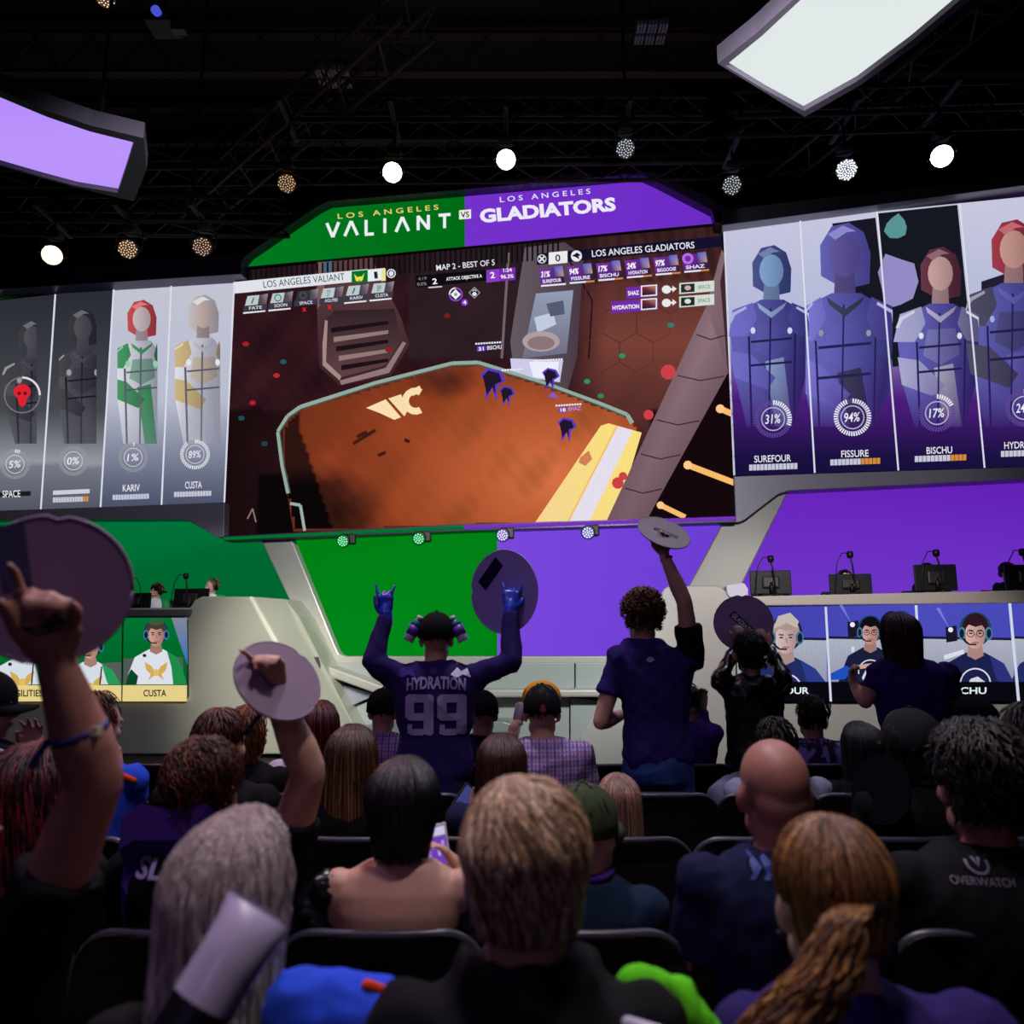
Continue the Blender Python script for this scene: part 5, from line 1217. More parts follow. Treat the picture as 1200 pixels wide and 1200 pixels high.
def person(label, px, pytop, Y, kind='sit', s=1.0, skin='fair', hairspec=None, top=('shirt', M_BLACK), legs=None, armL=None, armR=None, sleeves='short', yaw=0, pitch=0, roll=0,
           voxel=.011, sw=1.0, hat=None, lean=0.0, hood=False, folds=.0035, seed=0, hands=True, zseat=.50, wide=1.0, shoe=None, torso_yaw=0, hair_top=.012, name='person', cuff=None, collar=None, neck_open=0.0, shx=0.0, sleeve_mat=None):
    """head top at the given pixel and distance; armL/armR: list of (elbow, wrist, hand dir, palm normal, options)"""
    tp = P(px, pytop, Y); R = rotm(yaw, pitch, roll)
    c = tp - V((0, 0, (.135 + hair_top) * s))
    nb = c + V((-shx * .3, -.03 - lean * .12, -.165)) * s if False else c + V((-.0, -.022 - lean * .10, -.108 * s))
    hip_z = zseat if kind == 'sit' else .93 * s * (tp.z / 1.75 if s == 1.0 else 1)
    hip_y = c.y - .01 - lean * .35
    if kind == 'sit': hip_y = c.y + .02 - lean * .3
    base = (c.x + shx * .5, hip_y, 0)
    t = thing(name, label, 'person', base)
    SW = .185 * s * sw
    shz = nb.z - .072 * s; cx = c.x + shx
    sh = {k: V((cx + k * (SW - .02 * s), nb.y - .005, shz)) for k in (-1, 1)}
    H = shz - hip_z
    def lerp_y(z): q = (shz - z) / H; return nb.y + (hip_y - nb.y) * q
    def torso(g, infl, low=0.0, hi=.0):
        zs = []
        for q, rx, ry in ((1.06, .150, .115), (.94, .168, .125), (.78, .158, .112), (.6, .145, .102), (.42, .155, .108), (.25, .168, .114), (.1, .178, .110), (.0, .180, .096), (-.085, .150, .078), (-.15, .100, .064)):
            z = shz - H * q if q >= 0 else shz - q * .45 * s
            zs.append((V((cx + (c.x - cx) * max(0, min(1, -q * 7)), lerp_y(z) if q >= 0 else nb.y, z)), rx * s * wide * (sw if q < .5 else (1 + sw) / 2) + infl, ry * s * wide + infl))
        if hi: zs.append((V((c.x, nb.y + .004, nb.z + .012)), .068 * s + infl, .062 * s + infl))
        g.loft(zs, 28, 2.35)
    # ---- body
    g = G(); head_geo(g, c, R, s)
    g.tube([c + R @ V((0, -.022, -.04)) * s, nb + V((0, 0, .0)), nb - V((0, 0, .05))], [.056 * s, .056 * s, .068 * s], 16)
    torso(g, -.006)
    hip = {k: V((cx + k * .09 * s, hip_y + (.02 if kind == 'sit' else 0), hip_z)) for k in (-1, 1)}
    if legs and legs != 'std': knees, ankles = legs
    elif kind == 'sit':
        knees = {k: V((cx + k * .13 * s, hip_y + .43 * s, .50)) for k in (-1, 1)}; ankles = {k: V((cx + k * .13 * s, hip_y + .40 * s, .09)) for k in (-1, 1)}
    else:
        knees = {k: V((cx + k * .105 * s, hip_y + .02, hip_z * .53)) for k in (-1, 1)}; ankles = {k: V((cx + k * .12 * s, hip_y - .01, .09)) for k in (-1, 1)}
    trunk = G(); up = G()
    for k in (-1, 1):
        trunk.tube([hip[k], hip[k].lerp(knees[k], .5), knees[k], knees[k].lerp(ankles[k], .35), ankles[k]], [.088 * s, .082 * s, .062 * s, .058 * s, .042 * s], 14)
        g.tube([hip[k], knees[k], ankles[k]], [.07 * s, .05 * s, .034 * s], 10)
    # ---- arms
    hg = G(); sl = G(); arms = {-1: armL, 1: armR}
    UA, FA = .285 * s, .25 * s
    for k in (-1, 1):
        a = arms[k]
        if a is None:
            el = sh[k] + V((k * .05, .05, -UA * .95)); wr = V((cx + k * .12 * s, el.y + .22 * s, el.z - .02)) if kind == 'sit' else el + V((-k * .0, .09, -FA * .95))
            hd, hn, opt = (wr - el), V((0, 0, -1)) if kind == 'sit' else V((-k, 0, 0)), {}
        else:
            el, wr, hd, hn = V(a[0]), V(a[1]), V(a[2]), V(a[3]); opt = a[4] if len(a) > 4 else {}
            if opt.get('fit', True) and False: pass
        m1 = sh[k].lerp(el, .5); m2 = el.lerp(wr, .3); r_ = opt.get('thick', 1.0) * s
        if not opt.get('nohand'):
            g.tube([sh[k], m1, el], [.052 * r_, .046 * r_, .039 * r_], 14); g.tube([el, m2, el.lerp(wr, .7), wr], [.039 * r_, .042 * r_, .033 * r_, .026 * r_], 14)
        hm = hg
        hand(hm, wr, hd, hn, opt.get('side', 1), opt.get('curl', .3), opt.get('spread', .25), s * opt.get('hs', 1), opt.get('curls'), opt.get('thumb', .7))
        so = opt.get('sleeve', sleeves); rr = r_ * 1.0
        if so in ('long', 'short', 'cap'): sl.ell(sh[k], (.069 * rr,) * 3, None, 16, 10)
        if so == 'long': sl.tube([sh[k] + V((-k * .03, 0, -.005)), sh[k], m1, el], [.062 * rr, .066 * rr, .058 * rr, .052 * rr], 16); sl.tube([el, m2, el.lerp(wr, .75), el.lerp(wr, .97)], [.052 * rr, .052 * rr, .043 * rr, .038 * rr], 16, False)
        elif so == 'short': e2 = sh[k].lerp(el, .58); sl.tube([sh[k] + V((-k * .03, 0, -.005)), sh[k], sh[k].lerp(el, .3), e2], [.062 * rr, .066 * rr, .062 * rr, .062 * rr], 16, False)
        elif so == 'cap': sl.tube([sh[k] + V((-k * .03, 0, -.01)), sh[k].lerp(el, .25)], [.055 * rr, .056 * rr], 14)
    fine = voxel if voxel < .0095 else .0095
    g.v += []; kk = len(g.v); g.f += [tuple(i + kk for i in f) for f in hg.f]; g.v += hg.v
    vb = min(voxel * .72, .008) if (armL or armR) else min(voxel * .8, .0095)
    me = remesh(g, vb, 4, .5); off = world_loc(t)
    body = mko('body', from_world(me, off), SK[skin], t, True)
    # ---- clothes
    if top:
        gs = G(); torso(gs, .012, hi=neck_open == 0); kk = len(gs.v); gs.f += [tuple(i + kk for i in f) for f in sl.f]; gs.v += sl.v
        if kind == 'stand': gs.loft([(V((cx, hip_y, hip_z - .10 * s)), .172 * s * wide, .125 * s * wide), (V((cx, hip_y, hip_z + .1)), .172 * s * wide, .125 * s * wide), (V((cx, hip_y, hip_z + .2)), .16 * s * wide, .12 * s * wide)], 24, 2.3)
        if hood:
            gs.tube([nb + V((-.085 * s, .045, .0)), nb + V((-.075 * s, -.03, -.0)), nb + V((0, -.068, -.012)), nb + V((.075 * s, -.03, -.0)), nb + V((.085 * s, .045, .0))], [.026, .034, .044, .034, .026], 12)
            gs.ell(nb + V((0, -.075, -.085)), (.10 * s, .035, .085 * s))
        ms_ = remesh(gs, voxel, 3); wrinkle(ms_, folds, 13, seed + int(px), (1, 1, .6))
        shirt = mko(top[0], from_world(ms_, off), top[1], t, True)
        if collar: G().tube([nb + V((.062 * math.cos(a) * s, .058 * math.sin(a) * s + .004, .028 + .008 * math.sin(a))) for a in [2 * math.pi * k / 18 for k in range(19)]], .011 * s, 8, False).mk('collar', collar, shirt, True)
    else: shirt = None
    gt = G()
    gt.loft([(V((cx, hip_y, hip_z - .09 * s)), .165 * s * wide, .13 * s), (V((cx, hip_y, hip_z + .03)), .175 * s * wide, .13 * s), (V((cx, hip_y, hip_z + .1)), .155 * s * wide, .11 * s)], 20, 2.3)
    kk = len(gt.v); gt.f += [tuple(i + kk for i in f) for f in trunk.f]; gt.v += trunk.v
    mt_ = remesh(gt, max(voxel, .014), 3); wrinkle(mt_, folds, 11, seed + 3, (1, 1, .6))
    tr = mko('trousers', from_world(mt_, off), PANTS.get(px, M_JEANS), t, True)
    for k in (-1, 1):
        a = ankles[k]; fd = (V((0, 1, -.0)) if not (legs and legs != 'std') else V((-.2, 1, 0))).normalized()
        G().tube([a + V((0, -.03, -.045)), a + V((0, .05, -.05)), a + V((0, .15 * s, -.06))], [.036 * s, .04 * s, .03 * s], 12).mk('shoe', SHOES.get(px, M_SHOE), t, True)
    # ---- face
    T = lambda p: V(c) + R @ (V(p) * s)
    for k in (-1, 1):
        e = G().ell(T((k * .031, .079, .014)), (.0125 * s,) * 3, None, 10, 8).mk('eye', M_EYE, t, True)
        G().ell(T((k * .031, .0885, .014)), (.0055 * s, .004 * s, .0055 * s), R, 8, 6).mk('iris', M_IRIS, e, True)
    G().ell(T((0, .0935, -.0505)), (.021 * s, .005 * s, .007 * s), R, 12, 6).mk('mouth', M_LIP, t, True)
    if hairspec:
        hs = dict(hairspec); k_ = hs.pop('kind'); hs.setdefault('seed', int(px)); hair(t, c, R, s, k_, hs.pop('cols'), **hs)
    if hat: hat(t, c, R, s)
    t['hc'] = list(c)
    return dict(t=t, c=c, R=R, nb=nb, sh=sh, shirt=shirt, body=body, s=s, hip=hip)
PANTS = {}; SHOES = {}
M_JEANS = mat('denim_dark', '1d2438', .8, noise=.2, nscale=80); M_SHOE = mat('shoe_black', '151515', .5)
def cloth(name, col, rough=.85, n=.12, ns=50, bump=.25, **k): return mat(name, col, rough, spec=.15, noise=n, nscale=ns, bump=bump, bscale=400, **k)

def decal(pr, name, txt=None, polys=None, z0=None, h=.05, w=.2, xoff=0, m=None, bold=.03, arc=0.0, part=None, offs=.004):
    """flat print pressed on to the back of a shirt"""
    shirt = pr['shirt'] if part is None else part; off = world_loc(shirt.parent)
    me = shirt.data; bvh = BVHTree.FromPolygons([tuple(V(v.co) + off) for v in me.vertices], [tuple(p.vertices) for p in me.polygons])
    if txt:
        vs, fs = glyphs(txt, bold); mx = max(v[0] for v in vs); mn = min(v[0] for v in vs)
        pts = [((v[0] - mn) / (mx - mn) - .5, v[1] / .7) for v in vs]
    else:
        vs = []; fs = []
        for pl in polys: k = len(vs); vs += pl; fs.append(tuple(range(k, k + len(pl))))
        mx = max(v[0] for v in vs); mn = min(v[0] for v in vs); my = max(v[1] for v in vs); mny = min(v[1] for v in vs)
        pts = [((v[0] - mn) / (mx - mn) - .5, (v[1] - mny) / (my - mny)) for v in vs]
    bm = bmesh.new(); bv = [bm.verts.new((p[0] * w, 0, p[1] * h)) for p in pts]
    for f in fs:
        try: bm.faces.new([bv[i] for i in f])
        except ValueError: pass
    bmesh.ops.triangulate(bm, faces=bm.faces)
    for _ in range(3):
        es = [e for e in bm.edges if e.calc_length() > .014]
        if es: bmesh.ops.subdivide_edges(bm, edges=es, cuts=1)
    bmesh.ops.triangulate(bm, faces=bm.faces)
    cx = pr['nb'].x + xoff; ok = True
    for v in bm.verts:
        x = cx + v.co.x; z = z0 + v.co.z - arc * (v.co.x / (w / 2)) ** 2
        hit = bvh.ray_cast(V((x, pr['nb'].y - 1.0, z)), V((0, 1, 0)))
        y = hit[0].y if hit[0] is not None else pr['nb'].y - .1
        v.co = V((x, y - offs, z)) - off
    me2 = bpy.data.meshes.new(name); bm.to_mesh(me2); bm.free()
    o = mko(name, me2, m, shirt)
    return o
# ================================================================ THE AUDIENCE
ROWS = dict(Z=1.10, A=1.99, B=2.87, C=3.66, D=4.5)
BLK = cloth('cloth_black', '0c0c0f'); BLK2 = cloth('cloth_black_soft', '111014'); NAVYC = cloth('cloth_navy', '151b3c'); PURP = cloth('cloth_purple', '4a2a86'); PURPD = cloth('cloth_purple_deep', '2b1d5c')
GREYC = cloth('cloth_grey_lavender', '8f8fa8'); BLUEC = cloth('cloth_royal_blue', '2b4fd8'); ORANGEC = cloth('trim_orange', 'd8451c'); WHITEC = cloth('cloth_white', 'c8c4d8')
LEATHER = mat('leather_black', '0e0f12', .28, 0, .6, noise=.1, bump=.3, bscale=60); NEON = cloth('cloth_neon_green', '5fd21e'); TEALN = cloth('cloth_dark_teal', '12243a')
OLIVE = cloth('cap_olive', '3c4a30'); CAPB = cloth('cap_black', '121316'); GLOVE = mat('glove_blue', '2a46c8', .35, 0, .6); PRINT = mat('print_lilac', '9a8cc0', .6, bump=.1); PRINTW = mat('print_white', 'd8d4e6', .6); PRINTD = mat('print_dark', '201c3a', .6); PRINTB = mat('print_blue', '26408c', .6)
M_PLAID = mat('plaid_cotton', '7a70b0', .8)
def plaid():
    nt = M_PLAID.node_tree; n = nt.nodes; b = n['Principled BSDF']; tc = n.new('ShaderNodeTexCoord'); prev = None
    cols = [('X', 17, '3a2c8c'), ('Z', 15, '33289a'), ('X', 34, 'c4bfe0'), ('Z', 31, 'a04a50')]
    val = None
    for ax, sc, c in cols:
        w = n.new('ShaderNodeTexWave'); w.bands_direction = ax; w.inputs['Scale'].default_value = sc / 2; nt.links.new(tc.outputs['Object'], w.inputs[0])
        mr = n.new('ShaderNodeMapRange'); mr.inputs[1].default_value = .55; mr.inputs[2].default_value = .7; mr.inputs[4].default_value = .6; nt.links.new(w.outputs[1], mr.inputs[0])
        mx = n.new('ShaderNodeMix'); mx.data_type = 'RGBA'; nt.links.new(mr.outputs[0], mx.inputs[0]); mx.inputs[7].default_value = (*lin(c), 1)
        if val is None: mx.inputs[6].default_value = (*lin('8f88c8'), 1)
        else: nt.links.new(val, mx.inputs[6])
        val = mx.outputs[2]
    nt.links.new(val, b.inputs['Base Color'])
plaid()
BROWN = ['4a2c1c', '5c3622', '6e4228']; DARK = ['17110f', '201614', '120e0e']; BLACKH = ['0d0b0d', '151216', '1c181c']; AUB = ['4a1418', '2a0c12', '6a1c22', '1a0a0e']
UPV = V((0, 0, 1)); FW = V((0, 1, 0)); BK = V((0, -1, 0))
PEOPLE = {}
def ell_disc(name, label, cx, cy, a_px, b_px, rot, Y, m, band=None, txt=None, th=.006, tilt_sign=1, seed=0, cat='fan sign'):
    """round cardboard fan sign; a_px and b_px are how large its axes show"""
    c = P(cx, cy, Y); k = Y / 900 * 1.02
    CF = (c - V((0, 0, CAMZ))).normalized(); k = (c - V((0, 0, CAMZ))).length / 900; CR = CF.cross(V((0, 0, 1))).normalized(); CU = CR.cross(CF); ra = math.radians(rot)
    e1 = CR * math.cos(ra) + CU * math.sin(ra); e2f = -CR * math.sin(ra) + CU * math.cos(ra)
    q = min(1, b_px / a_px); e2 = e2f * q + CF * math.sqrt(1 - q * q) * tilt_sign; nn = e1.cross(e2).normalized()
    if nn.dot(CF) > 0: nn = -nn
    R0 = a_px * k; t = thing(name, label, cat, tuple(c)); n = 48; o = []
    for i in range(n):
        a = 2 * math.pi * i / n; r_ = R0 * (1 - (.06 if abs(a - math.pi / 2) < .1 else 0)); o.append(e1 * r_ * math.cos(a) + e2 * r_ * math.sin(a))
    g = G(); g.add([c + p + nn * th / 2 for p in o] + [c + p - nn * th / 2 for p in o], [tuple(range(n)), tuple(range(2 * n - 1, n - 1, -1))] + [(i, n + i, n + (i + 1) % n, (i + 1) % n) for i in range(n)])
    g.mk('disc', m, t)
    G().tube([c + p * .985 for p in o] + [c + o[0] * .985], th * .7, 6, False).mk('edge', m, t, True)
    if band:
        bx, by, bw, bh, br, bm_ = band; rb = math.radians(br); u = e1 * math.cos(rb) + e2 * math.sin(rb); w = -e1 * math.sin(rb) + e2 * math.cos(rb); bc = c + e1 * bx * R0 + e2 * by * R0 + nn * (th / 2 + .0015)
        pl = mk('printed_band', [bc + u * sx * bw * R0 + w * sy * bh * R0 for sx, sy in ((-1, -1), (1, -1), (1, 1), (-1, 1))], [(0, 1, 2, 3)], bm_, t)
        if txt:
            vs, fs = glyphs(txt, .04); mx = max(v[0] for v in vs); mn = min(v[0] for v in vs)
            mk('lettering', [bc + nn * .0015 + u * ((v[0] - mn) / (mx - mn) * 2 - 1) * bw * R0 * .9 + w * (v[1] / .7 - .5) * bh * R0 * 1.2 for v in vs], fs, PRINTW, t)
    return t
M_CARD = mat('card_lilac', '6a5c7e', .6, noise=.06, nscale=6); M_CARDN = mat('card_near', '86658e', .6, noise=.12, nscale=3)
def strap(t, path, r, m, name='wristband'): return G().tube(path, r, 6).mk(name, m, t, True)
def ring_band(p0, ax, r, w, m, t, name='wristband'):
    g = G().lathe([(r, -w / 2), (r + .003, -w / 2), (r + .003, w / 2), (r, w / 2)], p0, ax, 22, False); return g.mk(name, m, t, True)

# ---------- row Z, nearest
# raised bare arm at the left edge, the rest of the body outside the frame
sE = P(112, 915, 1.36); sW = P(66, 778, 1.30); 
d = person('person in a black T-shirt at the left edge, raised bare arm with blue wristband', -62, 905, 1.42, 'sit', 1.05, 'tan', dict(kind='short', cols=DARK, n=200), ('t_shirt', BLK), armR=(sE, sW, P(60, 700, 1.27) - sW, BK * 1 + V((.1, 0, 0)), dict(side=-1, curls=[.12, .85, .9, .95], spread=.4, thumb=.5, hs=1.12, thick=1.12)), voxel=.011, shx=.0)
PEOPLE['armguy'] = d
bw = sE.lerp(sW, .42); ax = (sW - sE).normalized(); ring_band(bw, ax, .043, .014, mat('band_blue', '27306e', .4), d['t']); G().box(bw + V((.036, -.02, .004)), (.018, .02, .014)).mk('clasp', mat('clasp_gold', 'e0c8a8', .3), d['t'])
G().tube([bw + V((-.042, -.012, -.01)), bw + V((-.055, -.02, -.035)), bw + V((-.06, -.02, -.05))], [.006, .006, .008], 6).mk('strap_end', mat('band_blue', '27306e', .4), d['t'])
ring_band(sW + (P(50, 700, 1.27) - sW) * .62, (P(50, 700, 1.27) - sW).normalized(), .034, .005, M_BLACK, d['t'], 'finger_strap')
ell_disc('fan_sign', 'large round violet card held up in the raised hand at the left edge', 60, 690, 74, 76, 0, 1.33, M_CARDN, (-.46, .42, .16, .42, 12, mat('band_violet', '3a3564', .6)))
# blond long-haired person with inflatable stick
d = person('person with long ash-blond hair and a black, blue and orange jersey', 281, 952, 1.26, 'sit', 1.0, 'pale',
           dict(kind='long', cols=['ccbcb8', 'dccec8', 'a8968e', 'ece0dc'], n=1900, rad=.0017, hang=(.27, 1.0, .66, -.03), wave=.012, lift=.005, rough=.003, root='9a867e', hw=.92, swirl=.3),
           ('jersey', BLK), voxel=.011, yaw=-14, armR=(P(430, 1230, 1.22), P(330, 1290, 1.42), V((-.6, .4, .4)), V((0, 0, -1)), dict(curl=.8)), sleeves='short', seed=4, shx=.02)
PEOPLE['blondlong'] = d
# blue yoke and orange piping over the right shoulder
shr = d['sh'][1]
g = G(); g.tube([shr + V((-.11, -.01, .07)), shr + V((-.04, -.02, .055)), shr + V((.02, .0, .035)), shr + V((.07, .03, -.06)), shr + V((.09, .05, -.14))], [.045, .068, .078, .075, .07], 16)
mm = remesh(g, .008, 2); wrinkle(mm, .004, 16, 3); o = mko('blue_yoke', from_world(mm, world_loc(d['t'])), BLUEC, d['t'], True)
G().tube([shr + V((-.20, -.085, -.055)), shr + V((-.1, -.105, -.06)), shr + V((-.02, -.11, -.085)), shr + V((.05, -.1, -.13))], .009, 8).mk('piping', ORANGEC, d['t'], True)
G().tube([shr + V((.03, -.02, .098)), shr + V((.06, -.0, .078)), shr + V((.075, .02, .045))], .009, 8).mk('piping', ORANGEC, d['t'], True)
# inflatable stick
a, b = P(307, 1062, 1.04), P(196, 1245, .98)
t = thing('inflatable_stick', 'white inflatable cheering stick with a dark printed label, in front of the ash-blond hair', 'inflatable stick', tuple((a + b) / 2))
ax = (b - a).normalized(); side = ax.cross(V((0, 1, 0))).normalized(); dep = ax.cross(side)
g = G(); secs = [(0, .044, .003), (.006, .046, .008), (.03, .042, .026), (.07, .040, .034), (.18, .040, .036), (.30, .040, .036)]
vs = []; n = 20
for h, rx, ry in secs:
    for j in range(n):
        q = 2 * math.pi * j / n; vs.append(a + ax * h + side * rx * math.cos(q) + dep * ry * math.sin(q))
g.add(vs, [(i * n + j, i * n + (j + 1) % n, (i + 1) * n + (j + 1) % n, (i + 1) * n + j) for i in range(len(secs) - 1) for j in range(n)] + [tuple(range(n)), tuple((len(secs) - 1) * n + j for j in range(n))])
M_STICK = mat('stick_white', 'b9acc6', .32, coat=.3); g.mk('tube', M_STICK, t, True)
vs = []; m_ = 9
for h in (.115, .17, .23, .295):
    for j in range(m_):
        q = math.pi * (-.5 + (-.36 + .72 * j / (m_ - 1))); vs.append(a + ax * h + side * .0415 * math.cos(q + 0) * 1 + dep * .0372 * math.sin(q))
if dep.y < 0: vs = [v - dep * 2 * (v - a).dot(dep) for v in vs]
mk('printed_label', vs, [(i * m_ + j, i * m_ + j + 1, (i + 1) * m_ + j + 1, (i + 1) * m_ + j) for i in range(3) for j in range(m_ - 1)], mat('label_black', '0e0c16', .4), t, True)
for q0, q1, m0 in ((.20, .29, -.012), (.22, .285, .012)): mk('printed_figure', [a + ax * h + side * (m0 + w_) + dep * (-1 if dep.y > 0 else 1) * .0385 for h, w_ in ((q0, -.003), (q0, .004), (q1, .008), (q1, -.007))], [(0, 1, 2, 3)], mat('label_lilac', '6a5c8c', .5), t)
# short blond man with black hoodie
d = person('person with short swept blond hair and a black hooded jacket with green shoulder', 615, 906, 1.20, 'sit', 1.02, 'fair',
           dict(kind='short', cols=['c8a27a', 'dcb890', '8e6a4c', 'ecd0ac', '6e5038'], n=2000, rad=.0019, length=.09, lift=.0075, rough=.006, root='a88664', swirl=2.0, hang=(.11, .80, .72, .01)),
           ('hooded_jacket', BLK2), sleeves='long', hood=True, voxel=.011, folds=.005, seed=8, sw=.98, hair_top=.016)
PEOPLE['blondshort'] = d
shr = d['sh'][1]
g = G(); g.tube([shr + V((-.005, .03, .04)), shr + V((.045, .04, .022)), shr + V((.085, .05, -.04)), shr + V((.1, .05, -.14))], [.03, .042, .045, .05], 14)
mm = remesh(g, .007, 2); wrinkle(mm, .004, 16, 5); mko('green_shoulder_panel', from_world(mm, world_loc(d['t'])), NEON, d['t'], True)
G().tube([shr + V((-.03, -.058, .034)), shr + V((.01, -.066, .022)), shr + V((.055, -.06, .004)), shr + V((.085, -.045, -.022))], [.009, .013, .013, .010], 8).mk('shoulder_stripe', WHITEC, d['t'], True)
# brown ponytail
pe = [P(992, 1075, 1.12), P(972, 1135, 1.11), P(930, 1190, 1.12), P(885, 1270, 1.13)]
d = person('person with honey-brown hair in a long loose ponytail and a purple top', 966, 950, 1.28, 'sit', .98, 'pale',
           dict(kind='pony', cols=['6a4426', '8a5e34', '4c2e1c', 'a87840'], n=1300, rad=.0016, length=.14, lift=.004, rough=.003, swirl=.1, hang=(.09, .8, .72, .0),
                pony=((.012, -.106, .035), pe, (.018, .058), 620, .016)), ('top', PURPD), voxel=.011, seed=12, shx=.03)
PEOPLE['pony'] = d
G().ell(d['c'] + V((.012, -.106, .035)), (.024, .02, .018), None, 14, 8).mk('hair_tie', M_BLACK, d['t'], True)
for k in (-1, 1): G().ell(d['c'] + V((k * .082, .0, -.036)), (.004,) * 3, None, 8, 6).mk('earring', M_STEEL, d['t'], True)

# ---------- row A
d = person('person with wavy brown hair, purple and black jersey, raised arm with black wrist strap', 243, 866, 2.2, 'sit', 1.04, 'fair', dict(kind='short', cols=['4c2616', '7a3c1e', '35190f'], n=1000, rad=.0017, length=.06, lift=.012, wave=.012, rough=.008, swirl=1.5, hang=(.13, .84, .8, 0), hw=1.04),
           ('jersey', BLK), voxel=.012, sw=1.12, armR=(P(362, 905, 2.1), P(322, 812, 2.05), P(312, 770, 2.0) - P(322, 812, 2.05), BK, dict(side=-1, curls=[.25, .7, .75, .6], spread=.45, thick=1.12, hs=1.05)), seed=21, shx=.03)
PEOPLE['slu'] = d
decal(d, 'back_panel', polys=[[(0, 0), (1, 0), (1, .95), (.82, 1.05), (.5, 1.0), (.18, 1.05), (0, .95)]], z0=.80, h=.36, w=.26, m=PURP, xoff=-.03, offs=.003)
decal(d, 'lettering', txt='SLUMBER', z0=P(190, 1026, 2.1).z, h=.045, w=.34, xoff=.05, m=PRINT, bold=.03, offs=.006)
wv = P(326, 826, 2.05); ring_band(wv, (P(322, 812, 2.05) - P(362, 905, 2.1)).normalized(), .034, .022, mat('strap_black', '1c2230', .6), d['t']); G().tube([wv + V((-.03, -.02, -.01)), wv + V((-.055, -.03, -.045)), wv + V((-.07, -.03, -.065))], [.007, .006, .010], 8).mk('strap_end', mat('strap_black', '1c2230', .6), d['t'])
ell_disc('fan_sign', 'tilted round lilac card in the raised hand with the black wrist strap', 326, 797, 50, 37, -38, 2.03, mat('card_mauve', '8a7488', .6))
d = person('person with a black bob and an off-shoulder top, looking at a phone', 474, 889, 2.12, 'sit', .96, 'fair', dict(kind='bob', cols=BLACKH, n=700, rad=.0026, lift=.006, rough=.006, hang=(.15, .70, .76, 0)),
           ('off_shoulder_top', BLK), voxel=.011, sleeves='none', neck_open=1, armR=(P(560, 1066, 2.1), P(541, 1022, 2.26), V((-.65, .05, .75)), V((-.4, 0, .3)), dict(side=-1, curl=.45, sleeve='none')), seed=31)
PEOPLE['bob'] = d
# lower the top so that neck and upper back stay bare, ruffled sleeves
me = d['shirt'].data; n = len(me.vertices); co = np.empty(n * 3); me.vertices.foreach_get('co', co); co = co.reshape(-1, 3); zc = d['sh'][1].z - .012
bmx = bmesh.new(); bmx.from_mesh(me); bmesh.ops.bisect_plane(bmx, geom=bmx.verts[:] + bmx.edges[:] + bmx.faces[:], plane_co=(0, -.05, zc - .055), plane_no=(0, -.12, 1), clear_outer=True); bmx.to_mesh(me); bmx.free()
SEQ = mat('sequin_cloth', '1a1a1e', .3, .2, noise=.9, nscale=160)
for k in (-1, 1):
    g = G(); s0 = d['sh'][k]; g.tube([s0 + V((k * .03, -.01, .0)), s0 + V((k * .045, .0, -.05)), s0 + V((k * .055, .01, -.12))], [.05, .062, .058], 14)
    mm = remesh(g, .009, 1); wrinkle(mm, .007, 40, 3, (.3, .3, 1)); mko('ruffled_sleeve', from_world(mm, world_loc(d['t'])), SEQ, d['t'], True)
ph = P(512, 994, 2.26); t = thing('phone', 'white phone with a lit purple picture on its screen, held by the black-haired person', 'phone', tuple(ph))
Rp = Matrix.Rotation(math.radians(-12), 3, 'Y') @ Matrix.Rotation(math.radians(-20), 3, 'X'); G().box(ph, (.068, .009, .125), Rp).mk('case', mat('phone_white', 'd8d4e0', .3), t, bevel=.003)
def scr(dx, dz, w, h, col, e, nm='screen'):
    cc = ph + Rp @ V((dx, -.0062, dz)); return mk(nm, [cc + Rp @ V((sx * w / 2, 0, sz * h / 2)) for sx, sz in ((-1, -1), (1, -1), (1, 1), (-1, 1))], [(0, 1, 2, 3)], emit('phone_' + nm + str(col[0]), col, e), t)
scr(0, -.008, .058, .07, (108, 60, 176), 1); scr(0, .042, .058, .022, (196, 192, 226), 1)
for k in range(4): scr(-.02 + k * .013, -.012 + (k % 2) * .02, .008, .018, (206, 190, 236), 1, 'picture_element')
d = person('person in an olive green cap and dark teal jacket with a purple collar', 686, 914, 2.16, 'sit', .98, 'fair', dict(kind='buzz', cols=DARK, n=120), ('jacket', TEALN), sleeves='long', voxel=.012, yaw=-38,
           hat=lambda t, c, R, s: cap_hat(t, c, R, s, OLIVE, 1), seed=41, sw=.95, collar=PURP)
PEOPLE['olive'] = d
d = person('bald person in a navy T-shirt with blue chevrons on its back', 903, 864, 2.02, 'sit', 1.08, 'tan', None, ('t_shirt', NAVYC), voxel=.011, sw=1.05, seed=51, hair_top=.0)
PEOPLE['bald'] = d
for q in range(3): decal(d, 'chevron', polys=[[(0, 0), (.4, 0), (1, .5), (.4, 1), (0, 1), (.6, .5)]], z0=P(892, 1032, 1.9).z, h=.05, w=.032, xoff=-.085 + q * .03, m=PRINTB)
d = person('person with dark curly hair, black jacket with emblem and lettering on the back', 1140, 850, 2.1, 'sit', 1.16, 'tan', dict(kind='curly', cols=['120c0a', '1a110d', '0c0808'], n=500, rad=.003, length=.07, wave=.015, lift=.012, rough=.01, hang=(.11, .95, .85, 0), hw=1.06),
           ('jacket', BLK2), sleeves='long', voxel=.012, sw=1.12, seed=61, wide=1.08)
PEOPLE['curly'] = d
PRG = mat('print_grey', '6a6678', .6); zz = P(1153, 1040, 1.95).z
decal(d, 'lettering', txt='OVERWATCH', z0=zz, h=.017, w=.14, xoff=-.088, m=PRG, bold=.01)
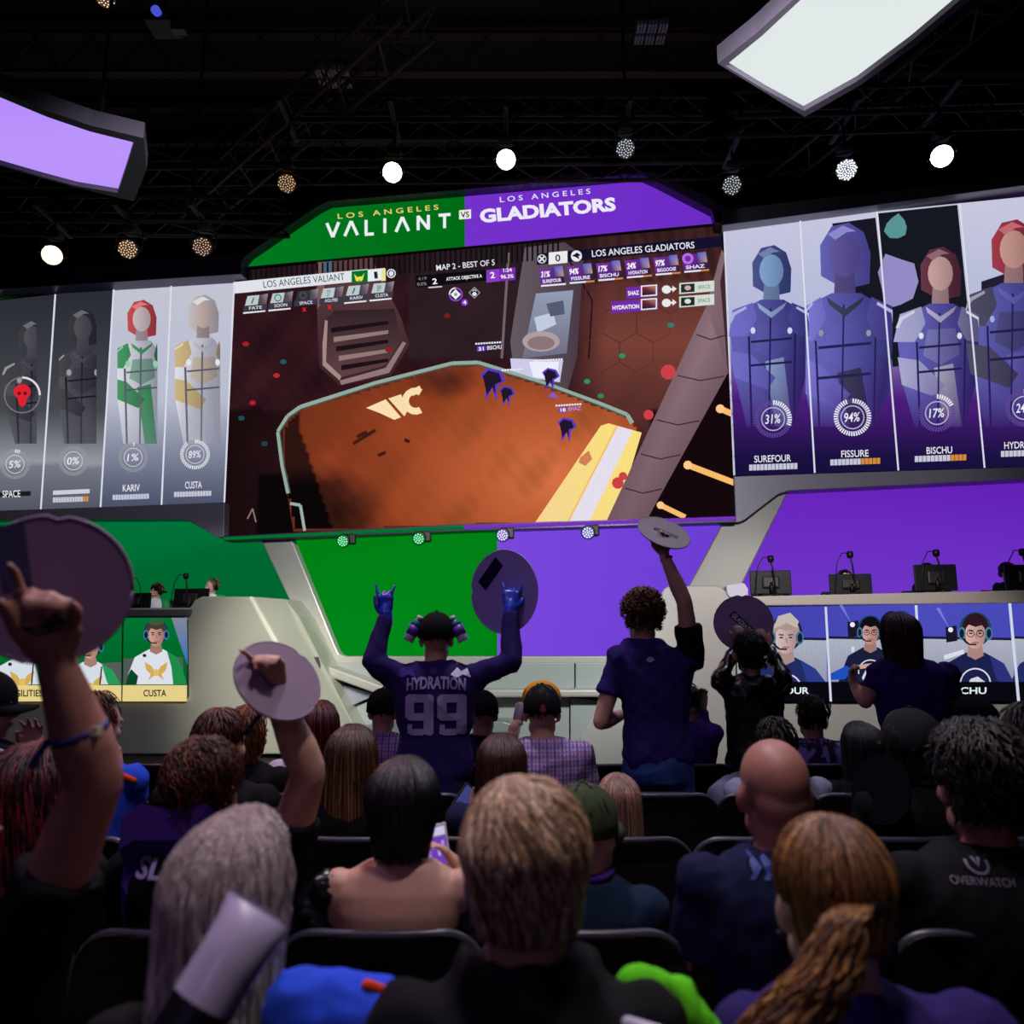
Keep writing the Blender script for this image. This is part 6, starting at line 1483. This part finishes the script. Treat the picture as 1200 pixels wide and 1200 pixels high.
o1 = [[(.5 + .5 * math.cos(math.radians(a)), .5 + .5 * math.sin(math.radians(a))), (.5 + .5 * math.cos(math.radians(a + 15)), .5 + .5 * math.sin(math.radians(a + 15))), (.5 + .38 * math.cos(math.radians(a + 15)), .5 + .38 * math.sin(math.radians(a + 15))), (.5 + .38 * math.cos(math.radians(a)), .5 + .38 * math.sin(math.radians(a)))] for a in range(160, 380, 15)]
decal(d, 'emblem', polys=o1 + [[(.3, .8), (.5, .35), (.45, .8)], [(.7, .8), (.5, .35), (.55, .8)]], z0=zz + .022, h=.035, w=.05, xoff=-.088, m=PRG)
d = person('person with long dark hair lit red on the crown, below the raised bare arm', 42, 872, 2.15, 'sit', 1.0, 'tan', dict(kind='long', cols=['2e1014', '541820', '1a0c10', '6e1e26'], n=500, rad=.003, wave=.02, lift=.012), ('top', BLK), voxel=.013, sw=1.05, seed=71)  # red light on the hair is put into the strand colours
PEOPLE['redleft'] = d

# ---------- row B
d = person('person in a dark cap and white-striped black top, clapping at the left edge', -12, 787, 3.1, 'sit', 1.03, 'fair', dict(kind='short', cols=DARK, n=150), ('top', BLK2), sleeves='long', voxel=.013, yaw=-70,
           hat=lambda t, c, R, s: cap_hat(t, c, R, s * 1.1, CAPB, 1), armR=(P(70, 905, 3.15), P(36, 885, 3.35), V((.05, 0, 1)), BK, dict(side=-1, curl=.25, spread=.6, sleeve='long')), seed=81)
PEOPLE['capleft'] = d
G().tube([d['sh'][1] + V((-.09, -.055, .065)), d['sh'][1] + V((.0, -.065, .035)), d['sh'][1] + V((.05, -.05, -.01))], .007, 6).mk('shoulder_stripe', WHITEC, d['t'], True)
d = person('person with tousled brown hair and a blue and orange top, clapping', 116, 812, 3.12, 'sit', 1.0, 'fair', dict(kind='short', cols=BROWN, n=350, rad=.0032, length=.07, lift=.014, rough=.008), ('top', BLUEC), sleeves='short', voxel=.012,
           yaw=-20, armR=(P(158, 955, 3.2), P(136, 918, 3.4), V((-.03, 0, 1)), V((-1, 0, 0)), dict(side=1, curl=.12, spread=.25, hs=1.1)), seed=83)
PEOPLE['clap'] = d
strap(d['t'], [d['sh'][1] + V((-.0, -.07, .03)), d['sh'][1] + V((.04, -.06, .01))], .012, ORANGEC, 'shoulder_stripe')
d = person('person with neat chestnut hair, just beyond the wavy-haired person raising an arm', 262, 829, 2.98, 'sit', 1.04, 'fair', dict(kind='short', cols=['4a2416', '5e3220', '38190f'], n=420, rad=.003, length=.07, lift=.007, hang=(.12, .84, .76, 0)), ('sweater', BLK), sleeves='long', voxel=.012, yaw=-8, seed=85)
PEOPLE['chest'] = d
d = person('person with ginger-brown hair curling at the neck, beyond the chestnut hair', 292, 829, 3.75, 'sit', 1.0, 'fair', dict(kind='bob', cols=['6a3a1c', '8a5228', '50301a'], n=380, rad=.0036, wave=.02, lift=.014, hang=(.15, .9, .8, 0), hw=.92), ('top', BLK2), sleeves='long', voxel=.013, yaw=-25, seed=87)
PEOPLE['ginger'] = d
d = person('person with long brown hair turning blond at the tips', 414, 850, 3.05, 'sit', .96, 'fair', dict(kind='long', cols=['3a2418', '4a2c1c', '8a6240', '5c3a26'], n=650, rad=.0028, root='2c1a14', hang=(.30, 1.12, .7, -.02), lift=.007, hw=1.05), ('top', BLK), voxel=.013, seed=89)
PEOPLE['ombre'] = d
d = person('person with straight dark brown hair, holding a blue tablet', 588, 860, 3.05, 'sit', .94, 'fair', dict(kind='long', cols=['2a1812', '3a2018', '4c2a1c'], n=500, rad=.0028, hang=(.24, 1.1, .7, -.02), hw=1.02), ('top', NAVYC), voxel=.013, seed=91,
           armL=(P(545, 965, 3.1), P(556, 955, 3.35), V((.2, 0, .8)), V((0, -1, 0)), dict(curl=.4)))
PEOPLE['tablet'] = d
tb = P(556, 944, 3.42); t = thing('tablet', 'blue-lit tablet between two chairs, held by the dark brown-haired person', 'tablet', tuple(tb)); Rt = Matrix.Rotation(math.radians(35), 3, 'Y') @ Matrix.Rotation(math.radians(-25), 3, 'X')
G().box(tb, (.17, .01, .12), Rt).mk('case', M_PLAST, t, bevel=.004); mk('screen', [tb + Rt @ V((sx * .075, -.0065, sz * .05)) for sx, sz in ((-1, -1), (1, -1), (1, 1), (-1, 1))], [(0, 1, 2, 3)], emit('tablet_screen', (60, 62, 120), 1), t)
d = person('small person with straight strawberry-blond hair, low in a chair behind the green cap', 724, 907, 3.05, 'sit', .86, 'pale', dict(kind='long', cols=['8a6652', 'a87e66', '6e5048'], n=550, rad=.0026, hang=(.22, 1.12, .75, -.0), lift=.004), ('top', PURPD), voxel=.013, seed=93)
PEOPLE['kid'] = d
d = person('person in a grey-green flat cap in front of the standing violet top', 1064, 834, 3.05, 'sit', 1.04, 'tan', dict(kind='bob', cols=DARK, n=250, rad=.003, hang=(.13, .95, .8, 0)), ('jacket', BLK), sleeves='long', voxel=.013,
           hat=lambda t, c, R, s: cap_hat(t, c, R, s * 1.14, cloth('cap_greygreen', '171c1e'), 1, flat=True), seed=95, sw=1.05)
PEOPLE['flatcap'] = d
d = person('person with short dark hair at the right edge of the audience', 1196, 822, 3.0, 'sit', 1.06, 'tan', dict(kind='short', cols=DARK, n=250, rad=.003), ('top', BLK), voxel=.013, yaw=25, seed=97)
PEOPLE['rightedge'] = d

# ---------- row C
d = person('person with long wine-red hair and a white jersey, before the beige block', 372, 822, 3.85, 'sit', 1.0, 'fair', dict(kind='long', cols=AUB, n=500, rad=.003, hang=(.30, 1.15, .75, -.02), lift=.01, hw=1.12), ('jersey', WHITEC), voxel=.013, seed=101)
PEOPLE['wine'] = d
# the standing fan with number 99
Y9 = 4.0
gl = dict(side=-1, curls=[.1, .75, .75, .15], spread=.6, hs=1.1, sleeve='long', thick=1.12)
d = person('standing person in a bottle hat and 99 jersey, both blue-gloved hands raised', 512, 717, Y9, 'stand', 1.0, 'fair', dict(kind='buzz', cols=DARK, n=80), ('jersey', PURPD), sleeves='long', voxel=.011, sw=1.17, wide=1.05,
           armL=(P(437, 776, Y9 - .05), P(452, 722, Y9 + .05), P(451, 690, Y9 + .06) - P(452, 722, Y9 + .05), V((.3, 1, 0)), dict(gl, side=1)),
           armR=(P(600, 775, Y9 - .05), P(598, 716, Y9 + .05), P(600, 688, Y9 + .08) - P(598, 716, Y9 + .05), FW, dict(gl, side=-1)), seed=111, folds=.004)
PEOPLE['99'] = d; N99 = d
def nine(x):
    o = [(x + .04, 1), (x + .40, 1), (x + .46, .95), (x + .46, .08), (x + .38, 0), (x + .08, 0), (x + .04, .06), (x + .04, .24), (x + .18, .24), (x + .18, .18), (x + .30, .18), (x + .30, .40), (x + .08, .40), (x + .0, .50), (x + .0, .94)]
    # build as rectangles with the bowl left open
    R_ = lambda a, b, c_, e: [(x + a, b), (x + c_, b), (x + c_, e), (x + a, e)]
    return [R_(.0, .44, .15, .93), [(x + .0, .93), (x + .31, .93), (x + .31, 1.0), (x + .05, 1.0)], R_(.15, .80, .31, .93), R_(.15, .36, .31, .54), [(x + .0, .44), (x + .06, .36), (x + .15, .36), (x + .15, .44)],
            [(x + .31, 0.04), (x + .42, 0), (x + .47, .05), (x + .47, .95), (x + .42, 1), (x + .31, 1)], R_(.12, 0.0, .31, .16), [(x + .04, .04), (x + .12, 0), (x + .12, .27), (x + .04, .27)]]
za, zb = P(520, 861, Y9 - .1).z, P(520, 813, Y9 - .1).z
decal(d, 'number', polys=nine(0) + nine(.53), z0=za, h=zb - za, w=.30, m=PRINT, offs=.006, xoff=.015)
decal(d, 'name_lettering', txt='HYDRATION', z0=P(520, 806, Y9 - .1).z, h=.056, w=.29, m=PRINT, bold=.03, offs=.006, arc=.01, xoff=.015)
decal(d, 'collar_emblem', polys=[[(0, .4), (.3, 1), (.8, .9), (1, .4), (.7, .3), (.6, 0), (.3, .2)]], z0=P(506, 791, Y9 - .1).z, h=.035, w=.045, m=PURP, offs=.006)
for k in (-1, 1):
    decal(d, 'shoulder_marking', polys=[[(0, .3), (.3, 1), (.5, .6), (.8, .9), (1, 0), (.6, .3), (.3, 0)]], z0=d['sh'][k].z - .0, h=.05, w=.10, xoff=k * .135, m=PURP if k < 0 else PRINTW, offs=.006)
# gloves over the hands
gm = G()
for (wr, pt, sd, nn) in ((P(452, 722, Y9 + .05), P(451, 690, Y9 + .06), 1, V((.3, 1, 0))), (P(598, 716, Y9 + .05), P(600, 688, Y9 + .08), -1, FW)):
    hg = G(); hand(hg, wr - (pt - wr).normalized() * .0, pt - wr, nn, sd, s=1.19, curls=[.1, .75, .75, .15], spread=.57); hg.tube([wr - (pt - wr).normalized() * .04, wr + (pt - wr).normalized() * .02], [.038, .036], 14)
    mm = remesh(hg, .0065, 2); mko('glove', from_world(mm, world_loc(d['t'])), GLOVE, d['t'], True)
cp = cap_hat(d['t'], d['c'], d['R'], 1.04, CAPB, 1)
HM = dict(lab=mat('bottle_label', '6a3cae', .4), clear=mat('bottle_plastic', 'aeb8d0', .12, 0, .6, coat=.5), teal=mat('bottle_teal', '1c6a8a', .3), white=mat('bottle_cap', 'e6e4ee', .4))
for k in (-1, 1):
    b0 = d['c'] + V((k * .142, -.03, .0)); ax = V((-k * .52, 0, 1)).normalized()
    bt = G().lathe([(a_ * .92, b_ * .72) for a_, b_ in ((.008, -.004), (.03, 0), (.033, .01), (.031, .03), (.033, .05))], b0, ax, 18).mk('bottle', HM['clear'], cp, True)
    bt2 = G().lathe([(a_ * .92, b_ * .72) for a_, b_ in ((.034, .045), (.034, .115))], b0, ax, 18).mk('bottle_label', HM['lab'], cp, True)
    G().lathe([(a_ * .92, b_ * .72) for a_, b_ in ((.033, .11), (.033, .13), (.026, .15), (.014, .165), (.013, .17))], b0, ax, 18).mk('bottle_shoulder', HM['teal'], cp, True)
    G().lathe([(a_ * .92, b_ * .72) for a_, b_ in ((.017, .168), (.018, .172), (.018, .19), (.012, .194))], b0, ax, 16).mk('bottle_cap', HM['white'], cp, True)
    G().tube([b0 + ax * .06, d['c'] + V((k * .08, -.02, .045))], .012, 8).mk('bracket', CAPB, cp, True)
ell_disc('fan_sign', 'round lilac card with a dark stripe behind the right blue glove of the 99 jersey', 590, 693, 49, 39, 90, Y9 + .16, mat('card_pale_violet', 'bcaef0', .6), (.42, .38, .16, .4, 48, mat('band_navy', '16123c', .6)))
# the tall man in the purple polo
YT = 4.02; dk = cloth('polo_purple', '2c1d62'); PANTS[752] = cloth('denim_blue', '2c4684')
d = person('tall standing person with curly ginger-brown hair and purple top, one arm straight up', 752, 693, YT, 'stand', 1.05, 'fair', dict(kind='short', cols=['5a3820', '7a5430', '3c2416'], n=700, rad=.003, length=.04, wave=.03, lift=.018, rough=.012, hang=(.10, .78, .7, .01)), ('hooded_top', dk),
           voxel=.011, sw=1.06, shx=.055, hood=True, wide=.95, armR=(P(802, 705, YT - .1), P(778, 650, YT - .05), P(775, 628, YT) - P(778, 650, YT - .05), BK, dict(side=-1, curls=[.3, .7, .8, .7], thick=.98)),
           armL=(P(704, 846, YT - .05), P(728, 838, YT + .14), V((.5, .6, .1)), V((0, 0, -1)), dict(curl=.5)), seed=121, folds=.004)
PEOPLE['tall'] = d; s0 = d['sh'][1]; e0 = P(802, 705, YT - .1)
g = G().tube([s0 + V((-.03, 0, 0)), s0, s0.lerp(e0, .35), s0.lerp(e0, .6)], [.066, .074, .072, .072], 16, False); mm = remesh(g, .009, 2); wrinkle(mm, .003, 14, 2); mko('black_sleeve', from_world(mm, world_loc(d['t'])), BLK, d['t'], True)
decal(d, 'collar_emblem', polys=[[(0, .4), (.3, 1), (.8, .9), (1, .4), (.7, .3), (.6, 0), (.3, .2)]], z0=P(759, 776, YT).z, h=.03, w=.045, m=PRINT, offs=.012, xoff=.01)
wq = P(781, 655, YT - .05); ring_band(wq, (P(778, 650, YT - .05) - P(802, 705, YT - .1)).normalized(), .031, .008, M_BLACK, d['t'])
ell_disc('fan_sign', 'flat tilted round card in the straight-up hand of the tall standing person', 778, 624, 31, 15, -24, YT - .02, mat('card_grey', '8f8688', .6), (.1, .0, .45, .1, 0, M_BLACK))
# leather jacket person
YL = 4.55
d = person('standing person in a shiny black leather jacket holding a round card overhead', 877, 742, YL, 'stand', .94, 'fair', dict(kind='short', cols=DARK, n=350, rad=.0034, length=.07, lift=.016, rough=.01, hang=(.13, .85, .8, 0), hw=1.04), ('leather_jacket', LEATHER), sleeves='long', voxel=.012, sw=1.0,
           armL=(P(842, 795, YL - .1), P(866, 757, YL + .1), V((.15, .1, 1)), FW, dict(side=1, curl=.4)), armR=(P(921, 795, YL - .1), P(900, 760, YL + .1), V((-.35, .1, .8)), FW, dict(side=-1, curl=.4)), seed=131, folds=.006)
PEOPLE['leather'] = d
ell_disc('fan_sign', 'round dark card with a slanted lettered band over the leather-jacketed person', 871, 730, 32, 31, 0, YL + .2, mat('card_dusk', '9a86a8', .6), (.05, -.1, .62, .13, -46, mat('band_ink', '17122e', .6)), 'GLADIATORS')
d = person('person in a bright purple top, hand up, left of the leather jacket', 805, 800, 4.75, 'sit', .9, 'fair', dict(kind='short', cols=DARK, n=100), ('top', PURP), sleeves='long', voxel=.013,
           armR=(P(826, 868, 4.7), P(824, 830, 4.75), V((-.02, 0, 1)), BK, dict(side=-1, curl=.35, hs=.95)), seed=133)
PEOPLE['purpleclap'] = d
# plaid
d = person('person in a violet plaid shirt and a black and orange cap, hand raised', 635, 800, 3.95, 'sit', 1.06, 'fair', dict(kind='buzz', cols=DARK, n=80), ('plaid_shirt', M_PLAID), sleeves='long', voxel=.012, sw=1.1,
           armL=(P(606, 905, 3.9), P(601, 872, 4.05), V((.0, .1, 1)), V((.6, .4, 0)), dict(side=1, curl=.75)), seed=141)
PEOPLE['plaid'] = d; OR = cloth('cap_orange', 'e89a20')
cp = cap_hat(d['t'], d['c'], d['R'], 1.05, CAPB, 1)
G().ell(d['c'] + V((0, .035, .078)), (.100, .06, .088), None, 24, 14).mk('orange_front', OR, cp, True)
decal(d, 'cap_emblem', polys=[[(0, .3), (.3, 1), (.7, 1), (1, .3), (.5, 0)]], z0=d['c'].z + .02, h=.04, w=.035, m=mat('emblem_red', '8a2030', .6), part=cp, offs=.004)
for k in (0,):
    G().lathe([(.012, 0), (.03, .01), (.03, .09), (.012, .1)], P(607, 846, 4.1), (.2, 0, 1), 14).mk('white_cup', mat('cup_white', 'd0c8e0', .4), d['t'], True)
d = person('person in a round black cap left of the 99 jersey, blue and violet checked shoulders', 450, 806, 4.75, 'sit', 1.04, 'fair', dict(kind='buzz', cols=DARK, n=80), ('checked_shirt', M_PLAID), sleeves='long', voxel=.013, hat=lambda t, c, R, s: cap_hat(t, c, R, s * 1.04, CAPB, 1), seed=143)
PEOPLE['cap1'] = d
d = person('person in a round black cap just right of the 99 jersey, blue shoulders', 566, 808, 4.75, 'sit', 1.04, 'fair', dict(kind='buzz', cols=DARK, n=80), ('top', NAVYC), sleeves='long', voxel=.013, hat=lambda t, c, R, s: cap_hat(t, c, R, s * 1.02, CAPB, 1), seed=144)
PEOPLE['cap2'] = d
# grey sweatshirt with crossed leg
YG = 3.8
PANTS[906] = cloth('trousers_lavender', '7c7a92'); SHOES[906] = mat('shoe_white', 'c4bcd8', .5)
kn = {-1: P(842, 930, YG + .32), 1: P(935, 950, YG + .42)}; an = {-1: P(866, 912, YG + .62), 1: V((P(935, 950, YG + .42).x, YG + .4, .09))}
d = person('person with short dark hair and lavender trousers, one knee up, beyond the bald head', 906, 841, YG, 'sit', 1.04, 'tan', dict(kind='short', cols=DARK, n=350, rad=.003, length=.05, lift=.010, rough=.008), ('sweatshirt', GREYC), sleeves='long', voxel=.012, seed=151, legs=(kn, an), sw=1.1)
PEOPLE['grey'] = d
# feltrank
d = person('person with a dark round haircut and a white and violet jersey with number 21', 949, 815, 4.68, 'sit', .98, 'tan', dict(kind='short', cols=DARK, n=300, rad=.0032, length=.06, lift=.012, hw=1.02), ('jersey', cloth('jersey_lilac', '9a88cc')), voxel=.012, seed=161)
PEOPLE['21'] = d
decal(d, 'name_lettering', txt='FELTRANK', z0=P(960, 876, 4.5).z, h=.035, w=.24, m=PRINTD, bold=.03, offs=.005, arc=.01)
decal(d, 'number', txt='21', z0=P(960, 893, 4.5).z, h=.09, w=.16, m=PRINTD, bold=.06, offs=.005)
d = person('person with very long straight black hair beside the white and violet jersey', 1008, 846, 3.8, 'sit', 1.0, 'fair', dict(kind='long', cols=BLACKH, n=400, rad=.003, hang=(.34, 1.1, .7, -.02)), ('top', BLK), voxel=.013, seed=163)
PEOPLE['longblack'] = d
# standing woman right
YW = 4.25
d = person('standing person with wine-dark hair and violet top, before the right camera screens', 1052, 718, YW, 'stand', .98, 'fair', dict(kind='long', cols=['2c1016', '3c141c', '1c0c12', '50181f'], n=500, rad=.003, hang=(.24, .85, .62, -.03), lift=.012, hw=1.0), ('printed_top', cloth('top_violet', '2c1c66')),
           sleeves='long', voxel=.012, sw=1.12, wide=1.12, yaw=-12, armL=(P(1014, 822, YW), P(1001, 803, YW + .1), V((-.2, .0, 1)), V((.6, -.4, 0)), dict(side=1, curl=.85, sleeve='short')), seed=171, folds=.006, shx=.04)
PEOPLE['violet'] = d
decal(d, 'back_print', polys=o1, z0=P(1075, 855, YW).z, h=.16, w=.26, m=PRINTB, xoff=.06)
d = person('person in a rounded black cap right of the standing violet top', 1133, 819, 4.1, 'sit', 1.06, 'tan', dict(kind='short', cols=DARK, n=150), ('jacket', BLK), sleeves='long', voxel=.013, yaw=40, hat=lambda t, c, R, s: cap_hat(t, c, R, s * 1.14, CAPB, 1), seed=173)
PEOPLE['cap3'] = d
ell_disc('fan_sign', 'dusky violet round card leaning between the long black hair and the flat-topped cap', 1032, 926, 33, 27, 80, 2.95, mat('card_deep', '0b0912', .9, spec=.05))

# ---------- players on the stage, seated on the platforms
PLAT = 1.22
def player(label, cl, px, pytop, d_, hatm, yaw, shirtm, colr):
    q = S(px, pytop, d_); Y = q.y
    pr = person(label, px, pytop, Y, 'sit', 1.02, 'pale', dict(kind='short', cols=colr, n=140, rad=.004, length=.06, lift=.01), ('jersey', shirtm), voxel=.014, zseat=PLAT + .48, yaw=yaw, seed=int(px),
                legs=({k: V((q.x + k * .12, Y - .35, PLAT + .5)) for k in (-1, 1)}, {k: V((q.x + k * .12, Y - .33, PLAT + .09)) for k in (-1, 1)}), hat=None,
                armL=(V((q.x - .26, Y - .05, q.z - .55)), V((q.x - .16, Y - .28, q.z - .58)), V((0, -1, 0)), V((0, 0, -1)), {}), armR=(V((q.x + .26, Y - .05, q.z - .55)), V((q.x + .16, Y - .28, q.z - .58)), V((0, -1, 0)), V((0, 0, -1)), {}))
    headset(pr['t'], pr['c'], pr['R'], 1.02)
    if hatm: cap_hat(pr['t'], pr['c'], pr['R'], 1.02, hatm, -1)
    seatc = thing('gaming_chair', 'black high-backed chair of the player ' + cl, 'chair', (q.x, Y + .1, PLAT))
    G().box((q.x, Y + .02, PLAT + .42), (.5, .48, .08)).mk('seat', M_CHAIR, seatc, bevel=.03)
    G().box((q.x, Y + .28, PLAT + .74), (.46, .08, .58)).mk('backrest', M_CHAIR, seatc, bevel=.03)
    G().tube([(q.x, Y + .02, PLAT + .4), (q.x, Y + .02, PLAT + .06)], .03, 10).mk('post', M_STEEL, seatc, True)
    for k in range(5):
        a_ = 2 * math.pi * k / 5; G().tube([(q.x, Y + .02, PLAT + .07), (q.x + .28 * math.cos(a_), Y + .02 + .28 * math.sin(a_), PLAT + .035)], .022, 8).mk('foot', M_STEEL, seatc, True)
    return pr
JW = mat('jersey_white_green', 'dfe4ea', .7)
dP = CD - 1.25
for a in (('player with a dark cap in a white and green jersey on the left console', 'with the dark cap', 184, 683, dP, CAPB, 150), ('player with sandy hair in a white jersey beside the beige block of the console', 'with sandy hair', 249, 678, dP, None, 145)):
    pr = player(*a[:7], JW, ['6a5a3a', '8a744a'])
    o = decal(pr, 'x', polys=[[(0, 0), (1, 0), (1, 1), (0, 1)]], z0=pr['nb'].z - .3, h=.1, w=.1, m=JW); bpy.data.objects.remove(o)
    s0 = pr['sh'][1]; g = G().tube([s0 + V((-.07, 0, .035)), s0 + V((0, 0, .01)), s0 + V((.04, -.02, -.08)), s0 + V((.06, -.03, -.16))], [.05, .078, .076, .07], 14); mm = remesh(g, .012, 2)
    mko('green_sleeve', from_world(mm, world_loc(pr['t'])), mat('jersey_green', '1fa050', .7), pr['t'], True)
dPR = RD - 1.25; JP = cloth('jersey_black_print', '1a1a26')
player('player hidden behind the second right monitor in a black jersey', 'behind the second right monitor', 990, 668, dPR, None, 180, JP, DARK)
player('player hidden behind the tallest right monitor in a black jersey', 'behind the tallest right monitor', 1086, 660, dPR, None, 180, JP, DARK)
player('player hidden behind the last right monitor in a black and white jersey', 'behind the last right monitor', 1180, 659, dPR, None, 170, JP, DARK)
player('player hidden behind the corner-most right monitor in a black jersey', 'behind the corner-most right monitor', 906, 672, dPR, None, 180, JP, DARK)

# ---------- chairs: one for every seated or standing person, and empty ones between
DESC = dict(blondlong='the ash-blond hair', blondshort='the black hooded jacket', pony='the ponytail', armguy='the raised bare arm', slu='the wavy-haired arm raiser', bob='the black bob', olive='the olive cap', bald='the bald person',
            curly='the dark curly hair', redleft='the red-lit hair', capleft='the striped cap wearer', clap='the clapping blue top', chest='the chestnut hair', ombre='the blond hair tips', tablet='the tablet holder', kid='the strawberry-blond person',
            flatcap='the flat cap', rightedge='the right-edge dark hair', wine='the wine-red hair', plaid='the violet plaid shirt', cap1='the checked-shirt cap wearer', cap2='the blue-shouldered cap wearer', grey='the lavender trousers', longblack='the very long hair',
            cap3='the rounded black cap', purpleclap='the bright purple top', ginger='the ginger-brown hair')
DESC['99'] = 'the 99 jersey'; DESC['tall'] = 'the tall person'; DESC['leather'] = 'the leather jacket'; DESC['violet'] = 'the violet top'; DESC['21'] = 'the 21 jersey'
rowname = dict(Z='nearest', A='second', B='third', C='fourth', D='fifth'); starts = dict(Z=-.28, A=-.42, B=-.30, C=-.27, D=.06)
rows = {}
for k, pr in PEOPLE.items():
    y = pr['c'].y; r_ = min(ROWS, key=lambda q: abs(ROWS[q] + (.17) - y)); rows.setdefault(r_, []).append((pr['c'].x, k))
SEATX = dict(Z=[-.85, -.45, .03, .50, 1.0], A=[-1.42, -.86, -.335, .19, .715, 1.24], B=None, C=None, D=None)
CHX = dict(A=[P(x, 1060, 1.99).x for x in (-30, 215, 447, 682, 925, 1160)], B=[P(x, 965, 2.87).x for x in (-80, 82, 244, 418, 570, 728, 892, 1056, 1218)], C=[P(x, 918, 3.66).x for x in (-10, 115, 240, 365, 486, 652, 778, 900, 1010, 1140)], D=[P(x, 887, 4.5).x for x in (60, 165, 270, 375, 480, 590, 700, 812, 948, 1060, 1165)], Z=[P(x, 1280, 1.10).x for x in (-180, 235, 640, 1040, 1450)])
import copy
ORD = ['first', 'second', 'third', 'fourth', 'fifth', 'sixth', 'seventh']
for r_, xs in CHX.items():
    occ = {}
    for i_, x in enumerate(xs):
        near = sorted(rows.get(r_, []), key=lambda q: abs(q[0] - x))
        if near and abs(near[0][0] - x) < .24: occ[i_] = near[0][1]; rows[r_].remove(near[0])
    anch = dict(occ)
    for i_, x in enumerate(xs):
        if i_ in occ:
            k = occ[i_]; fold = k in ('99', 'tall', 'leather', 'violet'); lab = f'black chair in the {rowname[r_]} row ' + ('folded up behind ' if fold else 'seating ') + DESC[k]
        else:
            fold = False; q = min(anch, key=lambda a: (abs(a - i_), a)); n_ = abs(q - i_); sd = 'right' if q < i_ else 'left'
            lab = f'empty black chair in the {rowname[r_]} row, {"next" if n_ == 1 else ORD[n_ - 1]} to the {sd} of {DESC[anch[q]]}'
        chair(x, ROWS[r_], lab, fold)
print('unseated', rows)
for pr in PEOPLE.values():
    if 'hc' in pr['t']: del pr['t']['hc']
for o in bpy.data.objects:
    if 'hc' in o: del o['hc']
bpy.data.scenes.remove(TMP)
